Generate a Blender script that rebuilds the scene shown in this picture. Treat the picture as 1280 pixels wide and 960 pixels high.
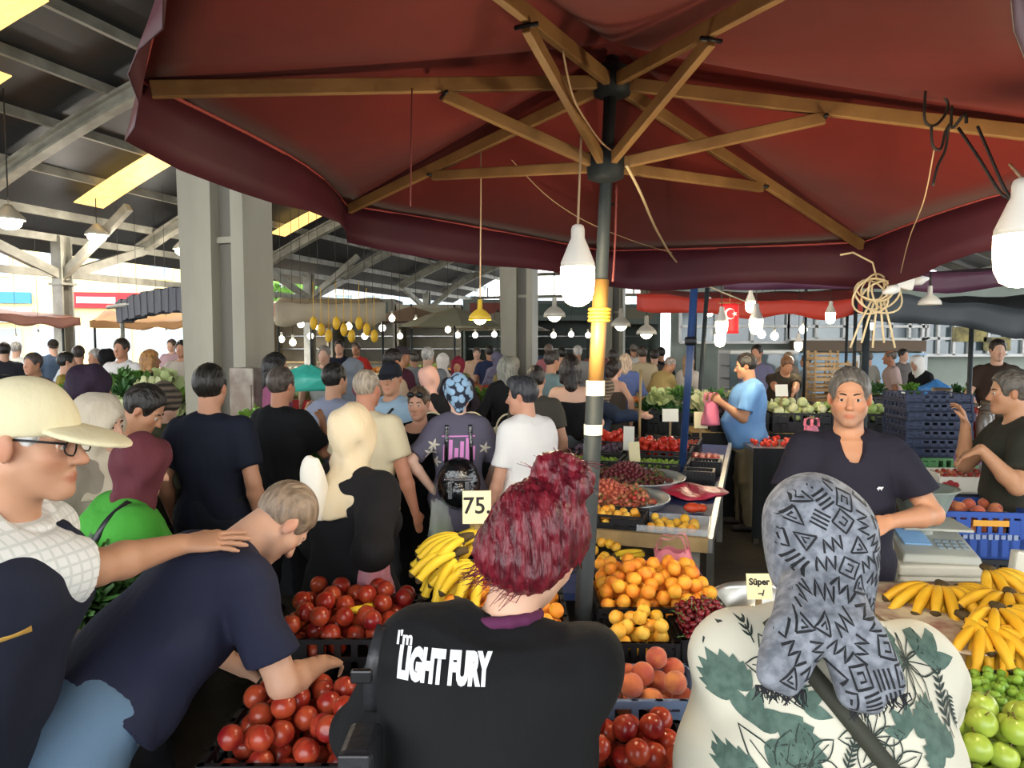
import bpy, bmesh, math, random, time
import numpy as np
from mathutils import Vector, Matrix, Euler
from mathutils.bvhtree import BVHTree

for _o in list(bpy.data.objects):
    bpy.data.objects.remove(_o)
SC = bpy.context.scene
COL = SC.collection
PI = math.pi
RAD = math.radians
random.seed(7)
RNG = np.random.default_rng(7)

# ------------------------------------------------------------------ camera
CAMH = 1.85
PITCH = math.atan(55.0 / 900.0)
cd = bpy.data.cameras.new('camera')
cam = bpy.data.objects.new('camera', cd)
COL.objects.link(cam)
cd.sensor_width = 36.0
cd.lens = 36.0 * 900.0 / 1280.0
cd.clip_start = 0.05
cd.clip_end = 300
cam.location = (0, 0, CAMH)
cam.rotation_euler = (PI / 2 - PITCH, 0, 0)
SC.camera = cam
SC.view_settings.view_transform = 'Standard'
SC.view_settings.look = 'None'
SC.view_settings.exposure = 0.3
SC.view_settings.gamma = 1.0
SC.view_settings.use_curve_mapping = False
SC.cycles.max_bounces = 6
SC.cycles.diffuse_bounces = 3
SC.cycles.glossy_bounces = 3
SC.cycles.transmission_bounces = 6
SC.cycles.transparent_max_bounces = 8
SC.cycles.use_denoising = True
SC.cycles.sample_clamp_indirect = 4.0

# ------------------------------------------------------------------ world: a bright hazy sky
world = bpy.data.worlds.new('world')
SC.world = world
world.use_nodes = True
_n = world.node_tree.nodes
_l = world.node_tree.links
_n.clear()
_bg = _n.new('ShaderNodeBackground')
_bg.inputs['Color'].default_value = (0.93, 0.97, 1.0, 1)
_bg.inputs['Strength'].default_value = 4.5
_l.new(_bg.outputs[0], _n.new('ShaderNodeOutputWorld').inputs[0])


def sun_light(name, rot, energy, angle, col):
    d = bpy.data.lights.new(name, 'SUN')
    d.energy = energy
    d.angle = angle
    d.color = col
    o = bpy.data.objects.new(name, d)
    o.rotation_euler = rot
    COL.objects.link(o)


sun_light('sun', (RAD(38), 0, RAD(-60)), 5.0, RAD(3), (1.0, 0.95, 0.86))


# ------------------------------------------------------------------ places
def P(px, py, Y):
    """the point at depth Y seen at pixel px, py"""
    u = (px - 640.0) / 900.0
    v = (480.0 - py) / 900.0
    ca, sa = math.cos(PITCH), math.sin(PITCH)
    t = Y / (ca + v * sa)
    return Vector((u * t, Y, CAMH + (v * ca - sa) * t))


def G(px, py, h=0.0):
    """the point of the level z = h seen at pixel px, py"""
    a = P(px, py, 1.0)
    t = (h - CAMH) / (a.z - CAMH)
    return Vector((a.x * t, t, h))


HALL = RAD(18.4)
D1 = Vector((math.sin(HALL), math.cos(HALL), 0))     # along the hall
D2 = Vector((math.cos(HALL), -math.sin(HALL), 0))    # across the hall


def W(u, v, z):
    p = D2 * u + D1 * v
    return Vector((p.x, p.y, z))


# ------------------------------------------------------------------ materials
def lin(c):
    if isinstance(c, str):
        c = c.lstrip('#')
        c = [int(c[i:i + 2], 16) / 255.0 for i in (0, 2, 4)]
    return tuple((x / 12.92 if x <= 0.04045 else ((x + 0.055) / 1.055) ** 2.4) for x in c)


MATS = {}


def mat(name, col, rough=0.6, metal=0.0, noise=None, bump=None, emit=None, spec=None, sheen=0.0, trans=None, attr=None,
        rnd=None, alpha=None, coat=0.0, sss=0.0, stretch=(1, 1, 1), pattern=None):
    """a principled material; noise=(scale, other colour, amount), bump=(scale, strength), rnd=(other colour) varies per object"""
    if name in MATS:
        return MATS[name]
    m = bpy.data.materials.new(name)
    m.use_nodes = True
    nt = m.node_tree
    N, L = nt.nodes, nt.links
    b = N['Principled BSDF']
    c = lin(col)
    b.inputs['Base Color'].default_value = (*c, 1)
    b.inputs['Roughness'].default_value = rough
    b.inputs['Metallic'].default_value = metal
    if spec is not None:
        b.inputs['Specular IOR Level'].default_value = spec
    if sheen:
        b.inputs['Sheen Weight'].default_value = sheen
    if coat:
        b.inputs['Coat Weight'].default_value = coat
        b.inputs['Coat Roughness'].default_value = 0.1
    if trans is not None:
        b.inputs['Transmission Weight'].default_value = trans
    if alpha is not None:
        b.inputs['Alpha'].default_value = alpha
    if emit is not None:
        b.inputs['Emission Color'].default_value = (*lin(emit[0]), 1)
        b.inputs['Emission Strength'].default_value = emit[1]
    src = None
    tc = None
    if noise or bump or pattern:
        tc = N.new('ShaderNodeTexCoord')
        mp = N.new('ShaderNodeMapping')
        mp.inputs['Scale'].default_value = stretch
        L.new(tc.outputs['Object'], mp.inputs['Vector'])
        tv = mp.outputs['Vector']
    if attr:
        a = N.new('ShaderNodeVertexColor')
        a.layer_name = attr
        src = a.outputs['Color']

    def mix(f, c1, c2):
        x = N.new('ShaderNodeMix')
        x.data_type = 'RGBA'
        for s, v in ((x.inputs[0], f), (x.inputs[6], c1), (x.inputs[7], c2)):
            if hasattr(v, 'is_linked'):
                L.new(v, s)
            else:
                s.default_value = v
        return x.outputs[2]
    if rnd:
        oi = N.new('ShaderNodeObjectInfo')
        src = mix(oi.outputs['Random'], src or (*c, 1), (*lin(rnd), 1))
    if noise:
        nz = N.new('ShaderNodeTexNoise')
        nz.inputs['Scale'].default_value = noise[0]
        nz.inputs['Detail'].default_value = 5
        L.new(tv, nz.inputs['Vector'])
        if rnd:
            ad = N.new('ShaderNodeVectorMath')
            ad.operation = 'ADD'
            cmb = N.new('ShaderNodeMath')
            cmb.operation = 'MULTIPLY'
            cmb.inputs[1].default_value = 37.0
            L.new(oi.outputs['Random'], cmb.inputs[0])
            L.new(tv, ad.inputs[0])
            L.new(cmb.outputs[0], ad.inputs[1])
            L.new(ad.outputs[0], nz.inputs['Vector'])
        rp = N.new('ShaderNodeMapRange')
        rp.inputs['From Min'].default_value = 0.38
        rp.inputs['From Max'].default_value = 0.62
        rp.inputs['To Max'].default_value = noise[2]
        L.new(nz.outputs['Fac'], rp.inputs['Value'])
        src = mix(rp.outputs[0], src or (*c, 1), (*lin(noise[1]), 1))
    if pattern:
        src = pattern(N, L, tv, mix, src or (*c, 1))
    if src is not None:
        L.new(src, b.inputs['Base Color'])
    if bump:
        nz = N.new('ShaderNodeTexNoise')
        nz.inputs['Scale'].default_value = bump[0]
        nz.inputs['Detail'].default_value = 4
        L.new(tv, nz.inputs['Vector'])
        bp = N.new('ShaderNodeBump')
        bp.inputs['Strength'].default_value = bump[1]
        bp.inputs['Distance'].default_value = 0.02
        L.new(nz.outputs['Fac'], bp.inputs['Height'])
        L.new(bp.outputs['Normal'], b.inputs['Normal'])
    MATS[name] = m
    return m


def cloth(col, strength=0.5, rough=0.85, scale=9, noise=None):
    k = 'cloth_%s_%.1f_%d' % (col.lstrip('#'), strength, scale)
    return mat(k, col, rough, bump=(scale, strength), spec=0.25, stretch=(1, 1, 0.35), noise=noise)


# ------------------------------------------------------------------ objects
def tag(o, label=None, cat=None, group=None, kind=None):
    if label:
        o['label'] = label
    if cat:
        o['category'] = cat
    if group:
        o['group'] = group
    if kind:
        o['kind'] = kind
    return o


def empty(name, loc=(0, 0, 0), rz=0.0, label=None, cat=None, group=None):
    o = bpy.data.objects.new(name, None)
    o.empty_display_size = 0.1
    o.location = loc
    o.rotation_euler = (0, 0, rz)
    COL.objects.link(o)
    return tag(o, label, cat, group)


def link_mesh(name, me, parent=None, loc=None, rot=None):
    o = bpy.data.objects.new(name, me)
    COL.objects.link(o)
    if parent is not None:
        o.parent = parent
    if loc is not None:
        o.location = loc
    if rot is not None:
        o.rotation_euler = rot
    return o


def copy_tree(o, parent=None):
    c = o.copy()
    COL.objects.link(c)
    if parent is not None:
        c.parent = parent
    for ch in list(o.children):
        copy_tree(ch, c)
    return c


class MB:
    """collects shapes into one mesh; several materials by index"""

    def __init__(s):
        s.v, s.f, s.m, s.sm = [], [], [], []
        s.X = Matrix.Identity(4)
        s.mi = 0

    def add(s, vs, fs, smooth=False):
        b = len(s.v)
        s.v += [tuple(s.X @ Vector(v)) for v in vs]
        for f in fs:
            s.f.append([b + i for i in f])
            s.m.append(s.mi)
            s.sm.append(smooth)
        return s

    def box(s, c, d, R=None):
        c = Vector(c)
        vs = []
        for x in (-.5, .5):
            for y in (-.5, .5):
                for z in (-.5, .5):
                    p = Vector((x * d[0], y * d[1], z * d[2]))
                    vs.append(c + (R @ p if R is not None else p))
        return s.add(vs, [(0, 1, 3, 2), (4, 6, 7, 5), (0, 4, 5, 1), (2, 3, 7, 6), (0, 2, 6, 4), (1, 5, 7, 3)])

    def bar(s, a, b, w, h=None, up=(0, 0, 1)):
        a, b = Vector(a), Vector(b)
        h = h or w
        z = (b - a)
        l = z.length
        if l < 1e-6:
            return s
        z.normalize()
        up = Vector(up)
        if abs(z.dot(up)) > 0.98:
            up = Vector((0, 1, 0))
        x = up.cross(z).normalized()
        y = z.cross(x)
        return s.box((a + b) / 2, (w, h, l), Matrix((x, y, z)).transposed())

    def tube(s, pts, r, n=8, caps=True):
        pts = [Vector(p) for p in pts]
        k = len(pts)
        rs = r if isinstance(r, (list, tuple)) else [r] * k
        vs, fs = [], []
        ref = None
        for i, p in enumerate(pts):
            t = (pts[min(i + 1, k - 1)] - pts[max(i - 1, 0)])
            if t.length < 1e-9:
                t = Vector((0, 0, 1))
            t.normalize()
            if ref is None:
                ref = Vector((1, 0, 0)) if abs(t.x) < 0.8 else Vector((0, 1, 0))
            x = (ref - t * ref.dot(t)).normalized()
            ref = x
            y = t.cross(x)
            for j in range(n):
                a = 2 * PI * j / n
                vs.append(p + (x * math.cos(a) + y * math.sin(a)) * rs[i])
        for i in range(k - 1):
            for j in range(n):
                j2 = (j + 1) % n
                fs.append((i * n + j, i * n + j2, (i + 1) * n + j2, (i + 1) * n + j))
        if caps:
            fs.append(tuple(range(n - 1, -1, -1)))
            fs.append(tuple((k - 1) * n + j for j in range(n)))
        return s.add(vs, fs, True)

    def lathe(s, prof, n=24, c=(0, 0, 0), cap=True, sx=1.0, sy=1.0):
        vs, fs = [], []
        for (r, z) in prof:
            for j in range(n):
                a = 2 * PI * j / n
                vs.append((c[0] + r * math.cos(a) * sx, c[1] + r * math.sin(a) * sy, c[2] + z))
        for i in range(len(prof) - 1):
            for j in range(n):
                j2 = (j + 1) % n
                fs.append((i * n + j, i * n + j2, (i + 1) * n + j2, (i + 1) * n + j))
        if cap:
            if prof[0][0] > 1e-5:
                fs.append(tuple(range(n - 1, -1, -1)))
            if prof[-1][0] > 1e-5:
                fs.append(tuple((len(prof) - 1) * n + j for j in range(n)))
        return s.add(vs, fs, True)

    def ball(s, c, r, n=12, m=8, R=None):
        rx, ry, rz = r if isinstance(r, (list, tuple)) else (r, r, r)
        c = Vector(c)
        vs, fs = [], []
        for i in range(m + 1):
            t = PI * i / m
            for j in range(n):
                a = 2 * PI * j / n
                p = Vector((rx * math.sin(t) * math.cos(a), ry * math.sin(t) * math.sin(a), -rz * math.cos(t)))
                vs.append(c + (R @ p if R is not None else p))
        for i in range(m):
            for j in range(n):
                j2 = (j + 1) % n
                fs.append((i * n + j, i * n + j2, (i + 1) * n + j2, (i + 1) * n + j))
        return s.add(vs, fs, True)

    def grid(s, fn, nu, nv, smooth=True):
        vs = [fn(i / nu, j / nv) for i in range(nu + 1) for j in range(nv + 1)]
        fs = [(i * (nv + 1) + j, (i + 1) * (nv + 1) + j, (i + 1) * (nv + 1) + j + 1, i * (nv + 1) + j + 1)
              for i in range(nu) for j in range(nv)]
        return s.add(vs, fs, smooth)

    def mesh(s, name, mats):
        me = bpy.data.meshes.new(name)
        me.from_pydata(s.v, [], s.f)
        for m in (mats if isinstance(mats, (list, tuple)) else [mats]):
            me.materials.append(m)
        me.polygons.foreach_set('material_index', s.m)
        me.polygons.foreach_set('use_smooth', s.sm)
        me.update()
        bm = bmesh.new()
        bm.from_mesh(me)
        bmesh.ops.remove_doubles(bm, verts=bm.verts, dist=1e-5)
        bmesh.ops.recalc_face_normals(bm, faces=bm.faces)
        bm.to_mesh(me)
        bm.free()
        return me

    def build(s, name, mats, parent=None, loc=None, rot=None, bevel=0.0, solid=0.0):
        o = link_mesh(name, s.mesh(name, mats), parent, loc, rot)
        if solid:
            k = o.modifiers.new('solid', 'SOLIDIFY')
            k.thickness = solid
        if bevel:
            k = o.modifiers.new('bevel', 'BEVEL')
            k.width = bevel
            k.segments = 2
            k.limit_method = 'ANGLE'
        return o


def catenary(a, b, sag, n=16):
    a, b = Vector(a), Vector(b)
    return [a.lerp(b, i / n) - Vector((0, 0, sag * 4 * (i / n) * (1 - i / n))) for i in range(n + 1)]


# ------------------------------------------------------------------ organic surfaces: blended distance fields turned into one mesh
def rx_(a):
    c, s = math.cos(a), math.sin(a)
    return np.array([[1, 0, 0], [0, c, -s], [0, s, c]])


def ry_(a):
    c, s = math.cos(a), math.sin(a)
    return np.array([[c, 0, s], [0, 1, 0], [-s, 0, c]])


def rz_(a):
    c, s = math.cos(a), math.sin(a)
    return np.array([[c, -s, 0], [s, c, 0], [0, 0, 1]])


def unit(v):
    v = np.asarray(v, float)
    return v / (np.linalg.norm(v) + 1e-12)


def frame_along(d, up=(0, 1, 0)):
    z = unit(d)
    u = np.asarray(up, float)
    if abs(np.dot(z, u)) > 0.97:
        u = np.array([1.0, 0, 0])
    x = unit(np.cross(u, z))
    return np.stack([x, np.cross(z, x), z], axis=1)


class Sdf:
    def __init__(s):
        s.ops = []

    def cone(s, a, b, ra, rb, k=0.02, op='u'):
        a, b = np.asarray(a, float), np.asarray(b, float)
        r = max(ra, rb)

        def f(X, Y, Z):
            ab = b - a
            t = ((X - a[0]) * ab[0] + (Y - a[1]) * ab[1] + (Z - a[2]) * ab[2]) / (ab @ ab + 1e-9)
            t = np.clip(t, 0, 1)
            return np.sqrt((X - a[0] - t * ab[0]) ** 2 + (Y - a[1] - t * ab[1]) ** 2 + (Z - a[2] - t * ab[2]) ** 2) - (ra + (rb - ra) * t)
        s.ops.append((op, f, np.minimum(a, b) - r, np.maximum(a, b) + r, k))
        return s

    def chain(s, pts, rs, k=0.02):
        for i in range(len(pts) - 1):
            s.cone(pts[i], pts[i + 1], rs[i], rs[i + 1], k)
        return s

    def ell(s, c, r, R=None, k=0.02, op='u'):
        c = np.asarray(c, float)
        r = np.asarray(r if np.ndim(r) else (r, r, r), float)
        R = np.eye(3) if R is None else np.asarray(R, float)

        def f(X, Y, Z):
            x, y, z = X - c[0], Y - c[1], Z - c[2]
            p = [(R[0, i] * x + R[1, i] * y + R[2, i] * z) / r[i] for i in range(3)]
            k0 = np.sqrt(p[0] ** 2 + p[1] ** 2 + p[2] ** 2)
            k1 = np.sqrt((p[0] / r[0]) ** 2 + (p[1] / r[1]) ** 2 + (p[2] / r[2]) ** 2) + 1e-9
            return k0 * (k0 - 1) / k1
        e = np.sqrt(((R * r) ** 2).sum(1))
        s.ops.append((op, f, c - e, c + e, k))
        return s

    def loft(s, st, O=(0, 0, 0), R=None, k=0.02, op='u', n=2.0, wave=None):
        """stations (z, cx, cy, rx, ry) along the local z; wave=(amount, number of folds, power towards the low end)"""
        st = sorted(st)
        A = np.asarray(st, float)
        O = np.asarray(O, float)
        R = np.eye(3) if R is None else np.asarray(R, float)

        def f(X, Y, Z):
            x, y, z = X - O[0], Y - O[1], Z - O[2]
            p = [R[0, i] * x + R[1, i] * y + R[2, i] * z for i in range(3)]
            zz = np.clip(p[2], A[0, 0], A[-1, 0])
            q = [np.interp(zz, A[:, 0], A[:, i]) for i in range(1, 5)]
            a, b = (p[0] - q[0]), (p[1] - q[1])
            rx, ry = q[2], q[3]
            if wave:
                th = np.arctan2(b, a)
                w = 1 + wave[0] * np.sin(th * wave[1] + 3 * np.sin(p[2] * 5)) * np.clip((A[-1, 0] - zz) / (A[-1, 0] - A[0, 0]), 0, 1) ** wave[2]
                rx, ry = rx * w, ry * w
            e = ((np.abs(a) / rx) ** n + (np.abs(b) / ry) ** n) ** (1.0 / n)
            d = (e - 1) * np.minimum(rx, ry)
            return np.maximum(d, np.maximum(A[0, 0] - p[2], p[2] - A[-1, 0]))
        pts = []
        for (z, cx, cy, rx, ry) in st:
            m = 1.0 + (wave[0] if wave else 0)
            for sx in (-1, 1):
                for sy in (-1, 1):
                    pts.append(O + R @ np.array([cx + sx * rx * m, cy + sy * ry * m, z]))
        pts = np.array(pts)
        s.ops.append((op, f, pts.min(0), pts.max(0), k))
        return s

    def sleeve(s, a, b, ra, rb, k=0.03, op='u'):
        """a flat-ended tapering tube, for sleeves, trouser legs and cuffs"""
        a, b = np.asarray(a, float), np.asarray(b, float)
        l = np.linalg.norm(b - a)
        return s.loft([(0, 0, 0, ra, ra), (l, 0, 0, rb, rb)], a, frame_along(b - a), k, op)

    def cut(s, p, n, k=0.0):
        p, n = np.asarray(p, float), unit(n)
        s.ops.append(('i', lambda X, Y, Z: (X - p[0]) * n[0] + (Y - p[1]) * n[1] + (Z - p[2]) * n[2], None, None, k))
        return s

    def disp(s, f):
        s.ops.append(('d', f, None, None, 0))
        return s

    def arrays(s, h):
        lo = np.min([o[2] for o in s.ops if o[0] == 'u'], axis=0) - 3 * h - 0.012
        hi = np.max([o[3] for o in s.ops if o[0] == 'u'], axis=0) + 3 * h + 0.012
        n = np.maximum(np.ceil((hi - lo) / h).astype(int) + 1, 4)
        ax = [(lo[i] + h * np.arange(n[i])).astype(np.float32) for i in range(3)]
        V = np.full(n, 1.0, np.float32)
        for op, f, a, b, k in s.ops:
            if op in 'us':
                m = k + 2 * h + 0.004
                i0 = np.clip(np.floor((a - m - lo) / h).astype(int), 0, n)
                i1 = np.clip(np.ceil((b + m - lo) / h).astype(int) + 1, 0, n)
                if (i1 <= i0).any():
                    continue
                sl = tuple(slice(i0[i], i1[i]) for i in range(3))
            else:
                sl = (slice(None),) * 3
            X = ax[0][sl[0]][:, None, None]
            Y = ax[1][sl[1]][None, :, None]
            Z = ax[2][sl[2]][None, None, :]
            d = f(X, Y, Z)
            v = V[sl]
            if op == 'u':
                if k > 0:
                    t = np.clip(0.5 + 0.5 * (v - d) / k, 0, 1)
                    V[sl] = v * (1 - t) + d * t - k * t * (1 - t)
                else:
                    V[sl] = np.minimum(v, d)
            elif op == 's':
                d = -d
                if k > 0:
                    t = np.clip(0.5 - 0.5 * (v - d) / k, 0, 1)
                    V[sl] = v * (1 - t) + d * t + k * t * (1 - t)
                else:
                    V[sl] = np.maximum(v, d)
            elif op == 'i':
                V[sl] = np.maximum(v, d)
            else:
                V[sl] = v + np.where(v < 0.06, d, 0)
        V[0] = V[-1] = 1
        V[:, 0] = V[:, -1] = 1
        V[:, :, 0] = V[:, :, -1] = 1
        return surface_nets(V, lo, h)

    def build(s, name, m, parent=None, h=0.01, color=None, smooth=1):
        P_, Q = s.arrays(h)
        return np_mesh(name, P_, Q, m, parent, color)


def surface_nets(V, lo, h):
    ins = V < 0
    c = np.zeros(tuple(np.array(V.shape) - 1), np.int8)
    for i in (0, 1):
        for j in (0, 1):
            for k in (0, 1):
                c += ins[i:V.shape[0] - 1 + i, j:V.shape[1] - 1 + j, k:V.shape[2] - 1 + k]
    act = (c > 0) & (c < 8)
    ii = np.argwhere(act)
    idx = np.full(c.shape, -1, np.int32)
    idx[act] = np.arange(len(ii))
    cv = {}
    for i in (0, 1):
        for j in (0, 1):
            for k in (0, 1):
                cv[(i, j, k)] = V[ii[:, 0] + i, ii[:, 1] + j, ii[:, 2] + k]
    pos = np.zeros((len(ii), 3))
    cnt = np.zeros(len(ii))
    for a in cv:
        for x in range(3):
            if a[x] == 0:
                b = list(a)
                b[x] = 1
                b = tuple(b)
                va, vb = cv[a], cv[b]
                m = (va < 0) != (vb < 0)
                t = np.where(m, va / np.where(m, va - vb, 1), 0)
                p = np.tile(np.array(a, float), (len(ii), 1))
                p[:, x] += t
                pos += p * m[:, None]
                cnt += m
    pos = (pos / np.maximum(cnt, 1)[:, None] + ii) * h + lo
    quads = []
    for x in range(3):
        y, z = (x + 1) % 3, (x + 2) % 3
        s0 = [slice(None)] * 3
        s1 = [slice(None)] * 3
        s0[x] = slice(0, -1)
        s1[x] = slice(1, None)
        a, b = ins[tuple(s0)], ins[tuple(s1)]
        e = np.argwhere(a != b)
        e = e[(e[:, y] > 0) & (e[:, z] > 0)]
        e = e[(e[:, y] < V.shape[y] - 1) & (e[:, z] < V.shape[z] - 1)]
        q = []
        for dy, dz in ((1, 1), (0, 1), (0, 0), (1, 0)):
            t = e.copy()
            t[:, y] -= dy
            t[:, z] -= dz
            q.append(idx[t[:, 0], t[:, 1], t[:, 2]])
        q = np.stack(q, 1)
        fl = ~ins[e[:, 0], e[:, 1], e[:, 2]]
        q[fl] = q[fl][:, ::-1]
        quads.append(q)
    Q = np.concatenate(quads)
    Q = Q[(Q >= 0).all(1)]
    # one pass of smoothing
    I = np.concatenate([Q[:, a] for a in range(4)] * 2)
    J = np.concatenate([Q[:, (a + 1) % 4] for a in range(4)] + [Q[:, (a - 1) % 4] for a in range(4)])
    num = np.maximum(np.bincount(I, minlength=len(pos)), 1)
    for _ in range(2):
        acc = np.stack([np.bincount(I, pos[J, x], minlength=len(pos)) for x in range(3)], 1)
        pos = 0.5 * pos + 0.5 * acc / num[:, None]
    return pos, Q


def np_mesh(name, V, Q, m, parent=None, color=None, loc=None):
    me = bpy.data.meshes.new(name)
    n, q = len(V), len(Q)
    me.vertices.add(n)
    me.vertices.foreach_set('co', np.ascontiguousarray(V, np.float32).ravel())
    me.loops.add(q * 4)
    me.loops.foreach_set('vertex_index', np.ascontiguousarray(Q, np.int32).ravel())
    me.polygons.add(q)
    me.polygons.foreach_set('loop_start', np.arange(0, q * 4, 4, dtype=np.int32))
    me.polygons.foreach_set('use_smooth', np.ones(q, bool))
    for x in (m if isinstance(m, (list, tuple)) else [m]):
        me.materials.append(x)
    me.update(calc_edges=True)
    if color is not None:
        at = me.color_attributes.new('Col', 'FLOAT_COLOR', 'POINT')
        c = np.ones((n, 4), np.float32)
        c[:, :3] = color(V)
        at.data.foreach_set('color', c.ravel())
    return link_mesh(name, me, parent, loc)


# ------------------------------------------------------------------ people
SKIN = mat('skin', '#c48e70', 0.5, attr='Col', spec=0.35, bump=(60, 0.06))
EYE_WHITE = mat('eye_white', '#bdb1a6', 0.35)
EYE_DARK = mat('eye_iris', '#23150d', 0.15)
BODY = {
    'm': [(.78, .12, .10, 0), (.86, .165, .118, -.008), (.93, .168, .12, -.006), (1.0, .156, .108, 0), (1.08, .152, .105, .004), (1.16, .16, .108, .004),
          (1.25, .163, .116, .004), (1.33, .163, .115, 0), (1.40, .138, .095, -.006), (1.44, .10, .07, -.01)],
    'f': [(.78, .13, .11, 0), (.86, .178, .128, -.012), (.93, .178, .125, -.008), (1.0, .152, .108, 0), (1.08, .136, .10, .004), (1.16, .14, .104, .004),
          (1.25, .15, .112, .006), (1.33, .153, .108, 0), (1.40, .13, .088, -.006), (1.44, .09, .065, -.01)]}


def hand(sd, Wp, d, n, right, s=1.0, curl=25, spread=6, fine=True):
    """palm, four fingers of unequal length with knuckle bends and a thumb from the side of the palm; n = the way the palm faces"""
    d = unit(d)
    n = unit(np.asarray(n, float) - d * np.dot(n, d))
    lat = np.cross(d, n) * (1 if right else -1)
    Wp = np.asarray(Wp, float)
    s *= 0.98
    R = np.stack([lat, n, d], 1)
    sd.loft([(-.02, 0, 0, .026, .020), (.02, 0, 0, .033, .018), (.06, 0, 0, .041, .016), (.088, 0, 0, .040, .013)] if s == 1 else
            [(a * s, 0, 0, b * s, c * s) for a, b, c in ((-.02, .026, .020), (.02, .033, .018), (.06, .041, .016), (.088, .040, .013))],
            Wp, R, 0.012 * s, n=2.4)
    if not fine:
        sd.ell(Wp + d * .115 * s + n * .012 * s, (.036 * s, .015 * s, .045 * s), R, 0.02)
        sd.chain([Wp + d * .03 * s + lat * .03 * s, Wp + d * .065 * s + lat * .055 * s + n * .01, Wp + d * .09 * s + lat * .06 * s + n * .02], [.013 * s, .011 * s, .009 * s], 0.01)
        return
    for i, (o, L, r) in enumerate(((.031, .072, .0085), (.0105, .082, .0088), (-.0105, .076, .0085), (-.030, .060, .0075))):
        b = Wp + d * (.084 - abs(i - 1.2) * .003) * s + lat * o * s
        a0 = RAD(curl) * (0.55 + 0.12 * i)
        fd = unit(d + lat * math.tan(RAD(spread)) * (1.5 - i) / 1.5)
        pts = [b]
        ang = 0
        for seg, kk in ((.46, .8), (.30, 1.25), (.24, .85)):
            ang += a0 * kk * 1.3
            pts.append(pts[-1] + (fd * math.cos(ang) + n * math.sin(ang)) * L * seg * s)
        sd.chain(pts, [r * 1.06 * s, r * s, r * .95 * s, r * .8 * s], 0.004 * s)
    tb = Wp + d * .022 * s + lat * .026 * s
    c = RAD(curl)
    p1 = tb + unit(lat * .75 + d * .62 + n * (.25 + .4 * c)) * .042 * s
    p2 = p1 + unit(lat * (.42 - .5 * c) + d * .85 + n * (.2 + .5 * c)) * .034 * s
    p3 = p2 + unit(lat * (.22 - .7 * c) + d * .9 + n * (.25 + .6 * c)) * .026 * s
    sd.chain([tb, p1, p2, p3], [.0135 * s, .0115 * s, .0105 * s, .008 * s], 0.008 * s)


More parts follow.
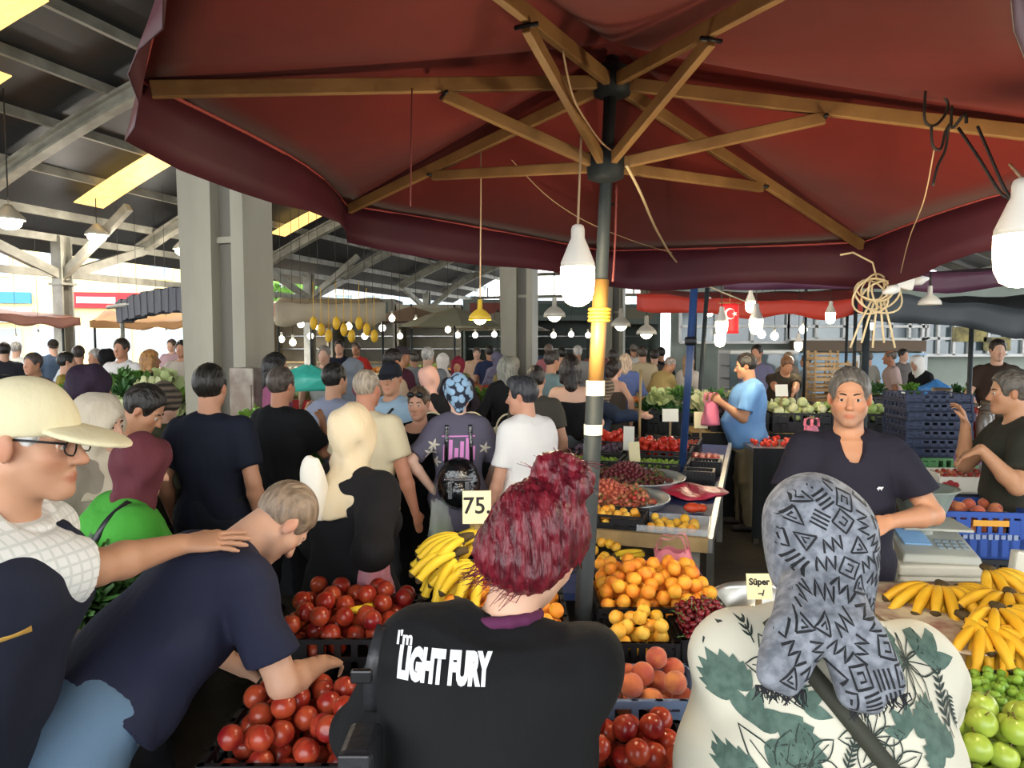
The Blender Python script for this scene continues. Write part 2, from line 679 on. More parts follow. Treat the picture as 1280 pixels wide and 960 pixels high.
def person(label, px, py, Z, heading=0, H=None, sex='m', w=1.0, dp=1.0, belly=0.0, lean=0, side=0, hp=0, hy=0, hr=0, arms=None,
           skin='#c48e70', hair=('short', '#1b1613'), top=('tee', '#222630', {}), bottom=('trousers', '#23252b'), shoes='#26221f',
           res=0.012, group=None, step=0.06, eyes=None, stubble=None, fine=None, hs=1.0, bust=0.0, seat=None, legs=True, feet=None, hres=None):
    if H is None:
        H = P(px, py, Z).z
    s = H / 1.75
    fine = (res <= 0.0085) if fine is None else fine
    h = RAD(heading)
    Rh_w = rz_(h)
    lean, side = RAD(lean), RAD(side)
    Rt = ry_(side) @ rx_(-lean)
    piv = np.array([0, 0, .88 * s])
    if seat:
        piv = np.array([0, 0, seat])

    def T(p):
        return piv + Rt @ (np.asarray(p, float) * s - np.array([0, 0, .88 * s]))
    hsz = s * hs
    Rhd = rz_(RAD(hy)) @ rx_(-RAD(hp)) @ ry_(RAD(hr))
    nt = T((0, -.012, 1.475))
    hc = nt + Rhd @ np.array([0, .022, .152]) * hsz
    tgt = P(px, py, Z)
    off = Rh_w @ hc
    loc = np.array([tgt.x - off[0], tgt.y - off[1], 0.0])

    def L(p):      # world to local
        return Rh_w.T @ (np.asarray(p, float) - loc)
    # ---- arms
    shx = (.160 if sex == 'm' else .145) * w
    A = {}
    arms = arms or {}
    for k, sg in (('R', 1), ('L', -1)):
        spec = dict(arms.get(k) or {})
        S = T((sg * shx, -.008, 1.395))
        la, lb = .295 * s, .255 * s
        if 'px' in spec:
            t = L(P(*spec['px']))
        elif 'world' in spec:
            t = L(spec['world'])
        elif 'loc' in spec:
            t = np.asarray(spec['loc'], float) * s
        else:
            t = S + np.array([sg * (.075 + .04 * (w - 1)), .05, -.52]) * s
        v = t - S
        dd = np.linalg.norm(v)
        mx = (la + lb) * .995
        if dd > mx:
            t = S + v * mx / dd
            v = t - S
            dd = mx
        if dd < abs(la - lb) + .05:
            dd = abs(la - lb) + .05
        u = v / np.linalg.norm(v)
        x = (la * la - lb * lb + dd * dd) / (2 * dd)
        hh = math.sqrt(max(la * la - x * x, 0))
        hint = np.asarray(spec.get('eh', (sg * .55, -.75, -.35)), float)
        pr = unit(hint - u * np.dot(hint, u))
        E = S + u * x + pr * hh
        t = S + u * dd
        fd = unit(t - E)
        hd = unit(spec['hd']) if 'hd' in spec else unit(fd + np.array([0, .1, -.1]))
        hn = np.asarray(spec.get('hn', (-sg, .25, 0)), float)
        A[k] = dict(S=S, E=E, W=t, hd=hd, hn=hn, curl=spec.get('curl', 28), spread=spec.get('spread', 5), sg=sg)
    # ---- body
    b = Sdf()
    st = []
    for (z, rx, ry, cy) in BODY[sex]:
        bl = belly * math.exp(-((z - 1.06) / .13) ** 2)
        st.append(((z - .88) * s, 0, (cy + bl * .5) * s, rx * w * s, (ry * dp + bl * .6) * s))
    b.loft(st, piv, Rt, 0.03, n=2.3)
    b.cone(T((-shx * .86, -.01, 1.40)), T((shx * .86, -.01, 1.40)), .056 * s, .056 * s, .05)
    b.cone(T((0, -.022, 1.40)), hc + Rhd @ np.array([0, -.022, -.06]) * hsz, .062 * s * (1 if sex == 'm' else .88), .054 * hsz * (1.05 if sex == 'm' else .9), .04)
    if bust:
        for sg in (-1, 1):
            b.ell(T((sg * .075 * w, .085 * dp, 1.25)), np.array([.072, .07, .072]) * bust * s, Rt, .04)
    ar = (1.0 if sex == 'm' else .86) * (0.6 + 0.4 * w)
    for k, a in A.items():
        b.cone(a['S'], a['E'], .050 * s * ar, .041 * s * ar, .03)
        mid = a['E'] + (a['W'] - a['E']) * .3
        b.chain([a['E'], mid, a['W']], [.040 * s * ar, .043 * s * ar, .027 * s], .015)
        hand(b, a['W'] + a['hd'] * .008, a['hd'], a['hn'], k == 'R', s * (1 if sex == 'm' else .93), a['curl'], a['spread'], fine)
    ft = {}
    if legs:
        for sg in (-1, 1):
            hip = T((sg * .088 * w, 0, .86))
            fy = (hip[1] * .55 + sg * step * s)
            ank = np.array([sg * .10 * w * s, fy, .085 * s])
            if feet:
                ank = np.array(feet[sg], float)
            if seat:
                kn = hip + np.array([sg * .08, .40, .02]) * s
                ank = kn + np.array([0, .02, 0]) * s
                ank[2] = .085 * s
            else:
                kn = (hip + ank) / 2 + np.array([0, .03 * s, .02 * s])
            ft[sg] = (hip, kn, ank)
            b.chain([hip, kn, ank], [.085 * s * (.6 + .4 * w), .056 * s, .038 * s], .03)
            b.cone(ank + np.array([0, -.04, -.045]) * s, ank + np.array([sg * .02, .15, -.055]) * s, .032 * s, .026 * s, .02)

    def Hp(x, y, z):
        return hc + Rhd @ (np.array([x, y, z]) * hsz)
    q = hsz
    b.ell(Hp(0, -.014, .03), np.array([.073, .092, .086]) * q, Rhd, .02)
    b.ell(Hp(0, .03, -.042), np.array([.057, .058, .066]) * q, Rhd, .03)
    for sg in (-1, 1):
        b.cone(Hp(sg * .05, .0, -.055), Hp(sg * .012, .064, -.098), .018 * q, .017 * q, .03)
        b.ell(Hp(sg * .036, .052, -.028), np.array([.026, .026, .024]) * q, Rhd, .02)
        b.ell(Hp(sg * .077, -.004, -.008), np.array([.009, .019, .031]) * q, Rhd @ rz_(sg * -.35), .008)
    if res < 0.014:
        b.cone(Hp(-.038, .070, .018), Hp(.038, .070, .018), .012 * q, .012 * q, .012)
        for sg in (-1, 1):
            b.ell(Hp(sg * .031, .094, -.004), np.array([.016, .014, .011]) * q, Rhd, .012, 's')
            b.chain([Hp(sg * .017, .0815, .0005), Hp(sg * .031, .0850, .0036), Hp(sg * .045, .0765, .0005)], [.0034 * q, .0040 * q, .0034 * q], .004)
            b.chain([Hp(sg * .018, .0805, -.0065), Hp(sg * .031, .0838, -.0100), Hp(sg * .044, .0765, -.0060)], [.0028 * q, .0032 * q, .0028 * q], .004)
        b.cone(Hp(0, .083, .004), Hp(0, .106, -.034), .0085 * q, .0125 * q, .008)
        for sg in (-1, 1):
            b.ell(Hp(sg * .0115, .094, -.038), np.array([.008, .009, .007]) * q, Rhd, .006)
        b.ell(Hp(0, .084, -.066), np.array([.023, .010, .0055]) * q, Rhd, .006)
        b.ell(Hp(0, .083, -.077), np.array([.019, .010, .006]) * q, Rhd, .006)
        b.ell(Hp(0, .072, -.100), np.array([.022, .018, .016]) * q, Rhd, .015)
    else:
        b.cone(Hp(0, .083, .004), Hp(0, .104, -.034), .010 * q, .014 * q, .01)
    base = np.array(lin(skin))

    def color(V):
        c = np.tile(base, (len(V), 1))
        y = ((V - hc) @ Rhd) / hsz
        inh = (np.abs(y[:, 2]) < .13) & (np.abs(y[:, 0]) < .1) & (y[:, 1] > -.12)

        def blob(x, yy, z, r, col, am):
            d = (((y[:, 0]) - x) ** 2 + (y[:, 1] - yy) ** 2 + (y[:, 2] - z) ** 2) / r ** 2
            t = np.clip(1.2 - d, 0, 1)[:, None] * am * inh[:, None]
            c[:] = c * (1 - t) + np.array(col) * t
        red = base * np.array([.92, .62, .58])
        for sg in (-1, 1):
            blob(sg * .04, .07, -.03, .03, base * np.array([1.02, .82, .78]), .6)
            blob(sg * .08, -.005, -.01, .03, red, .5)
        blob(0, .105, -.035, .02, base * np.array([1.0, .8, .75]), .6)
        if stubble:
            t = (inh * np.clip((-.040 - y[:, 2]) / .03, 0, 1) * np.clip((y[:, 1] + .01) / .03, 0, 1) * .35)[:, None]
            c[:] = c * (1 - t) + np.array(lin(stubble)) * t
        d = (y[:, 0] / .024) ** 2 + ((y[:, 2] + .0715) / .0115) ** 2
        t = (np.clip(1.3 - d, 0, 1) * inh * (y[:, 1] > .07) * .75)[:, None]
        c[:] = c * (1 - t) + base * np.array([.78, .42, .40]) * t
        return c
    root = b.build('person', SKIN, None, res, color)
    root.location = loc
    root.rotation_euler = (0, 0, h)
    tag(root, label, 'person', group)
    hres = hres or min(res, .012)
    # ---- face details
    if eyes or (eyes is None and res < 0.0105):
        for sg in (-1, 1):
            mb = MB()
            mb.ball(Hp(sg * .031, .0745, -.003), .0112 * q, 14, 10)
            e = mb.build('eye', EYE_WHITE, root)
            mb = MB()
            mb.ball(Hp(sg * .031, .0796, -.0032), .0074 * q, 12, 8)
            mb.build('iris', EYE_DARK, e)
            if hair and hair[0] not in ('none',):
                mb = MB()
                bc = hair[2].get('brow', '#241a14') if len(hair) > 2 else '#241a14'
                mb.tube([Hp(sg * .013, .0835, .0165), Hp(sg * .026, .0835, .0215), Hp(sg * .040, .077, .021), Hp(sg * .049, .068, .0155)],
                        [.0032 * q, .0038 * q, .0032 * q, .0018 * q], 6)
                mb.build('eyebrow', mat('brow_' + bc.lstrip('#'), bc, 0.8), root)
    out = dict(root=root, T=T, Hp=Hp, A=A, loc=loc, R=Rh_w, L=L, s=s, hc=hc, Rhd=Rhd, Rt=Rt, piv=piv, ft=ft, q=q)
    if hair:
        out['hair'] = make_hair(out, hair[0], hair[1], hair[2] if len(hair) > 2 else {}, hres)
    if top:
        out['top'] = make_top(out, sex, w, dp, belly, bust, shx, top[0], top[1], top[2] if len(top) > 2 else {}, min(res, .014))
    if bottom and legs:
        out['bottom'] = make_bottom(out, w, dp, bottom[0], bottom[1], max(res, .012))
    if legs and shoes and bottom and bottom[0] != 'gown':
        for sg in (-1, 1):
            ank = ft[sg][2]
            sh = Sdf()
            sh.cone(ank + np.array([0, -.045, -.045]) * s, ank + np.array([sg * .02, .16, -.05]) * s, .042 * s, .036 * s, .02)
            sh.cut((0, 0, .004), (0, 0, -1))
            sh.build('shoe', mat('shoe_' + shoes.lstrip('#'), shoes, 0.5), root, max(res, .012))
    return out


def make_hair(o, kind, colr, p, h):
    Hp, q, R = o['Hp'], o['q'], o['Rhd']
    root, T, s = o['root'], o['T'], o['s']
    b = Sdf()

    def hp(x, y, z):
        return Hp(x, y, z)
    if kind in ('short', 'buzz', 'ring', 'quiff'):
        g = {'short': .011, 'buzz': .0045, 'ring': .006, 'quiff': .014}[kind] + p.get('vol', 0)
        b.ell(hp(0, -.015, .032), np.array([.073 + g, .092 + g, .086 + g * 1.3]) * q, R, .02)
        if kind == 'quiff':
            b.ell(hp(0, .045, .105), np.array([.055, .045, .03]) * q, R, .03)
        # the face, the ears and the nape stay free
        b.ell(hp(0, .128, p.get('line', .0)), np.array([.112, .088, .088]) * q, R, .01, 's')
        for sg in (-1, 1):
            b.ell(hp(sg * .085, .004, -.02), np.array([.028, .030, .036]) * q, R, .008, 's')
        b.cut(hp(0, 0, -.05), R @ np.array([0, .25, -1.0]))
        if kind == 'ring':
            b.ell(hp(0, .02, .115), np.array([.068, .085, .06]) * q, R, .01, 's')
        b.disp(strands(.0022 if kind != 'buzz' else .0008, o))
        m = hair_mat(colr)
    elif kind in ('long', 'bob', 'bun', 'tail'):
        b.ell(hp(0, -.015, .032), np.array([.086, .105, .102]) * q, R, .02)
        ln = {'long': .30, 'bob': .14, 'bun': .05, 'tail': .05}[kind]
        b.cone(hp(0, -.06, -.02), hp(0, -.075, -.02 - ln), .078 * q, .06 * q, .05)
        for sg in (-1, 1):
            if kind in ('long', 'bob'):
                b.cone(hp(sg * .07, -.01, .0), hp(sg * .075, -.02, -ln * .8), .035 * q, .03 * q, .04)
        b.ell(hp(0, .13, -.03), np.array([.075, .095, .10]) * q, R, .01, 's')
        if kind == 'bun':
            b.ell(hp(0, -.05, .13), np.array([.05, .05, .045]) * q, R, .012)
        if kind == 'tail':
            b.chain([hp(0, -.10, .05), hp(0, -.15, .03), hp(0, -.155, -.06), hp(0, -.13, -.16)], [.025 * q, .03 * q, .028 * q, .012 * q], .02)
        b.disp(strands(.003, o))
        m = hair_mat(colr)
    elif kind in ('hijab', 'bonnet'):
        b.ell(hp(0, -.014, .025), np.array([.097, .115, .108]) * q, R, .02)
        if kind == 'hijab':
            b.cone(hp(0, .0, -.05), T((0, .0, 1.44)), .082 * q, .088 * s, .05)
            b.loft([(-.17 * s, 0, -.01, .20 * s, .165 * s), (-.09 * s, 0, -.01, .165 * s, .14 * s), (-.02 * s, 0, 0, .10 * s, .10 * s)] if p.get('cape', 1) else
                   [(-.10 * s, 0, 0, .12 * s, .105 * s), (-.02 * s, 0, 0, .085 * s, .085 * s)], T((0, -.005, 1.47)), o['Rt'], .05, wave=(.05, 7, 1))
        else:
            b.cone(hp(0, -.06, -.02), hp(0, -.09, -.10), .07 * q, .03 * q, .04)
        b.ell(hp(0, .13, -.028), np.array([.062, .085, .088]) * q, R, .012, 's')
        amp = p.get('fold', .0055)
        b.disp(lambda X, Y, Z: (amp * np.sin(X * 55 + Z * 30 + 2 * np.sin(Y * 18)) + amp * .7 * np.sin(Y * 48 - Z * 42)).astype(np.float32))
        m = p.get('mat') or cloth(colr, .8, .8, 14)
    elif kind == 'cap':
        b.ell(hp(0, -.012, .035), np.array([.083, .102, .094]) * q, R, .02)
        b.cut(hp(0, 0, .012), R @ np.array([0, .05, -1.0]))
        b.disp(lambda X, Y, Z: (.0015 * np.sin(X * 40 + Z * 60)).astype(np.float32))
        ob = b.build('cap', cloth(colr, .25, .9, 30), root, h)
        br = Sdf()
        br.ell(hp(0, .105, .018), np.array([.075, .095, .016]) * q, R @ rx_(-.18), .01)
        br.ell(hp(0, .105, -.004), np.array([.09, .13, .022]) * q, R @ rx_(-.18), .004, 's')
        br.build('cap_brim', cloth(colr, .25, .9, 30), root, min(h, .006))
        if p.get('under'):
            make_hair(o, 'buzz', p['under'], {}, h)
        return ob
    else:
        return None
    ob = b.build('headscarf' if kind in ('hijab', 'bonnet') else 'hair', m, root, h)
    return ob


def hair_mat(c):
    return mat('hair_' + c.lstrip('#'), c, 0.45, bump=(22, 0.9), stretch=(3, 1, .5), spec=.4,
               noise=(30, '#%02x%02x%02x' % tuple(min(255, int(int(c.lstrip('#')[i:i + 2], 16) * 1.5 + 8)) for i in (0, 2, 4)), .6))


def strands(a, o):
    hc = o['hc']

    def f(X, Y, Z):
        th = np.arctan2(Y - hc[1], X - hc[0])
        return (a * np.sin(th * 34 + 5 * np.sin(Z * 30)) + a * .6 * np.sin(th * 61 + Z * 90)).astype(np.float32)
    return f


def make_top(o, sex, w, dp, belly, bust, shx, kind, colr, p, h):
    T, s, A, root = o['T'], o['s'], o['A'], o['root']
    ez = p.get('ease', .02)
    hem = p.get('hem', .82)
    name = p.get('name') or {'tee': 't_shirt', 'polo': 'polo_shirt', 'long': 'blouse', 'tank': 'tank_top', 'gown': 'long_dress', 'shirt': 'shirt'}[kind]
    b = Sdf()
    B = np.array(BODY[sex])
    st = []
    zs = [hem, .86, .93, 1.0, 1.08, 1.16, 1.25, 1.33, 1.40, 1.44]
    if kind == 'tank':
        zs = zs[:-2]
    loose = p.get('loose', .92)
    chest = np.interp(1.30, B[:, 0], B[:, 1])
    chd = np.interp(1.30, B[:, 0], B[:, 2])
    for z in sorted(set(z for z in zs if z >= hem)):
        rx, ry, cy = (np.interp(z, B[:, 0], B[:, i]) for i in (1, 2, 3))
        bl = belly * math.exp(-((z - 1.06) / .14) ** 2)
        if z < 1.3:
            rx, ry = max(rx, chest * loose), max(ry, chd * loose)
        st.append(((z - .88) * s, 0, (cy + bl * .5) * s, (rx * w + ez) * s, (ry * dp + ez + bl * .6) * s))
    if kind == 'gown':
        st = [((.03 - .88) * s, 0, 0, .30 * s, .27 * s), ((.45 - .88) * s, 0, 0, .235 * s, .20 * s)] + [x for x in st if x[0] > (.8 - .88) * s]
    b.loft(st, o['piv'], o['Rt'], .03, n=2.3, wave=(p.get('wave', .03), p.get('folds', 6), 1.0))
    if bust:
        for sg in (-1, 1):
            b.ell(T((sg * .075 * w, .085 * dp, 1.25)), (np.array([.072, .07, .072]) * bust + .012) * s, o['Rt'], .05)
    if kind != 'tank':
        b.cone(T((-shx * .88, -.01, 1.395)), T((shx * .88, -.01, 1.395)), (.058 + ez * .7) * s, (.058 + ez * .7) * s, .05)
        b.cone(T((-.05, -.02, 1.43)), T((.05, -.02, 1.43)), (.052 + ez * .5) * s, (.052 + ez * .5) * s, .05)
        fr = p.get('sleeve', 1.0 if kind in ('long', 'gown') else .66)
        ra = p.get('sr', .057 + ez * .45) * s * (.5 + .5 * w)
        for k, a in A.items():
            S, E, Wr = a['S'], a['E'], a['W']
            if kind in ('long', 'gown') or fr > 1:
                b.cone(S, E, ra, ra * .92, .03)
                b.sleeve(E - unit(Wr - E) * .02, E + (Wr - E) * (p.get('cuff', .93) if fr <= 1 else fr - 1), ra * .92, ra * p.get('cuffr', .72), .03)
            else:
                b.cone(S, S + (E - S) * fr * .3, ra, ra, .03)
                b.sleeve(S + (E - S) * fr * .15, S + (E - S) * fr, ra, ra * p.get('flare', 1.05), .03)
    nk = p.get('neck', 'crew')
    if nk == 'crew':
        b.ell(T((0, .03, 1.505)), np.array([.075, .075, .055]) * s, o['Rt'], .012, 's')
    elif nk == 'v':
        b.ell(T((0, .03, 1.505)), np.array([.075, .07, .05]) * s, o['Rt'], .012, 's')
        b.cone(T((0, .092, 1.53)), T((0, .110, 1.335)), .092 * s, .020 * s, .004, 's')
    elif nk == 'scoop':
        b.ell(T((0, .06, 1.49)), np.array([.11, .09, .09]) * s, o['Rt'], .012, 's')
    if kind == 'polo' or p.get('collar'):
        b.loft([(0, 0, 0, .078 * s, .078 * s), (.05 * s, 0, -.004 * s, .068 * s, .068 * s)], T((0, -.012, 1.425)), o['Rt'] @ rx_(-.12), .008)
    am = p.get('fold', .005)
    fq = p.get('ff', 1.0)
    b.disp(lambda X, Y, Z: (am * np.sin((X * 22 + Z * 9) * fq + 2.2 * np.sin(Z * 7 * fq + Y * 5)) + am * .8 * np.sin((Z * 26 - X * 13 + Y * 12) * fq + 1.7 * np.sin(X * 9))).astype(np.float32))
    if p.get('extra'):
        p['extra'](b, o)
    return b.build(name, p.get('mat') or cloth(colr, p.get('bump', .8)), root, p.get('res', h))


def make_bottom(o, w, dp, kind, colr, h):
    T, s, ft, root = o['T'], o['s'], o['ft'], o['root']
    b = Sdf()
    if kind == 'gown':
        return None
    b.loft([((.78 - .88) * s, 0, -.01, .165 * w * s, .145 * dp * s), ((.90 - .88) * s, 0, -.008, .19 * w * s, .145 * dp * s), ((1.03 - .88) * s, 0, 0, .172 * w * s, .124 * dp * s)], o['piv'], o['Rt'], .03)
    if kind == 'skirt':
        b.loft([(-.75 * s, 0, 0, .26 * s, .24 * s), (.06 * s, 0, 0, .18 * w * s, .135 * s)], o['piv'], np.eye(3), .03, wave=(.06, 7, 1))
    else:
        for sg in (-1, 1):
            hip, kn, ank = ft[sg]
            b.cone(hip + np.array([0, -.012 * s, 0]), kn, .108 * s * (.5 + .5 * w), .076 * s, .03)
            b.sleeve(kn, ank + np.array([0, 0, -.03 * s]), .076 * s, .064 * s, .03)
    b.disp(lambda X, Y, Z: (.003 * np.sin(Z * 40 + X * 20 + 2 * np.sin(Y * 15))).astype(np.float32))
    return b.build({'skirt': 'skirt', 'jeans': 'jeans'}.get(kind, 'trousers'), cloth(colr, .5), root, h)


# ------------------------------------------------------------------ prints and straps that lie on a garment
def surf(ob):
    """a ray-castable copy of a garment in its person's space"""
    me = ob.data
    n = len(me.vertices)
    co = np.empty(n * 3, np.float32)
    me.vertices.foreach_get('co', co)
    return BVHTree.FromPolygons([Vector(v) for v in co.reshape(-1, 3)], [tuple(p.vertices) for p in me.polygons])


def project(bvh, pts, fro, lift=0.0015, far=1.5):
    """pts: local 3-D points; each is moved along fro until it meets the garment"""
    out = []
    d = Vector(fro).normalized()
    for p in pts:
        hit = bvh.ray_cast(Vector(p) - d * far, d)
        out.append(None if hit[0] is None else hit[0] - d * lift)
    return out


class Print:
    """flat shapes (strips of quads, text) cast on to a garment along one direction; frame: origin, right, up in the person's space"""

    def __init__(s, bvh, O, right, up, lift=0.0015):
        s.bvh, s.O = bvh, Vector(O)
        s.r, s.u = Vector(right).normalized(), Vector(up).normalized()
        s.d = s.u.cross(s.r).normalized()       # pointing into the cloth when right x up points out of it
        s.v, s.f, s.m = [], [], []
        s.lift = lift

    def _add(s, p2, faces, mi=0):
        p3 = [s.O + s.r * x + s.u * y for x, y in p2]
        hit = project(s.bvh, p3, s.d, s.lift)
        med = [(h - p).dot(s.d) for h, p in zip(hit, p3) if h is not None]
        if not med:
            return
        b = len(s.v)
        s.v += [tuple(h) if h is not None else None for h in hit]
        for f in faces:
            if all(hit[i] is not None for i in f):
                dd = [(hit[i] - p3[i]).dot(s.d) for i in f]
                if max(dd) - min(dd) < 0.05:
                    s.f.append([b + i for i in f])
                    s.m.append(mi)

    def strip(s, pts, wid, mi=0, seg=0.012):
        q, ws = [], []
        wl = wid if isinstance(wid, (list, tuple)) else [wid] * len(pts)
        for i in range(len(pts) - 1):
            a, c = pts[i], pts[i + 1]
            n = max(1, int(math.hypot(c[0] - a[0], c[1] - a[1]) / seg))
            for k in range(n):
                t = k / n
                q.append((a[0] + (c[0] - a[0]) * t, a[1] + (c[1] - a[1]) * t))
                ws.append(wl[i] + (wl[i + 1] - wl[i]) * t)
        q.append(tuple(pts[-1]))
        ws.append(wl[-1])
        p2 = []
        for i, (x, y) in enumerate(q):
            a, c = q[max(i - 1, 0)], q[min(i + 1, len(q) - 1)]
            tx, ty = c[0] - a[0], c[1] - a[1]
            l = math.hypot(tx, ty) or 1
            nx, ny = -ty / l * ws[i] / 2, tx / l * ws[i] / 2
            p2 += [(x + nx, y + ny), (x, y), (x - nx, y - ny)]
        fs = []
        for i in range(len(q) - 1):
            for j in (0, 1):
                fs.append((i * 3 + j, i * 3 + j + 1, i * 3 + j + 4, i * 3 + j + 3))
        s._add(p2, fs, mi)

    def leaf(s, x, y, ang, l, wd, mi=0):
        n = 7
        pts = [(x + math.cos(ang) * l * i / n, y + math.sin(ang) * l * i / n) for i in range(n + 1)]
        s.strip(pts, [wd * math.sin(PI * (i / n) ** .8) + .0004 for i in range(n + 1)], mi, seg=l)

    def text(s, txt, x, y, size, sx=1.0, bold=0.0, mi=0, rot=0.0):
        v, f = text_mesh(txt, size, bold, 0.012)
        c, sn = math.cos(rot), math.sin(rot)
        s._add([(x + (a * sx) * c - b_ * sn, y + (a * sx) * sn + b_ * c) for a, b_ in v], f, mi)

    def build(s, name, mats, parent):
        keep = sorted({i for f in s.f for i in f})
        mp = {k: i for i, k in enumerate(keep)}
        me = bpy.data.meshes.new(name)
        me.from_pydata([s.v[i] for i in keep], [], [[mp[i] for i in f] for f in s.f])
        for m in (mats if isinstance(mats, (list, tuple)) else [mats]):
            me.materials.append(m)
        me.polygons.foreach_set('material_index', s.m)
        me.polygons.foreach_set('use_smooth', [True] * len(s.f))
        me.update()
        return link_mesh(name, me, parent)


def text_mesh(txt, size, bold=0.0, seg=None, align='CENTER'):
    cu = bpy.data.curves.new('lettering', 'FONT')
    cu.body = txt
    cu.size = size
    cu.align_x = align
    cu.offset = bold
    cu.resolution_u = 3
    ob = bpy.data.objects.new('lettering', cu)
    COL.objects.link(ob)
    bpy.context.view_layer.update()
    dg = bpy.context.evaluated_depsgraph_get()
    me = bpy.data.meshes.new_from_object(ob.evaluated_get(dg))
    bm = bmesh.new()
    bm.from_mesh(me)
    if seg:
        bmesh.ops.triangulate(bm, faces=bm.faces)
        for _ in range(4):
            e = [x for x in bm.edges if x.calc_length() > seg]
            if not e:
                break
            bmesh.ops.subdivide_edges(bm, edges=e, cuts=1)
            bmesh.ops.triangulate(bm, faces=[f for f in bm.faces if len(f.verts) > 3])
    bm.verts.index_update()
    v = [(a.co.x, a.co.y) for a in bm.verts]
    f = [[a.index for a in g.verts] for g in bm.faces]
    bm.free()
    bpy.data.meshes.remove(me)
    bpy.data.objects.remove(ob)
    bpy.data.curves.remove(cu)
    return v, f


# ------------------------------------------------------------------ the market hall
M_FLOOR = mat('wet_floor', '#4b4438', 0.45, noise=(1.6, '#2c2924', .8), bump=(18, .25), spec=.4)
M_ROOF = mat('roof_sheet', '#34363a', 0.5, metal=.35, noise=(.8, '#26282b', .6))
M_STEEL = mat('painted_steel', '#a09d90', 0.55, noise=(3, '#6f6c60', .6))
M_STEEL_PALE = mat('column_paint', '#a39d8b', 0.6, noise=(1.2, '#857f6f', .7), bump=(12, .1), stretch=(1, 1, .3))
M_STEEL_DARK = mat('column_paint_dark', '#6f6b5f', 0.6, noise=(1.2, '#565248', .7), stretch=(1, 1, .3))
M_WHITE = mat('white_paint', '#e8e8e4', 0.6)
M_ALU = mat('aluminium', '#b9bab8', 0.35, metal=.8, noise=(5, '#8f908f', .5))
M_BLACK = mat('black_plastic', '#15161a', 0.45, spec=.4)
M_GLASSY = mat('window_glass', '#5a6a70', 0.1, spec=.8, noise=(.7, '#8fa0a4', .8))
M_SKYLIGHT = mat('skylight_sheet', '#d8c58a', 0.5, emit=('#ffcf78', 1.3), noise=(6, '#b08a45', .8))


def struct(o, label=None):
    o['kind'] = 'structure'
    if label:
        o['label'] = label
    return o


mb = MB()
mb.box((0, 22, -.05), (110, 90, .1))
struct(mb.build('floor', M_FLOOR))

U0, U1 = -15.0, 9.0
UC = (U0 + U1) / 2


def vault(u):
    return 4.3 + 3.0 * (1 - ((u - UC) / 12.0) ** 2)


NU = 22
mb = MB()


def roof_pt(a, b):
    u = U0 - 1.2 + (U1 - U0 + 2.4) * a
    return W(u, -7 + 45 * b, vault(u) + .32)


mb.grid(roof_pt, NU, 1, False)
o = mb.build('roof', M_ROOF, solid=.05)
struct(o)
for k, (ua, va, vb) in enumerate(((-9.6, 14, 19.5), (-12.2, 24, 28), (-7.0, 25, 28), (-12.0, 6, 8.5), (-2.0, 29, 33), (-8.5, 31, 34), (-14.0, 12.0, 12.75), (-13.6, 18.2, 18.9), (-13.0, 3.4, 4.1), (-11.5, 7.0, 7.7))):
    wu = 2.2 if vb - va < 1 else .9
    mb = MB()
    mb.grid(lambda a, b: W(ua + wu * a, va + (vb - va) * b, vault(ua + wu * a) + .06), 4, 1, False)
    struct(mb.build('roof_skylight', M_SKYLIGHT, solid=.02))
# purlins along the hall, every one a beam of its own
for k in range(19):
    u = U0 + .3 + (U1 - U0 - .6) * k / 18
    mb = MB()
    mb.bar(W(u, -7, vault(u) + .2), W(u, 38, vault(u) + .2), .09, .18)
    struct(mb.build('roof_purlin', M_STEEL))
for v in (.3, 5.3, 10.1, 14.9, 19.7, 24.5, 29.3, 34):
    mb = MB()
    n = 28
    for off, th, hh in ((0, .22, .05), (.13, .05, .26), (.26, .22, .05)):
        pts = [(U0 - .2 + (U1 - U0 + .4) * i / n) for i in range(n + 1)]
        for a, b in zip(pts[:-1], pts[1:]):
            mb.bar(W(a, v, vault(a) - .16 + off), W(b, v, vault(b) - .16 + off), hh, th, up=(D1.x, D1.y, 0)) if False else \
                mb.bar(W(a, v, vault(a) - .16 + off), W(b, v, vault(b) - .16 + off), th, hh, up=(0, 0, 1))
    struct(mb.build('roof_arch', M_STEEL))


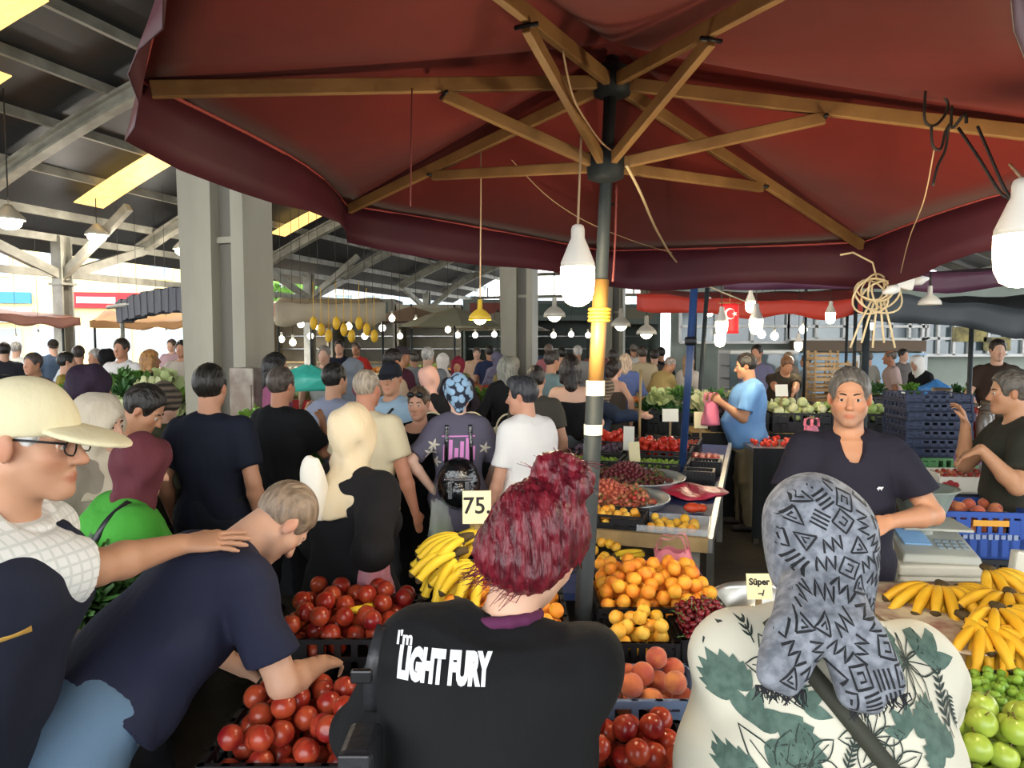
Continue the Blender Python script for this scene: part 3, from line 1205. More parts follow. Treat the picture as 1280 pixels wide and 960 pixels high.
def column(u, v, w1, top, big=False):
    mb = MB()
    c = W(u, v, 0)
    R = Matrix.Rotation(-HALL, 3, 'Z')

    def prism(du0, du1, dv0, dv1, z0, z1, sl=0.0):
        vs = []
        for z, e in ((z0, 0), (z1, sl)):
            for a, b in ((du0 - e, dv0), (du1 + e * .2, dv0), (du1 + e * .2, dv1), (du0 - e, dv1)):
                vs.append(c + R @ Vector((a, b, z)))
        mb.add(vs, [(0, 3, 2, 1), (4, 5, 6, 7), (0, 1, 5, 4), (1, 2, 6, 5), (2, 3, 7, 6), (3, 0, 4, 7)])
    if big:
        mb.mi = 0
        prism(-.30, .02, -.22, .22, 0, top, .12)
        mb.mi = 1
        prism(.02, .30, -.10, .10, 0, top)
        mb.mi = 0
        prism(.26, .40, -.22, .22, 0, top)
        prism(-.06, .30, -.14, .14, 2.78, 2.84)
        prism(-.45, .55, -.36, .36, 0, .12)
    else:
        prism(-w1 / 2, w1 / 2, -w1 / 2, -w1 / 2 + .04, 0, top)
        prism(-w1 / 2, w1 / 2, w1 / 2 - .04, w1 / 2, 0, top)
        mb.mi = 1
        prism(-.03, .03, -w1 / 2 + .03, w1 / 2 - .03, 0, top)
        mb.mi = 0
        # branches that spread to the arch
        for s in (-1, 1):
            mb.bar(c + R @ Vector((0, 0, top - .9)), c + R @ Vector((0, s * 2.6, top + .05)), .16, .2)
            if u < -10:
                mb.bar(c + R @ Vector((0, 0, top - .9)), c + R @ Vector((2.0 * (s > 0), 0, top + .55 * (s > 0))), .14, .18)
        prism(-w1 / 2 - .08, w1 / 2 + .08, -w1 / 2 - .08, w1 / 2 + .08, 0, .05)
        prism(-w1 / 2 - .05, w1 / 2 + .05, -w1 / 2 - .05, w1 / 2 + .05, top - 1.1, top - 1.05)
    return mb


for i, (u, v) in enumerate(((-4.95, 5.9), (-4.95, 15.3), (-4.6, 24.9), (-4.6, 34))):
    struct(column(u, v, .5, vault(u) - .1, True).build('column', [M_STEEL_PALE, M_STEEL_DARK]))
for (u, v) in ((-15, 2.7), (-15, 12.5), (-15, 22.2), (-15, 32), (9, 12.5), (9, 22.2), (9, 32)):
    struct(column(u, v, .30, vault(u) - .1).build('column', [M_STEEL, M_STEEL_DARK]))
# tie beams along the eaves and at the far end
for (a, b) in ((W(-15, -7, 4.15), W(-15, 38, 4.15)), (W(-15, -7, 3.35), W(-15, 38, 3.35)), (W(-15, 37.8, 4.2), W(9, 37.8, 4.2)), (W(9, -7, 4.15), W(9, 38, 4.15)),
               (W(-15, 37.8, 5.4), W(9, 37.8, 5.4))):
    mb = MB()
    mb.bar(a, b, .10, .16)
    struct(mb.build('tie_beam', M_STEEL))
for k in range(9):
    mb = MB()
    u = -14.0 + 2.7 * k
    mb.bar(W(u, 37.8, 4.2), W(u, 37.8, vault(u)), .08)
    struct(mb.build('gable_post', M_STEEL))

# ------------------------------------------------------------------ buildings in the daylight beyond
M_YEL = mat('facade_yellow', '#f0dc9a', .8)
M_CREAM = mat('facade_cream', '#efe9dd', .8)
M_GREY = mat('facade_grey', '#c9cdd0', .8)
M_WIN = mat('facade_window', '#a9bccc', .3, spec=.6)
M_RED = mat('sign_red', '#d3202a', .6)
M_AWN = mat('shutter_grey', '#9a9c9a', .6)


def facade(name, label, c, yaw, wd, ht, dpth, m, rows, cols, sign=None, wz=4.0, group=None):
    e = empty(name, c, yaw, label, 'building', group)
    mb = MB()
    mb.box((0, dpth / 2, ht / 2), (wd, dpth, ht))
    mb.box((0, dpth / 2, ht + .15), (wd + .4, dpth + .4, .3))
    mb.build('wall', m, e)
    for r in range(rows):
        for q in range(cols):
            x = -wd / 2 + wd * (q + .5) / cols
            z = wz + 3.0 * r
            if z + 1 > ht:
                continue
            mb = MB()
            for dx in (-.62, 0, .62):
                mb.box((x + dx, -.03, z), (.07, .1, 1.5))
            for dz in (-.75, .75):
                mb.box((x, -.03, z + dz), (1.3, .1, .07))
            f = mb.build('window', M_WHITE, e)
            mb = MB()
            mb.box((x, -.01, z), (1.2, .04, 1.45))
            mb.build('pane', M_WIN, f)
    for q in range(cols):
        mb = MB()
        x = -wd / 2 + wd * (q + .5) / cols
        mb.box((x, -.02, 1.35), (wd / cols * .8, .05, 2.5))
        mb.build('shop_window', M_WIN if q % 2 else M_AWN, e)
    if sign:
        for (x, z, w, h, mm) in sign:
            mb = MB()
            mb.box((x, -.15, z), (w, .2, h))
            f = mb.build('fascia_sign', mm, e)
            if mm is M_RED:
                t = MB()
                t.box((x - w * .15, -.27, z), (w * .45, .03, h * .4))
                t.build('sign_band', M_WHITE, f)
    return e


def at_floor(px, Z):
    p = P(px, 425, Z)
    return (p.x, p.y, 0)


M_BLUE = mat('sign_blue', '#3f86b8', .6)
facade('apartment_house', 'yellow apartment house with rows of windows over a red shop sign', at_floor(70, 46), RAD(14), 22, 14, 8, M_YEL, 4, 7,
       [(3.2, 4.4, 5.0, 1.0, M_RED), (-4.5, 4.5, 6.5, .7, M_BLUE), (-4.5, 3.4, 6.5, .9, M_WHITE)], 6.6)
facade('apartment_house', 'white apartment house beyond the left eaves, right of the yellow one', at_floor(235, 66), RAD(8), 12, 18, 8, M_CREAM, 4, 4, None, 5.5)
facade('shop_building', 'low pale grey shop building beyond the middle of the hall', at_floor(470, 50), RAD(4), 15, 5.6, 6, M_GREY, 1, 7, None, 4.2)
facade('shop_building', 'cream building with dark windows seen between the middle columns', at_floor(720, 56), RAD(-2), 12, 8.5, 6, M_CREAM, 2, 5, [(0, 3.2, 10, .5, M_GREY)], 4.6)

M_LEAF = mat('tree_leaf', '#6fa044', .6, rnd='#8fbf5a')


def leaf_cloud(name, c, r, n, size, m, parent=None):
    rg = np.random.default_rng(int(abs(c[0] * 100)) + n)
    d = rg.normal(size=(n, 3))
    d /= np.linalg.norm(d, axis=1)[:, None]
    p = np.array(c) + d * np.array(r) * (rg.random((n, 1)) ** .4)
    a = rg.normal(size=(n, 3))
    a /= np.linalg.norm(a, axis=1)[:, None]
    b = np.cross(a, rg.normal(size=(n, 3)))
    b /= np.linalg.norm(b, axis=1)[:, None]
    a, b = a * size, b * size * .5
    V = np.stack([p - a, p + b, p + a, p - b], 1).reshape(-1, 3)
    Q = np.arange(n * 4).reshape(-1, 4)
    return np_mesh(name, V, Q, m, parent)


for (px, Z, lab) in ((345, 43, 'green leafy tree standing beyond the hall beside the big column'), (1010, 60, 'green leafy tree far beyond the right stalls')):
    x, y, _ = at_floor(px, Z)
    e = empty('tree', (x, y, 0), 0, lab, 'tree')
    mb = MB()
    mb.tube([(0, 0, 0), (.1, 0, 2), (0, .1, 4.5)], [.3, .22, .15], 8)
    mb.build('trunk', mat('bark', '#5a4632', .9), e)
    leaf_cloud('crown', (0, 0, 6.4), (3.2, 3, 2.6), 1500, .3, M_LEAF, e)

# the glazed shops along the right
M_PANEL = mat('panel_blue', '#9fc3dc', .4)
M_SHOPWALL = mat('shop_wall', '#b9b6a8', .7)
X0 = P(846, 425, 16).x
X1 = P(1400, 425, 16).x
mb = MB()
mb.box(((X0 + X1) / 2, 16.6, 1.7), (X1 - X0, .1, 3.4))
struct(mb.build('shop_back_wall', mat('shop_dark', '#8a9488', .7, noise=(.9, '#aab2a6', .7))))
k = 0
for x0, x1, z0, z1, m_, nm in ((P(990, 425, 16).x, P(1068, 425, 16).x, .1, 1.52, M_PANEL, 'wall panel'), (P(1076, 425, 16).x, P(1152, 425, 16).x, .1, 1.52, M_PANEL, 'wall panel')):
    mb = MB()
    mb.box(((x0 + x1) / 2, 15.9, (z0 + z1) / 2), (x1 - x0, .06, z1 - z0))
    mb.box(((x0 + x1) / 2, 15.85, z1 + .02), (x1 - x0, .12, .05))
    for q in (x0, x1):
        mb.mi = 1
        mb.box((q, 15.86, (z0 + z1) / 2), (.08, .1, z1 - z0))
        mb.mi = 0
    tag(mb.build('wall_panel', [M_PANEL, M_WHITE]), ['pale blue counter panel behind the tall stack of wooden crates', 'pale blue counter panel behind the man in the pink shirt'][k], 'panel')
    k += 1
mb = MB()
a, b = P(990, 425, 15.8).x, P(1152, 425, 15.8).x
mb.box(((a + b) / 2, 15.75, 1.72), (b - a, .3, .24))
tag(mb.build('counter_shelf', mat('shelf_brown', '#6b5640', .6), bevel=.01), 'brown ledge above the pale blue panels', 'ledge')
wn = 0
for (p0, p1, y0, y1) in ((850, 985, 388, 428), (985, 1090, 392, 424), (1090, 1160, 392, 424), (1152, 1212, 402, 444), (1212, 1280, 402, 444), (1280, 1352, 402, 444)):
    a, b = P(p0, y1, 15.9), P(p1, y0, 15.9)
    wn += 1
    mb = MB()
    wd, ht = b.x - a.x, b.z - a.z
    cx, cz = (a.x + b.x) / 2, (a.z + b.z) / 2
    for q in np.linspace(a.x, b.x, 4):
        mb.box((q, 15.9, cz), (.06, .08, ht))
    for q in (a.z, cz, b.z):
        mb.box((cx, 15.9, q), (wd, .08, .06))
    f = struct(mb.build('window_%d' % wn, M_WHITE))
    mb = MB()
    mb.box((cx, 15.95, cz), (wd, .02, ht))
    mb.build('pane', M_GLASSY, f)

# refrigerated counter with a lit inside, left of the panels
a, b = P(905, 425, 14).x, P(990, 425, 14).x
e = empty('display_fridge', ((a + b) / 2, 14, 0), 0, 'long white glass display fridge behind the sellers on the right', 'fridge')
mb = MB()
wd = b - a
mb.box((0, 0, .45), (wd, .8, .9))
mb.box((0, .38, 1.15), (wd, .05, 1.0))
mb.box((0, 0, 1.62), (wd, .8, .08))
mb.build('body', M_WHITE, e, bevel=.02)
mb = MB()
mb.box((0, -.36, 1.25), (wd * .98, .02, .68))
mb.build('glass_front', M_GLASSY, e)
mb = MB()
for z in (1.1, 1.35):
    mb.box((0, .05, z), (wd * .95, .5, .02))
mb.build('shelf', M_ALU, e)


# ------------------------------------------------------------------ the big maroon market umbrella overhead
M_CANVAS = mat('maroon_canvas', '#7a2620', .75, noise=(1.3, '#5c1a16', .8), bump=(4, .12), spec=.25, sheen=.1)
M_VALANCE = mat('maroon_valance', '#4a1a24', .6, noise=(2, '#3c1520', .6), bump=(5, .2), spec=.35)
M_WOOD = mat('umbrella_wood', '#a07a48', .6, noise=(6, '#7c5a33', .8), bump=(30, .1), stretch=(1, 1, 1))
M_POLE = mat('umbrella_pole_dark', '#22282b', .6, noise=(8, '#30373a', .6), spec=.3)
M_POLE_WOOD = mat('umbrella_pole_wood', '#b08446', .5, noise=(7, '#8a6431', .8), stretch=(1, 1, .2))
M_CORD = mat('cord_tan', '#b59a78', .7)
M_CORD_DARK = mat('cord_dark', '#2f2b27', .7)
M_CORD_RED = mat('cord_red', '#6a2a24', .7)

HUB = P(765, 103, 2.4)
RUN = P(757, 207, 2.36)
TIPS = [P(176, 112, 1.84), P(433, 263, 3.26), P(757, 319, 3.9), P(1081, 309, 3.18), P(1481, 190, 1.95),
        P(1300, -190, 1.02), P(262, -300, .92)]
umb = empty('market_umbrella', (P(714, 640, 2.42).x, 2.42, 0), 0,
            'huge maroon canvas umbrella with wooden ribs spread over the fruit stall', 'umbrella')
UL = umb.location.copy()


def ul(p):
    return Vector(p) - UL


ctop = HUB + Vector((0, 0, .10))
nt_ = len(TIPS)
RIM = []
for i in range(nt_):
    a, b = TIPS[i], TIPS[(i + 1) % nt_]
    for k in range(8):
        t = k / 8
        p = a.lerp(b, t)
        c = Vector((HUB.x, HUB.y, p.z))
        # cloth between two ribs is pulled in and slightly up
        p = p + (c - p) * ((.0 if i == nt_ - 1 else .10) * math.sin(PI * t)) + Vector((0, 0, -.02 * math.sin(PI * t)))
        RIM.append(p)
nr = len(RIM)
vs, fs = [], []
NRING = 12
for j in range(NRING + 1):
    r = j / NRING
    for i in range(nr):
        t = (i % 8) / 8
        p = ctop.lerp(RIM[i], r)
        p.z -= .07 * r * (1 - r) * 4 * (.25 + .75 * math.sin(PI * t)) * .6
        p.z += .03
        vs.append(ul(p))
for j in range(NRING):
    for i in range(nr):
        i2 = (i + 1) % nr
        fs.append((j * nr + i, j * nr + i2, (j + 1) * nr + i2, (j + 1) * nr + i))
mb = MB()
mb.add(vs, fs, True)
mb.build('canopy', M_CANVAS, umb, solid=.004)
# the valance hanging from the rim
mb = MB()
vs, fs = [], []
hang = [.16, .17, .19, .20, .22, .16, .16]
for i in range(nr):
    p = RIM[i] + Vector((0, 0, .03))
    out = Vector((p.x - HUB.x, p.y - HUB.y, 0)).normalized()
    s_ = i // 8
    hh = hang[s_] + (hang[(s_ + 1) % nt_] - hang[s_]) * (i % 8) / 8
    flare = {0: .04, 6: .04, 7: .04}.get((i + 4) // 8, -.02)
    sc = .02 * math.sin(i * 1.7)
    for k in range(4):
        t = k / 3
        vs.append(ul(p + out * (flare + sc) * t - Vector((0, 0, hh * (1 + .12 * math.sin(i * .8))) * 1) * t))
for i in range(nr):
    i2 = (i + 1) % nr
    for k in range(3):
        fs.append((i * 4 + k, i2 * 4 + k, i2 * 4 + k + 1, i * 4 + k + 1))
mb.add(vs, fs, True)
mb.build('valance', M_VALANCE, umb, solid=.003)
mb = MB()
mb.tube([ul(p + Vector((0, 0, .022))) for p in RIM + [RIM[0]]], .006, 5, False)
mb.build('hem_piping', mat('hem_piping', '#a2453f', .7), umb)
# ribs and struts
rs_frac = [.42, .60, .55, .52, .42, .42, .42]
for i, tp in enumerate(TIPS):
    a = HUB + (tp - HUB) * .02
    mb = MB()
    mb.bar(ul(a), ul(HUB.lerp(tp, .985)), .022, .042)
    rb = mb.build('rib', M_WOOD, umb, bevel=.003)
    q = HUB.lerp(tp, rs_frac[i]) - Vector((0, 0, .028))
    mb = MB()
    d = (q - RUN)
    mb.bar(ul(RUN + d * .03 + Vector((d.x, d.y, 0)).normalized() * .02), ul(q), .022, .036)
    mb.build('strut', M_WOOD, umb, bevel=.003)
    mb = MB()
    sd_ = Vector((-d.y, d.x, 0)).normalized()
    mb.tube([ul(q - sd_ * .03), ul(q + sd_ * .03)], .006, 8)
    mb.build('bolt', M_BLACK, umb)
# pole: dark steel above, worn wood below, dark steel foot
BASE = Vector((UL.x, UL.y, 0))
pd = (HUB - BASE)


def pole_at(z):
    return BASE + pd * (z / HUB.z)


mb = MB()
mb.tube([ul(pole_at(2.02)), ul(HUB + Vector((0, 0, .08)))], .021, 16)
mb.build('upper_pole', M_POLE, umb)
mb = MB()
mb.tube([ul(pole_at(1.66)), ul(pole_at(2.05))], .026, 16)
mb.build('middle_pole', M_POLE_WOOD, umb)
mb = MB()
mb.tube([ul(pole_at(0.0)), ul(pole_at(1.70))], .030, 16)
mb.build('lower_pole', M_POLE, umb)
mb = MB()
for z in (1.915, 1.927, 1.939, 1.951):
    mb.tube([ul(pole_at(z)) + Vector((.033 * math.cos(a), .033 * math.sin(a), 0)) for a in np.linspace(0, 2 * PI, 13)], .006, 6, False)
mb.build('twine_wrap', mat('twine_yellow', '#d9a531', .7), umb)
mb = MB()
for z, h in ((1.69, .05), (1.55, .035)):
    mb = MB()
    mb.lathe([(.0315, -h / 2), (.0315, h / 2)], 16, ul(pole_at(z)), cap=False)
    mb.build('paper_label', mat('label_cream', '#e7dfc6', .7), umb)
mb = MB()
mb.lathe([(.034, -.05), (.058, -.04), (.062, 0), (.062, .03), (.05, .05), (.034, .06)], 18, ul(RUN))
mb.build('runner', M_POLE, umb)
mb = MB()
mb.lathe([(.03, -.05), (.06, -.04), (.06, .04), (.03, .06)], 18, ul(HUB))
mb.build('hub', M_POLE, umb)
mb = MB()
mb.lathe([(.13, 0), (.13, .05), (.06, .09), (.05, .2)], 24, (0, 0, 0))
mb.build('base', M_POLE, umb)


# ------------------------------------------------------------------ lamps
def bulb_mat(col, e):
    return mat('bulb_%s_%d' % (col.lstrip('#'), e), col, .3, emit=(col, e))


M_SOCKET = mat('lamp_socket', '#d9d4c8', .5)
M_SHADE_Y = mat('lamp_shade_yellow', '#e2b93a', .5)
M_SHADE_G = mat('lamp_shade_grey', '#b9b4a6', .5, metal=.3)


def led_bulb(label, p, r, power, cord_to=None, col='#fff0c8', e=14, tilt=0, cordm=None, lit=True):
    """a large cone-bodied bulb hanging from its cord"""
    o = empty('light_bulb', p, 0, label, 'bulb')
    mb = MB()
    mb.lathe([(.010, 3.3 * r), (r * .34, 3.2 * r), (r * .40, 3.0 * r), (r * .40, 2.5 * r), (r * .58, 2.1 * r), (r * .98, 1.1 * r), (r, .85 * r)], 20)
    mb.build('bulb_neck', M_SOCKET, o)
    mb = MB()
    mb.lathe([(r, .85 * r), (r * 1.0, .0), (r * .93, -.035 * r / .05), (r * .7, -.06 * r / .05), (r * .35, -.07 * r / .05), (0, -.073 * r / .05)], 20)
    mb.build('globe', bulb_mat(col, e) if lit else M_SOCKET, o)
    if cord_to is not None:
        mb = MB()
        mb.tube([(0, 0, 3.25 * r), Vector(cord_to) - Vector(p)], .0035, 6)
        mb.build('cord', cordm or M_CORD, o)
    if power:
        d = bpy.data.lights.new('bulb_light', 'POINT')
        d.energy = power
        d.color = (1, .82, .55)
        d.shadow_soft_size = r * 1.1
        lo = bpy.data.objects.new('bulb_light', d)
        COL.objects.link(lo)
        lo.parent = o
        lo.location = (0, 0, -.12 * r / .05)
    return o


led_bulb('lit white bulb hanging beside the umbrella pole', P(722, 352, 2.2), .052, 16, P(727, 150, 2.2))
led_bulb('lit white bulb hanging at the right edge under the umbrella', P(1274, 318, 1.75), .055, 16, P(1262, 205, 1.78))


def pendant(label, p, r, top, shade, power=0, lit=True, col='#fff3cf', group=None):
    o = empty('pendant_lamp', p, 0, label, 'lamp', group)
    mb = MB()
    mb.lathe([(r, 0), (r * .92, r * .35), (r * .55, r * .75), (r * .22, r * .95), (r * .2, r * 1.7), (r * .1, r * 1.8)], 20, cap=False)
    mb.build('lamp_shade', shade, o, solid=.003)
    mb = MB()
    mb.ball((0, 0, .02), r * .45 if not lit else r * .6, 12, 8)
    mb.build('bulb', bulb_mat(col, 9) if lit else M_SOCKET, o)
    mb = MB()
    mb.tube([(0, 0, r * 1.7), (0, 0, (top if p[1] < 4 else vault(Vector(p).dot(D2)) + .2) - p[2])], .005, 6)
    mb.build('cord', M_CORD_DARK, o)
    if power:
        d = bpy.data.lights.new('lamp_light', 'POINT')
        d.energy = power
        d.color = (1, .85, .6)
        d.shadow_soft_size = r
        lo = bpy.data.objects.new('lamp_light', d)
        COL.objects.link(lo)
        lo.parent = o
        lo.location = (0, 0, -.08)
    return o


TOPZ = TIPS[1].lerp(HUB, .40).z


pendant('yellow shaded pendant lamp between the big column and the boy in white', P(600, 400, 6.2), .10, P(600, 330, 6.2).z + 2.0, M_SHADE_Y, 8)
pendant('grey shaded pendant lamp just left of the bulb at the umbrella pole', P(693, 396, 9), .14, 5.0, M_SHADE_G, 0)
pendant('grey shaded pendant lamp right of the umbrella pole, upper one', P(776, 408, 10), .14, 5.0, M_SHADE_G, 0)
pendant('grey shaded pendant lamp right of the umbrella pole, lower one', P(808, 418, 9), .13, 5.0, M_SHADE_G, 0)
pendant('unlit pale pendant lamp under the dark tarpaulin with a yellow tag', P(1162, 381, 3.0), .045, P(1162, 340, 3.0).z, M_SOCKET, 0, False)
for i, (px, py, Z, r, pw, lab) in enumerate((
        (902, 408, 6.6, .055, 12, 'lit bulb hanging left of the red flag'), (945, 406, 6.6, .06, 12, 'lit bulb hanging right of the red flag'),
        (938, 382, 7.4, .05, 0, 'lit bulb hanging above and right of the red flag'), (900, 424, 8.0, .06, 0, 'lit bulb below the lamp left of the flag'),
        (1038, 396, 7.6, .05, 12, 'lit bulb hanging from the red awning over the brown-shirted seller'),
        (998, 432, 9.5, .05, 8, 'lit bulb over the seller in the brown shirt'),
        (887, 388, 9, .05, 0, 'small lit bulb beside the blue pole top'),
        (1090, 407, 5.0, .02, 0, 'tiny lit bulb at the tangle of cords'), (884, 460 - 70, 11, .05, 0, 'small lit bulb far behind the blue pole'))):
    p = P(px, py, Z)
    led_bulb(lab, p, r, pw, (p.x, p.y, vault(p.dot(D2)) + .2 if Z < 8.1 or px < 890 else 2.52), cordm=M_CORD_DARK)


# ------------------------------------------------------------------ produce: one mesh of each kind, copied
def fruit_mesh(name, m, r, prof='round', n=18, k=12):
    mb = MB()
    vs, fs = [], []
    for i in range(k + 1):
        t = PI * i / k
        for j in range(n):
            a = 2 * PI * j / n
            q = 1.0
            z = -math.cos(t)
            rr = math.sin(t)
            if prof in ('stone', 'apricot'):       # a seam down one side, a dimple at the stalk
                q -= .05 * math.exp(-(((a - PI / 2 + PI) % (2 * PI) - PI) / .16) ** 2) * rr
                q -= .13 * math.exp(-((t - PI) / .28) ** 2)
                if prof == 'apricot':
                    q *= 1 + .03 * math.cos(2 * a)
            elif prof == 'apple':
                q -= .26 * math.exp(-((t - PI) / .30) ** 2) + .14 * math.exp(-(t / .25) ** 2)
                rr *= 1.03 + .05 * math.cos(t - .4)
            elif prof == 'berry':
                rr *= .92 - .28 * math.cos(t + PI) * -1 if False else (1.0 + .30 * math.cos(PI - t)) * .86
                z *= 1.15
            elif prof == 'plum':
                z *= 1.08
            elif prof == 'pepper':
                rr *= .8 + .12 * math.cos(3 * a) + .15 * z
                z *= 1.3
            vs.append((r * q * rr * math.cos(a), r * q * rr * math.sin(a), r * q * z))
    for i in range(k):
        for j in range(n):
            j2 = (j + 1) % n
            fs.append((i * n + j, i * n + j2, (i + 1) * n + j2, (i + 1) * n + j))
    mb.add(vs, fs, True)
    return mb.mesh(name, m)


F = {}
M_APR = mat('apricot_skin', '#f0982a', .5, rnd='#ee7a2c', noise=(14, '#f3b53c', .8), spec=.35)
M_APRY = mat('apricot_skin_yellow', '#f3b92e', .5, rnd='#ee9a2c', noise=(16, '#f6cf5c', .7), spec=.35)
M_NEC = mat('nectarine_skin', '#780f1a', .28, rnd='#9c2a1c', noise=(15, '#bb5330', .7), spec=.5)
M_PEACH = mat('peach_skin', '#e39a55', .7, rnd='#c8643f', noise=(18, '#b04a44', .8), spec=.25, sheen=.3)
M_APPLE = mat('green_apple_skin', '#a9c048', .3, rnd='#b9c954', noise=(20, '#93ad3c', .6), spec=.5)
M_PLUM = mat('green_plum_skin', '#7fa838', .35, rnd='#9cc04a', noise=(30, '#6b962c', .6), spec=.4)
M_CHERRY = mat('cherry_skin', '#5a0c18', .18, rnd='#7a1420', spec=.6)
M_STRAW = mat('strawberry_skin', '#c2352f', .4, rnd='#d8a070', noise=(40, '#8f1c22', .7), spec=.45)
M_GRAPE = mat('dark_berry_skin', '#6e2530', .35, rnd='#7b4a34', noise=(40, '#4a1620', .7), spec=.45)
M_DPLUM = mat('dark_plum_skin', '#3a2a40', .4, rnd='#54384c', noise=(30, '#6b6078', .6), spec=.4)
M_TOM = mat('tomato_skin', '#c82c22', .25, rnd='#d8442a', spec=.5)
M_CALYX = mat('calyx_green', '#55803a', .6)
M_STEM = mat('fruit_stem', '#6a5a30', .7)
F['apricot'] = fruit_mesh('apricot', M_APR, .0262, 'apricot')
F['yellow_apricot'] = fruit_mesh('apricot', M_APRY, .0245, 'apricot')
F['nectarine'] = fruit_mesh('nectarine', M_NEC, .0335, 'stone')
F['peach'] = fruit_mesh('peach', M_PEACH, .0345, 'stone', 22, 14)
F['apple'] = fruit_mesh('apple', M_APPLE, .0350, 'apple', 22, 14)
F['green_plum'] = fruit_mesh('green_plum', M_PLUM, .0152, 'plum', 12, 8)
F['small_green_plum'] = fruit_mesh('green_plum', M_PLUM, .0150, 'plum', 10, 7)
F['cherry'] = fruit_mesh('cherry', M_CHERRY, .0115, 'stone', 12, 8)
F['strawberry'] = fruit_mesh('strawberry', M_STRAW, .0160, 'berry', 10, 8)
F['dark_berry'] = fruit_mesh('berry', M_GRAPE, .0150, 'berry', 10, 8)
F['dark_plum'] = fruit_mesh('dark_plum', M_DPLUM, .022, 'plum', 12, 8)
F['tomato'] = fruit_mesh('tomato', M_TOM, .028, 'apple', 14, 10)
_m = MB()
for j in range(6):
    a = 2 * PI * j / 6
    _m.add([(0, 0, .0135), (.012 * math.cos(a - .3), .012 * math.sin(a - .3), .0165), (.021 * math.cos(a), .021 * math.sin(a), .0130), (.012 * math.cos(a + .3), .012 * math.sin(a + .3), .0165)],
           [(0, 1, 2, 3)])
CALYX = _m.mesh('calyx', M_CALYX)
_m = MB()
_m.tube([(0, 0, .009), (.006, 0, .022), (.016, .004, .038)], .0010, 5)
CHSTEM = _m.mesh('stem', M_CALYX)
_m = MB()
_m.tube([(0, 0, .024), (.003, 0, .034), (.008, 0, .044)], [.0022, .0018, .0026], 6)
APSTEM = _m.mesh('stem', M_STEM)


def pile(n, r, inside, base, top, rng, box, K=50, near=None):
    """drop n round fruits of radius r one by one, each into the lowest free place; returns centres"""
    pts = np.zeros((0, 3))
    x0, x1, y0, y1 = box
    out = []
    for _ in range(n):
        c = np.stack([rng.uniform(x0, x1, K), rng.uniform(y0, y1, K)], 1)
        c = c[[inside(a, b) for a, b in c]]
        if not len(c):
            continue
        z = np.array([base(a, b) for a, b in c]) + r
        if len(pts):
            d2 = ((c[:, None, :] - pts[None, :, :2]) ** 2).sum(2)
            h = pts[None, :, 2] + np.sqrt(np.maximum((2 * r) ** 2 - d2, 0))
            h = np.where(d2 < (2 * r) ** 2, h, -9)
            z = np.maximum(z, h.max(1))
        ok = z <= np.array([top(a, b) for a, b in c])
        if not ok.any():
            continue
        i = np.argmin(np.where(ok, z, 9))
        p = np.array([c[i, 0], c[i, 1], z[i]])
        pts = np.vstack([pts, p])
        out.append(p)
    return out


def spread(kind, name, pts, label, cat, group, rng, kids=(), up=False, X=None, sc=(.92, 1.0)):
    """link one copy of a fruit at each point"""
    lab = label if callable(label) else (lambda i, p: label)
    for i, p in enumerate(pts):
        o = bpy.data.objects.new(name, F[kind])
        COL.objects.link(o)
        o.location = X(p) if X else p
        o.rotation_euler = (rng.uniform(-.5, .5), rng.uniform(-.5, .5), rng.uniform(0, 6.28)) if up else tuple(rng.uniform(0, 6.28, 3))
        s = rng.uniform(*sc)
        o.scale = (s, s, s)
        l = lab(i, p)
        tag(o, l, cat, group)
        for kn, km in kids:
            k = bpy.data.objects.new(kn, km)
            COL.objects.link(k)
            k.parent = o


def rect(x0, x1, y0, y1, r):
    return (lambda a, b: x0 + r <= a <= x1 - r and y0 + r <= b <= y1 - r), (x0 + r, x1 - r, y0 + r, y1 - r)


def crate_mesh(w, d, h, m, slots=True, t=.012, nm='crate'):
    mb = MB()
    mb.box((0, 0, t / 2), (w, d, t))
    for sx in (-1, 1):
        mb.box((sx * (w / 2 - t / 2), 0, h * .22), (t, d, h * .44))
        mb.box((sx * (w / 2 - t / 2), 0, h * .94), (t * 1.3, d, h * .12))
        for q in np.linspace(-.5, .5, 7):
            mb.box((sx * (w / 2 - t / 2), q * (d - t), h / 2), (t, .02, h))
        if slots is True:
            for q in (-.3, .3):
                mb.box((sx * (w / 2 - t / 2), q * d, h * .66), (t * .8, d * .36, h * .10))
    for sy in (-1, 1):
        mb.box((0, sy * (d / 2 - t / 2), h * .22), (w, t, h * .44))
        mb.box((0, sy * (d / 2 - t / 2), h * .94), (w, t * 1.3, h * .12))
        for q in np.linspace(-.5, .5, 9):
            mb.box((q * (w - t), sy * (d / 2 - t / 2), h / 2), (.02, t, h))
        for q in (-.36, .36):
            mb.box((q * w, sy * (d / 2 - t / 2), h * .66), (w * .26, t * .8, h * .34))
        mb.box((0, sy * (d / 2 - t / 2), h * .5), (w * .5, t * .8, h * .12))
    return mb.mesh(nm, m)


def crate(x, y, z, w, d, h, m, label, rz=0.0, group=None, cat='crate', name='crate'):
    o = link_mesh(name, crate_mesh(w, d, h, m), None, (x, y, z), (0, 0, rz))
    return tag(o, label, cat, group)


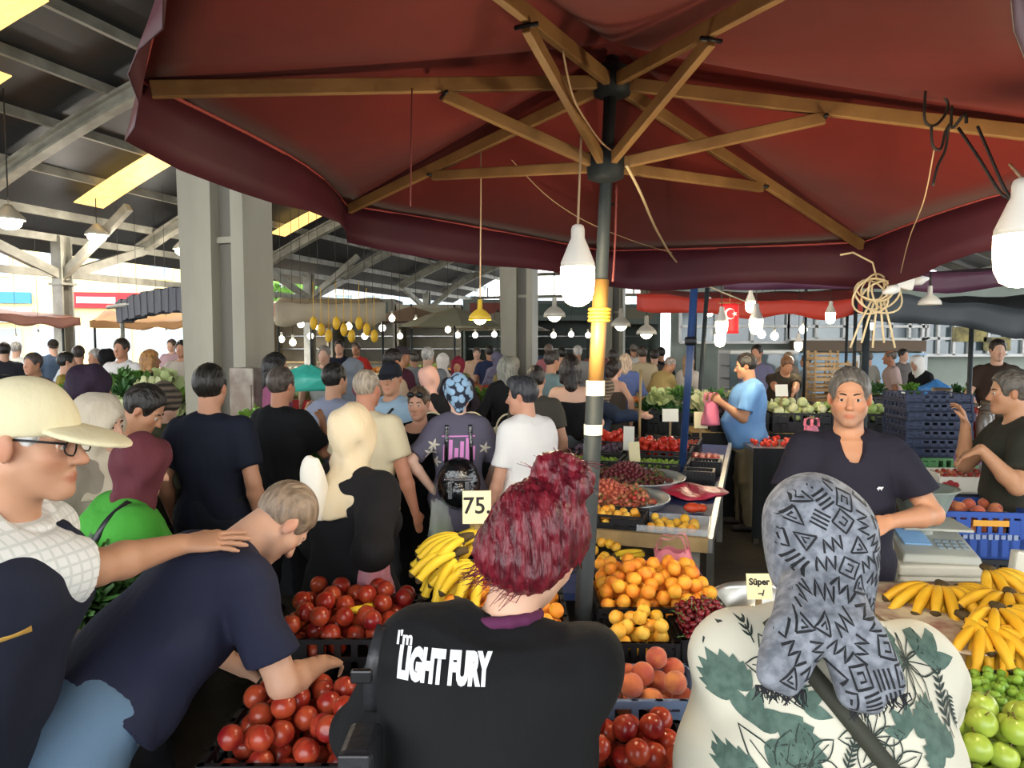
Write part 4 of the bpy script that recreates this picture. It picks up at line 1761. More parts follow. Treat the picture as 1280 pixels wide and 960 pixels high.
M_CRATE_B = mat('crate_black', '#17181c', .45, spec=.4)
M_CRATE_N = mat('crate_navy', '#26304a', .5, spec=.35)
M_CRATE_U = mat('crate_blue', '#2a4fa0', .45, spec=.4)
M_CRATE_G = mat('crate_green', '#3c7a3c', .5)
M_DECK = mat('stall_boards', '#4a3d2e', .7, noise=(5, '#332a20', .7))
M_CLOTH_B = mat('stall_sheet_blue', '#3b4f86', .55, noise=(4, '#2c3c6c', .7), bump=(8, .2), spec=.4)
M_SKIRT = mat('stall_skirt_dark', '#16171a', .8)
M_WOODP = mat('plank_wood', '#a58a5c', .7, noise=(7, '#7f6a45', .7))
M_CARD = mat('cardboard', '#b99a6a', .8, noise=(4, '#a88a5c', .5))
M_PAPER = mat('card_cream', '#e9dcae', .7)
M_PAPERW = mat('card_white', '#e9e6d8', .7)
M_INK = mat('ink_black', '#1a1a1c', .8)
M_TRAY = mat('tray_metal', '#c9c8c2', .28, metal=.85, noise=(6, '#a9a8a2', .5))
R6 = np.random.default_rng(11)

# the stepped stand in front of the customers
st_ = empty('fruit_stand', (.6, 2.2, 0), 0, 'long stepped wooden fruit stand in front of the two women', 'stand')
SO = Vector((.6, 2.2, 0))


def sbox(name, x0, x1, y0, y1, z0, z1, m, parent=st_, org=SO):
    mb = MB()
    mb.box(((x0 + x1) / 2 - org.x, (y0 + y1) / 2 - org.y, (z0 + z1) / 2), (x1 - x0, y1 - y0, z1 - z0))
    return mb.build(name, m, parent, bevel=.004)


S1, S2 = .66, .78
sbox('lower_shelf', -.80, 1.95, 1.62, 2.18, S1 - .03, S1, M_DECK)
sbox('upper_shelf', -.80, .19, 2.18, 2.66, S2 - .03, S2, M_DECK)
sbox('upper_shelf', .285, 1.95, 2.18, 2.86, S2 - .03, S2, M_DECK)
sbox('front_board', -.80, 1.95, 1.62, 1.64, .30, S1 - .03, M_DECK)
sbox('step_board', -.80, .19, 2.18, 2.20, S1, S2 - .03, M_DECK)
sbox('step_board', .285, 1.95, 2.18, 2.20, S1, S2 - .03, M_DECK)
for x in (-.76, .1, 1.0, 1.9):
    for y in (1.70, 2.6):
        sbox('leg', x - .03, x + .03, y - .03, y + .03, 0, (S1 if y < 2 else S2) - .03, M_DECK)


def fruit_crate(x0, x1, y0, y1, z, h, m, clabel, kind, name, n, r, label, cat, group, mound=.05, fill=None, kids=(), up=False, sc=(.93, 1.0), cgroup=None, K=50):
    crate((x0 + x1) / 2, (y0 + y1) / 2, z, x1 - x0, y1 - y0, h, m, clabel, group=cgroup)
    ins, bx = rect(x0 + .014, x1 - .014, y0 + .014, y1 - .014, r)
    bz = z + (fill if fill is not None else .014)
    if fill:
        # the crate is lined with folded packing paper under the fruit
        mb = MB()
        mb.box(((x0 + x1) / 2, (y0 + y1) / 2, z + .013 + (fill - .015) / 2), (x1 - x0 - .03, y1 - y0 - .03, fill - .015))
        tag(mb.build('packing_paper', M_CRATE_B), 'dark packing sheet lining the crate of ' + group, 'packing')
    cx, cy = (x0 + x1) / 2, (y0 + y1) / 2

    def top(a, b):
        return z + h + mound * (1 - .6 * max(abs(a - cx) / (x1 - x0) * 2, abs(b - cy) / (y1 - y0) * 2) ** 2)
    pts = pile(n, r, ins, lambda a, b: bz, top, R6, bx, K)
    spread(kind, name, pts, label, cat, group, R6, kids, up, sc=sc)
    return pts


# left: nectarines the man in navy is choosing from
fruit_crate(-.77, -.27, 1.70, 2.13, S1, .15, M_CRATE_B, 'black plastic crate of nectarines, the front one beside the bending man', 'nectarine', 'nectarine', 95, .0335,
            'red nectarine in the front left crate beside the bending man', 'nectarine', 'nectarines in the front left crate', .075, .05)
fruit_crate(-.77, -.33, 2.21, 2.62, S2, .13, M_CRATE_B, 'black plastic crate of nectarines behind the front one, under the reaching hands', 'nectarine', 'nectarine', 85, .0335,
            'red nectarine in the crate behind the front left one', 'nectarine', 'nectarines in the second left crate', .08, .04)
# between the women: nectarines, peaches, apricots
fruit_crate(.00, .46, 1.66, 1.93, S1, .14, M_CRATE_B, 'black crate of red nectarines low between the two women', 'nectarine', 'nectarine', 50, .0335,
            'red nectarine in the lowest crate between the two women', 'nectarine', 'nectarines between the women', .07, .05)
fruit_crate(.00, .55, 1.94, 2.17, S1, .19, mat('crate_blue_grey', '#6f86a8', .5), 'blue-grey crate of peaches between the two women', 'peach', 'peach', 38, .0345,
            'blushing peach in the crate between the two women', 'peach', 'peaches between the women', .07, .09)
fruit_crate(.295, .525, 2.205, 2.405, S2, .12, M_CRATE_B, 'narrow black crate of apricots below the big apricot heap', 'yellow_apricot', 'apricot', 52, .0245,
            'yellow apricot in the narrow crate below the big heap', 'apricot', 'apricots in the narrow crate', .055, .05)
fruit_crate(.295, .74, 2.42, 2.84, S2, .15, M_CRATE_B, 'wide black crate under the big apricot heap', 'apricot', 'apricot', 150, .0262,
            'ripe orange apricot in the big heap behind the red-haired woman', 'apricot', 'apricots in the big heap', .085, .08)
fruit_crate(-.25, .185, 2.21, 2.64, S2, .15, M_CRATE_B, 'black apricot crate hidden partly by the red-haired woman', 'apricot', 'apricot', 110, .0262,
            'ripe orange apricot beside the umbrella pole', 'apricot', 'apricots left of the pole', .08, .08)
# cherries heaped against the apricots
ins, bx = rect(.545, .705, 2.215, 2.40, .0115)
crate(.625, 2.307, S2, .18, .20, .13, M_CRATE_B, 'small black crate of cherries right of the apricot heap')
mb = MB()
mb.box((.625, 2.307, S2 + .055), (.15, .17, .08))
tag(mb.build('packing_paper', M_CRATE_B), 'dark packing sheet under the cherries', 'packing')
pts = pile(200, .0115, ins, lambda a, b: S2 + .096, lambda a, b: S2 + .17 + .05 * (1 - ((a - .625) / .08) ** 2), R6, bx, 40)
spread('cherry', 'cherry', pts, 'dark red cherry heaped beside the apricots', 'cherry', 'cherries beside the apricots', R6, [('stem', CHSTEM)], sc=(.9, 1.02))


def sign_card(label, p, w, h, m, txt, rz=0.0, tilt=-8, stick=None, ink=M_INK, size=None, name='price_card'):
    o = empty(name, p, rz, label, 'sign')
    mb = MB()
    R = Matrix.Rotation(RAD(tilt), 3, 'X')
    mb.box((0, 0, 0), (w, .004, h), R)
    mb.build('card', m, o)
    mb = MB()
    any_ = False
    for (t, x, z, s) in txt or ():
        v, fs = text_mesh(t, s, .0012)
        mb.add([R @ Vector((x + a, -.0035, z + b)) for a, b in v], fs)
        any_ = True
    if any_:
        mb.build('handwriting', ink, o)
    if stick:
        mb = MB()
        mb.bar(R @ Vector((0, .006, -h * .3)), Vector((0, .006, -stick)), .02, .006)
        mb.build('stake', M_WOODP, o)
    return o


# round deep tray with cherries and its card
def tray(label, c, r, h, m=None):
    mb = MB()
    mb.lathe([(0, .002), (r * .86, .002), (r * .93, .012), (r * .97, h * .8), (r * 1.0, h), (r * 1.03, h + .003), (r * 1.035, h - .004), (r * .985, h * .75), (r * .94, 0), (r * .86, -.006), (0, -.006)], 48)
    return tag(mb.build('round_tray', m or M_TRAY, None, c), label, 'tray')


TC = Vector((.945, 2.61, S2 + .012))
TCr = .195
tray('deep round metal tray of cherries in front of the vendor', TC, TCr, .10)
ins = lambda a, b: (a - TC.x) ** 2 + (b - TC.y) ** 2 < (TCr * .8) ** 2
pts = pile(150, .0115, ins, lambda a, b: TC.z + .003, lambda a, b: TC.z + .055 - .25 * math.hypot(a - TC.x + .03, b - TC.y + .06), R6, (TC.x - .17, TC.x + .17, TC.y - .17, TC.y + .17), 30)
spread('cherry', 'cherry', pts, 'dark cherry lying in the round metal tray', 'cherry', 'cherries in the metal tray', R6, [('stem', CHSTEM)])
sign_card('cream card reading Super over the tray of cherries', P(949, 733, 2.40), .085, .085, M_PAPER, [('Süper', 0, .006, .030), ('–/', .005, -.03, .026)], tilt=-14, stick=.13)
# leaf lying in the tray
mb = MB()
mb.grid(lambda a, b: (.05 * (a - .5), (.022 * math.sin(PI * a)) * (b - .5) * 2, .006 * math.sin(PI * a)), 8, 4)
tag(mb.build('leaf', M_CALYX, None, (TC.x - .12, TC.y - .08, TC.z + .035), (0, RAD(-20), RAD(60)), solid=.001), 'green leaf lying at the rim of the cherry tray', 'leaf')

# right: green plums and apples in front of the bananas
fruit_crate(1.20, 1.62, 1.90, 2.17, S1, .17, M_CRATE_N, 'navy crate of small green plums right of the patterned headscarf', 'green_plum', 'green_plum', 150, .0152,
            'small green plum in the crate behind the green apples', 'plum', 'green plums on the right', .055, .13, K=40)
fruit_crate(1.02, 1.48, 1.64, 1.89, S1, .16, mat('crate_violet', '#3a3a8a', .5), 'violet-blue crate of green apples at the right edge', 'apple', 'apple', 40, .035,
            'pale green apple in the crate at the lower right', 'apple', 'green apples', .10, .06, [('stem', APSTEM)], True, sc=(.94, 1.0))

# ---- bananas
M_BAN = mat('banana_peel', '#e6b42c', .5, noise=(14, '#d89c20', .7), spec=.3, rnd='#eebf3a')
M_BANG = mat('banana_peel_bright', '#f0cf3a', .5, noise=(14, '#e2b82c', .6), spec=.3)
M_BANT = mat('banana_tip', '#4a3a1c', .8)


def banana_mesh(name, m, L=.17, r=.0165, bend=1.05):
    """a curved five-sided fruit from its stalk at the origin, curving down"""
    mb = MB()
    N = 14
    pts, rs = [], []
    R = L / bend
    for i in range(N + 1):
        t = i / N
        a = bend * t
        pts.append(Vector((R * math.sin(a), 0, -R * (1 - math.cos(a)))))
        if t < .14:
            q = .42 + .25 * (t / .14)
        elif t > .88:
            q = max(.22, math.sqrt(max(0, 1 - ((t - .88) / .125) ** 2)))
        else:
            q = .67 + .33 * math.sin((t - .14) / .74 * PI) ** .55
        rs.append(r * q)
    vs, fs, n = [], [], 10
    for i, p in enumerate(pts):
        tg = (pts[min(i + 1, N)] - pts[max(i - 1, 0)]).normalized()
        y = Vector((0, 1, 0))
        x = y.cross(tg)
        for j in range(n):
            a = 2 * PI * j / n
            k = 1 + .06 * math.cos(5 * a)
            vs.append(p + (x * math.cos(a) + y * math.sin(a)) * rs[i] * k)
    for i in range(N):
        mb.mi = 1 if i < 1 or i >= N - 1 else 0
        mb.add([], [])
        for j in range(n):
            j2 = (j + 1) % n
            fs.append((i * n + j, i * n + j2, (i + 1) * n + j2, (i + 1) * n + j, mb.mi))
    b = len(mb.v)
    mb.v += [tuple(v) for v in vs]
    for f in fs:
        mb.f.append([b + q for q in f[:4]])
        mb.m.append(f[4])
        mb.sm.append(True)
    mb.f.append([b + j for j in range(n)])
    mb.m.append(1)
    mb.sm.append(False)
    mb.f.append([b + N * n + j for j in range(n)])
    mb.m.append(1)
    mb.sm.append(False)
    mb.mi = 0
    return mb.mesh(name, [m, M_BANT])


BAN = [banana_mesh('banana', M_BAN, .17 + .015 * k, .0175, .95 + .12 * k) for k in range(3)]
BANB = banana_mesh('banana', M_BANG, .175, .0165, 1.0)
_m = MB()
_m.tube([(-.028, 0, .006), (-.012, 0, .004), (.006, 0, 0), (.02, 0, -.003)], [.009, .013, .016, .012], 8)
CROWN = _m.mesh('stem', M_BANT)


def bunch(label, p, rz, n, fan=110, pitch=18, roll=0, rows=2, meshes=BAN, group=None, sc=1.0):
    """a hand of bananas: fruits side by side on one woody crown"""
    e = empty('banana_bunch', p, rz, label, 'bananas', group)
    e.rotation_euler = (RAD(roll), 0, rz)
    e.scale = (sc,) * 3
    c = link_mesh('stem', CROWN, e)
    c.scale = (1.0, 1.5, 1.1)
    for k in range(n):
        rw = k % rows
        m_ = max(1, math.ceil(n / rows) - 1)
        f = ((k // rows) / m_ - .5) + (.5 / m_ if rw else 0)
        o = link_mesh('banana', meshes[k % len(meshes)], e)
        a = RAD(fan) * f
        o.location = (.012 * math.cos(a), .026 * math.sin(a) * 1.4, -.012 * rw)
        o.rotation_euler = Euler((RAD(6 * math.sin(k * 2.1)), RAD(-pitch + 26 * rw), a), 'XYZ')
    return e


# a printed cloth under the bananas, draped over the stand
M_PCLOTH = mat('printed_cloth', '#cfc4a8', .8, noise=(9, '#7a2a34', .8), bump=(10, .2))
mb = MB()


def drape(a, b):
    x = 1.02 + .95 * a
    y = 2.18 + .66 * b
    z = S2 + .112 + .018 * math.sin(a * 21 + b * 5) * (1 - b) + .01 * math.sin(b * 17 + a * 9)
    if b < .12:
        z -= (.12 - b) * .35
    return (x, y, z)


sbox('riser', 1.30, 1.95, 2.22, 2.84, S2, S2 + .09, M_CARD)
mb.grid(drape, 26, 20)
mb2 = MB()


def drape2(a, b):
    x = 1.29 + .67 * a
    y = 2.185 + .66 * b
    z = S2 + .10 + .010 * math.sin(a * 19 + b * 5) * (1 - b)
    return (x, y, z)


mb2.grid(drape2, 26, 20)
tag(mb2.build('printed_cloth', M_PCLOTH, solid=.004), 'red and cream printed cloth spread under the bananas', 'cloth')
BZ = S2 + .13
bunch('front banana bunch with dark tips hanging over the printed cloth', P(1232, 783, 2.28), RAD(-85), 11, 130, 2, sc=.98)
bunch('lowest banana bunch at the right border above the green plums', P(1272, 792, 2.25), RAD(-100), 10, 120, 2, sc=.98)
bunch('big fanned banana bunch nearest the patterned headscarf', P(1178, 733, 2.62), RAD(-95), 20, 170, 10, meshes=BAN, sc=1.12)
bunch('banana bunch standing behind the big fanned one', P(1236, 712, 2.72), RAD(-70), 9, 100, 2, sc=1.05)
bunch('banana bunch lying at the right end of the stand', P(1262, 742, 2.50), RAD(-110), 11, 120, 12, sc=1.05)
bunch('ripe banana bunch with tips toward the viewer beside the green plums', P(1248, 760, 2.36), RAD(-80), 12, 140, 8, sc=1.0)
bunch('low banana bunch between the fanned one and the green plums', P(1205, 770, 2.34), RAD(-50), 7, 80, 2, sc=.95)
bunch('spotted banana bunch at the right border behind the others', P(1290, 738, 2.75), RAD(-100), 9, 100, 8, sc=1.05)
# left bananas beside the price card
LB = [(P(582, 672, 2.52), RAD(-160), 9, 'bright yellow banana bunch on top beside the price card'),
      (P(575, 690, 2.45), RAD(-175), 8, 'bright yellow banana bunch under the top one by the price card'),
      (P(600, 705, 2.42), RAD(-150), 8, 'lowest bright yellow banana bunch behind the red-haired woman'),
      (P(612, 668, 2.60), RAD(170), 7, 'bright yellow banana bunch right behind the price card')]
mb = MB()
mb.box((-.13, 2.46, S2 + .06), (.24, .34, .12))
for p, rz, n, lab in LB:
    bunch(lab, p, rz, n, 70, 6, meshes=[BANB], sc=1.05)
o = link_mesh('banana', BANB, None, P(432, 764, 2.36), (RAD(80), 0, RAD(12)))
tag(o, 'single bright banana lying on the nectarines', 'banana')
sign_card('cream price card reading 75 beside the bright bananas', P(596, 634, 2.62), .105, .12, M_PAPER, [('75.', 0, -.022, .085)], rz=RAD(4), stick=.28)

# ------------------------------------------------------------------ the long blue table behind, along the hall
TZ = .88
HR = -HALL
tb = empty('market_table', W(-.79, 3.53, 0), HR, 'long table with a blue sheet and aluminium edge running back beside the aisle', 'table')


def tl(u, v, z):
    return (u + .79, v - 3.53, z)


mb = MB()
mb.box(tl(-.79, 5.23, TZ - .02), (1.2, 3.4, .03))
mb.build('tabletop', M_CLOTH_B, tb)
mb = MB()
mb.box(tl(-.175, 5.23, TZ - .015), (.03, 3.42, .07))
mb.build('edge_strip', M_ALU, tb)
mb = MB()
mb.box(tl(-.79, 3.515, TZ - .01), (1.22, .03, .07))
mb.build('front_plank', M_WOODP, tb)
mb = MB()
mb.box(tl(-1.38, 5.23, .42), (.02, 3.38, .82))
mb.build('skirt', M_SKIRT, tb)
for (u, v) in ((-.25, 3.63), (-.25, 6.8), (-1.3, 3.63), (-1.3, 6.8), (-.25, 5.2)):
    mb = MB()
    mb.bar(tl(u, v, 0), tl(u, v, TZ - .03), .05)
    mb.build('leg', M_STEEL, tb)
# the low blue counter joining it to the fruit stand
lt = empty('low_counter', (.25, 3.12, 0), 0, 'low counter with a blue sheet between the apricot heap and the long table', 'table')
mb = MB()
mb.box((.05, 0, .80), (1.05, .46, .03))
mb.build('counter_top', M_CLOTH_B, lt)
for x in (-.42, .52):
    for y in (-.2, .2):
        mb = MB()
        mb.bar((x, y, 0), (x, y, .785), .045)
        mb.build('leg', M_DECK, lt)
LZ = .817


def on_table(px, py, z=TZ):
    return G(px, py, z)


def tile(kind, name, n, r, poly_px, zb, mound, label, cat, group, kids=(), up=False, sc=(.9, 1.02), K=30, base=None):
    """fruit heaped inside a rectangle given in hall coordinates (u0, u1, v0, v1)"""
    u0, u1, v0, v1 = poly_px
    ins, bx = rect(u0, u1, v0, v1, r)
    cu, cv = (u0 + u1) / 2, (v0 + v1) / 2

    def top(a, b):
        return zb + mound * (1.15 - ((a - cu) / (u1 - u0) * 2) ** 2 * .8 - ((b - cv) / (v1 - v0) * 2) ** 2 * .6) + 2 * r
    pts = pile(n, r, ins, base or (lambda a, b: zb), top, R6, bx, K)
    spread(kind, name, pts, label, cat, group, R6, kids, up, X=lambda p: W(p[0], p[1], p[2]), sc=sc)


def hcrate(u, v, z, w, d, h, m, label):
    o = crate(0, 0, 0, w, d, h, m, label, HR)
    o.location = W(u, v, z)
    return o


# small apricots on the near end: a black crate and a clear tray
hcrate(-.80, 3.67, TZ - .004, .60, .22, .09, M_CRATE_B, 'black crate of yellow apricots at the near end of the long table')
tile('yellow_apricot', 'apricot', 52, .0245, (-1.08, -.52, 3.57, 3.77), TZ + .012, .08, 'yellow apricot in the black crate at the near end of the long table', 'apricot', 'apricots at the near end of the long table')
M_CLEAR = mat('clear_plastic', '#cfd6da', .15, alpha=.35, spec=.6)
mb = MB()
mb.box((0, 0, .004), (.34, .28, .006))
for sx in (-1, 1):
    mb.box((sx * .17, 0, .03), (.006, .28, .055))
for sy in (-1, 1):
    mb.box((0, sy * .14, .03), (.34, .006, .055))
o = mb.build('clear_tray', M_CLEAR, None, W(-.355, 3.69, TZ - .004), (0, 0, HR))
tag(o, 'clear plastic tray with a few apricots at the corner of the long table', 'tray')
tile('yellow_apricot', 'apricot', 14, .0245, (-.49, -.23, 3.58, 3.80), TZ + .006, .03, 'apricot in the clear plastic tray at the table corner', 'apricot', 'apricots in the clear tray')
# loose fruit on the low counter
rows_ = [(728, 665 + 20), (738, 676 + 10), (752, 678), (762, 680), (770, 684), (756, 696), (752, 700), (733, 707), (722, 690), (730, 696), (718, 700), (742, 688)]
for i, (px, py) in enumerate(rows_):
    p = G(px, py + 6, LZ)
    p.z = LZ + .0245
    o = link_mesh('apricot', F['yellow_apricot'], None, p, (i, i * .7, i * 1.3))
    tag(o, 'loose yellow apricot rolled out on the blue counter', 'apricot', 'loose apricots on the blue counter')
for k, (px, py, rz, lab) in enumerate(((771, 703, .1, 'loose banana lying flat on the blue counter'), (806, 695, 2.9, 'second loose banana touching the pink bag on the blue counter'))):
    p = G(px, py, LZ)
    p.z = LZ + .020
    tag(link_mesh('banana', BANB, None, p, (RAD(84), 0, rz)), lab, 'banana')


def bag_mesh(name, m, w, d, h, handles=True, seed=1, closed=False):
    """a crumpled thin plastic carrier bag standing on its base"""
    mb = MB()
    rg = random.Random(seed)
    n, k = 22, 9
    vs, fs = [], []
    ph = [rg.uniform(0, 6) for _ in range(6)]
    for i in range(k + 1):
        t = i / k
        for j in range(n):
            a = 2 * PI * j / n
            sq = 1 / max(abs(math.cos(a)), abs(math.sin(a))) ** .55
            rr = (1 + .10 * math.sin(3 * a + ph[0] + 4 * t) + .07 * math.sin(7 * a + ph[1] - 6 * t))
            taper = 1 - .35 * t if not closed else (1 - .9 * max(0, t - .55) / .45) * (.85 + .3 * math.sin(PI * t))
            vs.append((w / 2 * math.cos(a) * sq * rr * taper, d / 2 * math.sin(a) * sq * rr * taper * (1 - .3 * t), h * t + .01 * math.sin(5 * a + ph[2]) * t))
    for i in range(k):
        for j in range(n):
            j2 = (j + 1) % n
            fs.append((i * n + j, i * n + j2, (i + 1) * n + j2, (i + 1) * n + j))
    fs.append(tuple(range(n - 1, -1, -1)))
    mb.add(vs, fs, True)
    if handles:
        for s in (-1, 1):
            def hd(a, b):
                x = w * .28 * math.cos(PI * a) * 1
                z = h * (.95 + .55 * math.sin(PI * a))
                return (x, s * d * .22 + (b - .5) * .03, z + .02 * math.sin(a * 9))
            mb.grid(hd, 12, 2)
    return mb.mesh(name, m)


M_PINK = mat('pink_plastic', '#e0808c', .35, alpha=.88, spec=.5, bump=(20, .5))
M_REDP = mat('red_plastic', '#d8344c', .3, spec=.6, bump=(18, .8), noise=(8, '#e86a86', .5))
M_CLEARB = mat('clear_bag', '#dfe6dc', .2, alpha=.4, spec=.6, bump=(18, .6))
p = G(845, 728, LZ)
p.z = LZ
tag(link_mesh('carrier_bag', bag_mesh('carrier_bag', M_PINK, .22, .14, .14), None, (p.x, p.y, LZ + .002), (0, RAD(-6), RAD(-25))), 'crumpled pink carrier bag on the blue counter behind the apricot heap', 'bag')
p = W(-.36, 4.62, TZ)
tag(link_mesh('plastic_bags', bag_mesh('plastic_bags', M_REDP, .34, .42, .055, False, 4, True), None, (p.x, p.y, TZ), (0, 0, .4)), 'flat pile of red plastic bags on the blue table beside the trays', 'bags')
p = W(-.30, 4.12, TZ)
mb = MB()
mb.ball((0, 0, .028), (.05, .035, .028), 14, 8)
mb.ball((.055, .01, .024), (.03, .03, .024), 12, 8)
tag(mb.build('orange_pouch', mat('orange_plastic', '#e0502a', .35, spec=.5, bump=(20, .5)), None, p), 'small shiny orange pouch on the blue table', 'pouch')
# two wide trays of berries
for (u, v, r, kind, nm, lab, tlab, grp, n) in (
        (-.74, 4.10, .31, 'strawberry', 'strawberry', 'small strawberry heaped on the nearer round tray', 'wide round tray of strawberries, the nearer of two', 'strawberries on the nearer tray', 120),
        (-.73, 4.76, .33, 'dark_berry', 'strawberry', 'small dark strawberry heaped on the farther round tray', 'wide round tray of dark strawberries, the farther of two', 'dark strawberries on the farther tray', 100)):
    c = W(u, v, TZ + .035)
    mb = MB()
    mb.lathe([(r * .55, 0), (r * .6, .03)], 24, (0, 0, -.036))
    tag(mb.build('tray_stand', M_CRATE_N, None, c), 'navy stand raising the ' + tlab, 'stand')
    tray(tlab, c, r, .035, mat('tray_enamel', '#cfd3d2', .25, metal=.5, spec=.6))
    cc = c + Vector((-.045, 0, 0))
    ins = (lambda a, b, cc=cc, r=r: math.hypot(a - cc.x, b - cc.y) < r * .74)
    mb = MB()
    mb.lathe([(r * .66, .0), (r * .56, .018), (r * .34, .07), (r * .15, .11), (0, .12)], 24)
    for k in range(170):
        q, a = r * .66 * math.sqrt((k + .5) / 170), k * 2.39996
        mb.ball((q * math.cos(a), q * math.sin(a), float(np.interp(q / r, [0, .15, .34, .56, .66], [.12, .11, .07, .02, .006])) + .003), (.0145, .0145, .016), 7, 5)
    tag(mb.build('strawberries', F[kind].materials[0], None, cc), 'strawberries lying under the top ones of the ' + tlab, 'strawberries', None, 'stuff')
    pts = pile(n, .0150, ins, lambda a, b, cc=cc, r=r: cc.z + max(.003, float(np.interp(math.hypot(a - cc.x, b - cc.y) / r, [0, .18, .38, .6, .7], [.14, .125, .085, .03, .003]))), lambda a, b, cc=cc, r=r: cc.z + .06 + .17 * (1 - math.hypot(a - cc.x, b - cc.y) / (r * .8)),
               R6, (cc.x - r, cc.x + r, cc.y - r, cc.y + r), 30)
    spread(kind, nm, pts, lab, 'strawberry', grp, R6, [('calyx', CALYX)], sc=(.9, 1.05))
    for q in range(4):
        o = link_mesh(nm, F[kind], None, (c.x + r * .62 + .02 * (q % 2), c.y - r * .3 + .03 * (q // 2), c.z + .018), (q, 1, q))
        tag(o, lab.replace('heaped', 'strayed to the right') + '', 'strawberry', grp + ', strayed')
# crates of green plums, dark plums, tomatoes, strawberries
hcrate(-1.13, 5.30, TZ - .004, .46, .36, .10, M_CRATE_B, 'black crate of green plums in front of the dark plums')
tile('small_green_plum', 'green_plum', 75, .0150, (-1.34, -.92, 5.14, 5.46), TZ + .05, .08, 'small green plum in the crate left of the blue pole', 'plum', 'green plums left of the blue pole',
     base=lambda a, b: TZ + .05)
hcrate(-.64, 5.32, TZ - .004, .46, .36, .10, M_CRATE_B, 'black crate of green plums at the foot of the blue pole')
tile('small_green_plum', 'green_plum', 75, .0150, (-.85, -.43, 5.16, 5.48), TZ + .05, .06, 'small green plum in the crate at the blue pole', 'plum', 'green plums at the blue pole')
hcrate(-1.16, 5.72, TZ - .004, .42, .36, .10, M_CRATE_B, 'black crate of dark plums on the long table')
tile('dark_plum', 'dark_plum', 60, .022, (-1.35, -.97, 5.56, 5.88), TZ + .05, .07, 'dusky dark plum in the crate behind the green plums', 'plum', 'dark plums')
hcrate(-.66, 5.76, TZ - .004, .46, .36, .12, M_CRATE_B, 'black crate of tomatoes behind the blue pole')
tile('tomato', 'tomato', 60, .028, (-.87, -.45, 5.60, 5.92), TZ + .06, .09, 'red tomato in the crate behind the blue pole', 'tomato', 'tomatoes behind the blue pole')
hcrate(-1.15, 6.22, TZ - .004, .44, .46, .12, M_CRATE_B, 'black crate of tomatoes heaped before the woman in navy')
tile('tomato', 'tomato', 70, .028, (-1.35, -.95, 6.01, 6.43), TZ + .06, .12, 'red tomato heaped before the woman in navy', 'tomato', 'tomatoes before the woman in navy')
hcrate(-.64, 6.26, TZ - .004, .48, .46, .12, M_CRATE_B, 'black crate of strawberries at the far end of the long table')
tile('strawberry', 'strawberry', 75, .0160, (-.86, -.42, 6.05, 6.47), TZ + .07, .10, 'red strawberry in the crate at the far end of the long table', 'strawberry', 'strawberries at the far end')
mb = MB()
mb.box((0, 0, .02), (.32, .40, .04))
mb.mi = 1
for k in range(5):
    mb.ball((-.1 + .05 * k, .02 * (k % 2), .05), (.04, .13, .025), 10, 6)
tag(mb.build('steel_tray', [M_ALU, mat('red_meat', '#c23a34', .4, spec=.5)], None, W(-.36, 5.86, TZ - .004), (0, 0, HR)), 'flat metal tray of red slices at the table edge beside the man in light blue', 'tray')
for k, (u, v, lab) in enumerate(((-.46, 4.98, 'small black empty box beside the red plastic bags'), (-.44, 5.40, 'small black box next to the metal tray of red slices'))):
    hcrate(u + .14, v, TZ - .004, .20, .16, .10, M_CRATE_B, lab)
# cards on stakes
sign_card('white blank-faced price card leaning left of the strawberry tray', P(741, 588, 4.75), .075, .20, M_PAPERW, None, tilt=-12, stick=.16, rz=RAD(-25))
sign_card('tall white price card standing in the green plums', P(786, 548, 5.65), .085, .19, M_PAPERW, None, tilt=-6, stick=.18, rz=RAD(-15))
sign_card('cream price card standing in front of the tall white one', P(793, 566, 5.25), .09, .16, M_PAPER, None, tilt=-8, stick=.24, rz=RAD(20))
sign_card('white price card among the tomatoes right of the blue pole', P(838, 519, 6.7), .15, .12, M_PAPERW, None, tilt=-6, stick=.22)
sign_card('pale price card at the far end of the long table', P(876, 525, 6.9), .13, .16, M_PAPER, None, tilt=-6, stick=.22)
# wooden stick and blue pole of the awnings
mb = MB()
mb.tube([P(799, 560, 6.2), P(801, 462, 6.2)], .011, 8)
tag(mb.build('wooden_stick', M_WOODP), 'thin upright wooden stick standing in the strawberries', 'stick')
a, b = P(852, 590, 5.05), P(868, 357, 4.9)
a.z = TZ + .0
mb = MB()
mb.tube([a, b], .026, 14)
bp_ = mb.build('blue_pole', mat('blue_pole_paint', '#2c4674', .4, spec=.5, noise=(6, '#22345a', .6)))
tag(bp_, 'leaning dark blue umbrella pole standing on the long table', 'pole')
mb = MB()
mb.lathe([(.03, -.03), (.042, -.02), (.042, .02), (.03, .03)], 14, a.lerp(b, .72))
mb.build('clamp', M_BLACK, bp_)
a, b = P(866, 570, 8.0), P(884, 360, 8.0)
a.z = 0
mb = MB()
mb.tube([a, b], .024, 12)
tag(mb.build('awning_pole', M_POLE), 'dark awning pole just right of the leaning blue pole', 'pole')


# ------------------------------------------------------------------ the people, nearest first
_t0 = time.time()
NAVY = '#23263a'


def strap(o, pts, wid, m, name, parent, garment=None, lift=.006, thick=.004):
    """a flat band laid over points (person space); pts pairs of (point, outward normal)"""
    mb = MB()
    vs = []
    n = len(pts)
    for i, (p, nr) in enumerate(pts):
        a, b = Vector(pts[max(i - 1, 0)][0]), Vector(pts[min(i + 1, n - 1)][0])
        t = (b - a).normalized()
        sdv = t.cross(Vector(nr)).normalized()
        vs += [Vector(p) + sdv * wid / 2, Vector(p) - sdv * wid / 2]
    mb.add(vs, [(2 * i, 2 * i + 1, 2 * i + 3, 2 * i + 2) for i in range(n - 1)], True)
    return mb.build(name, m, parent, solid=thick)


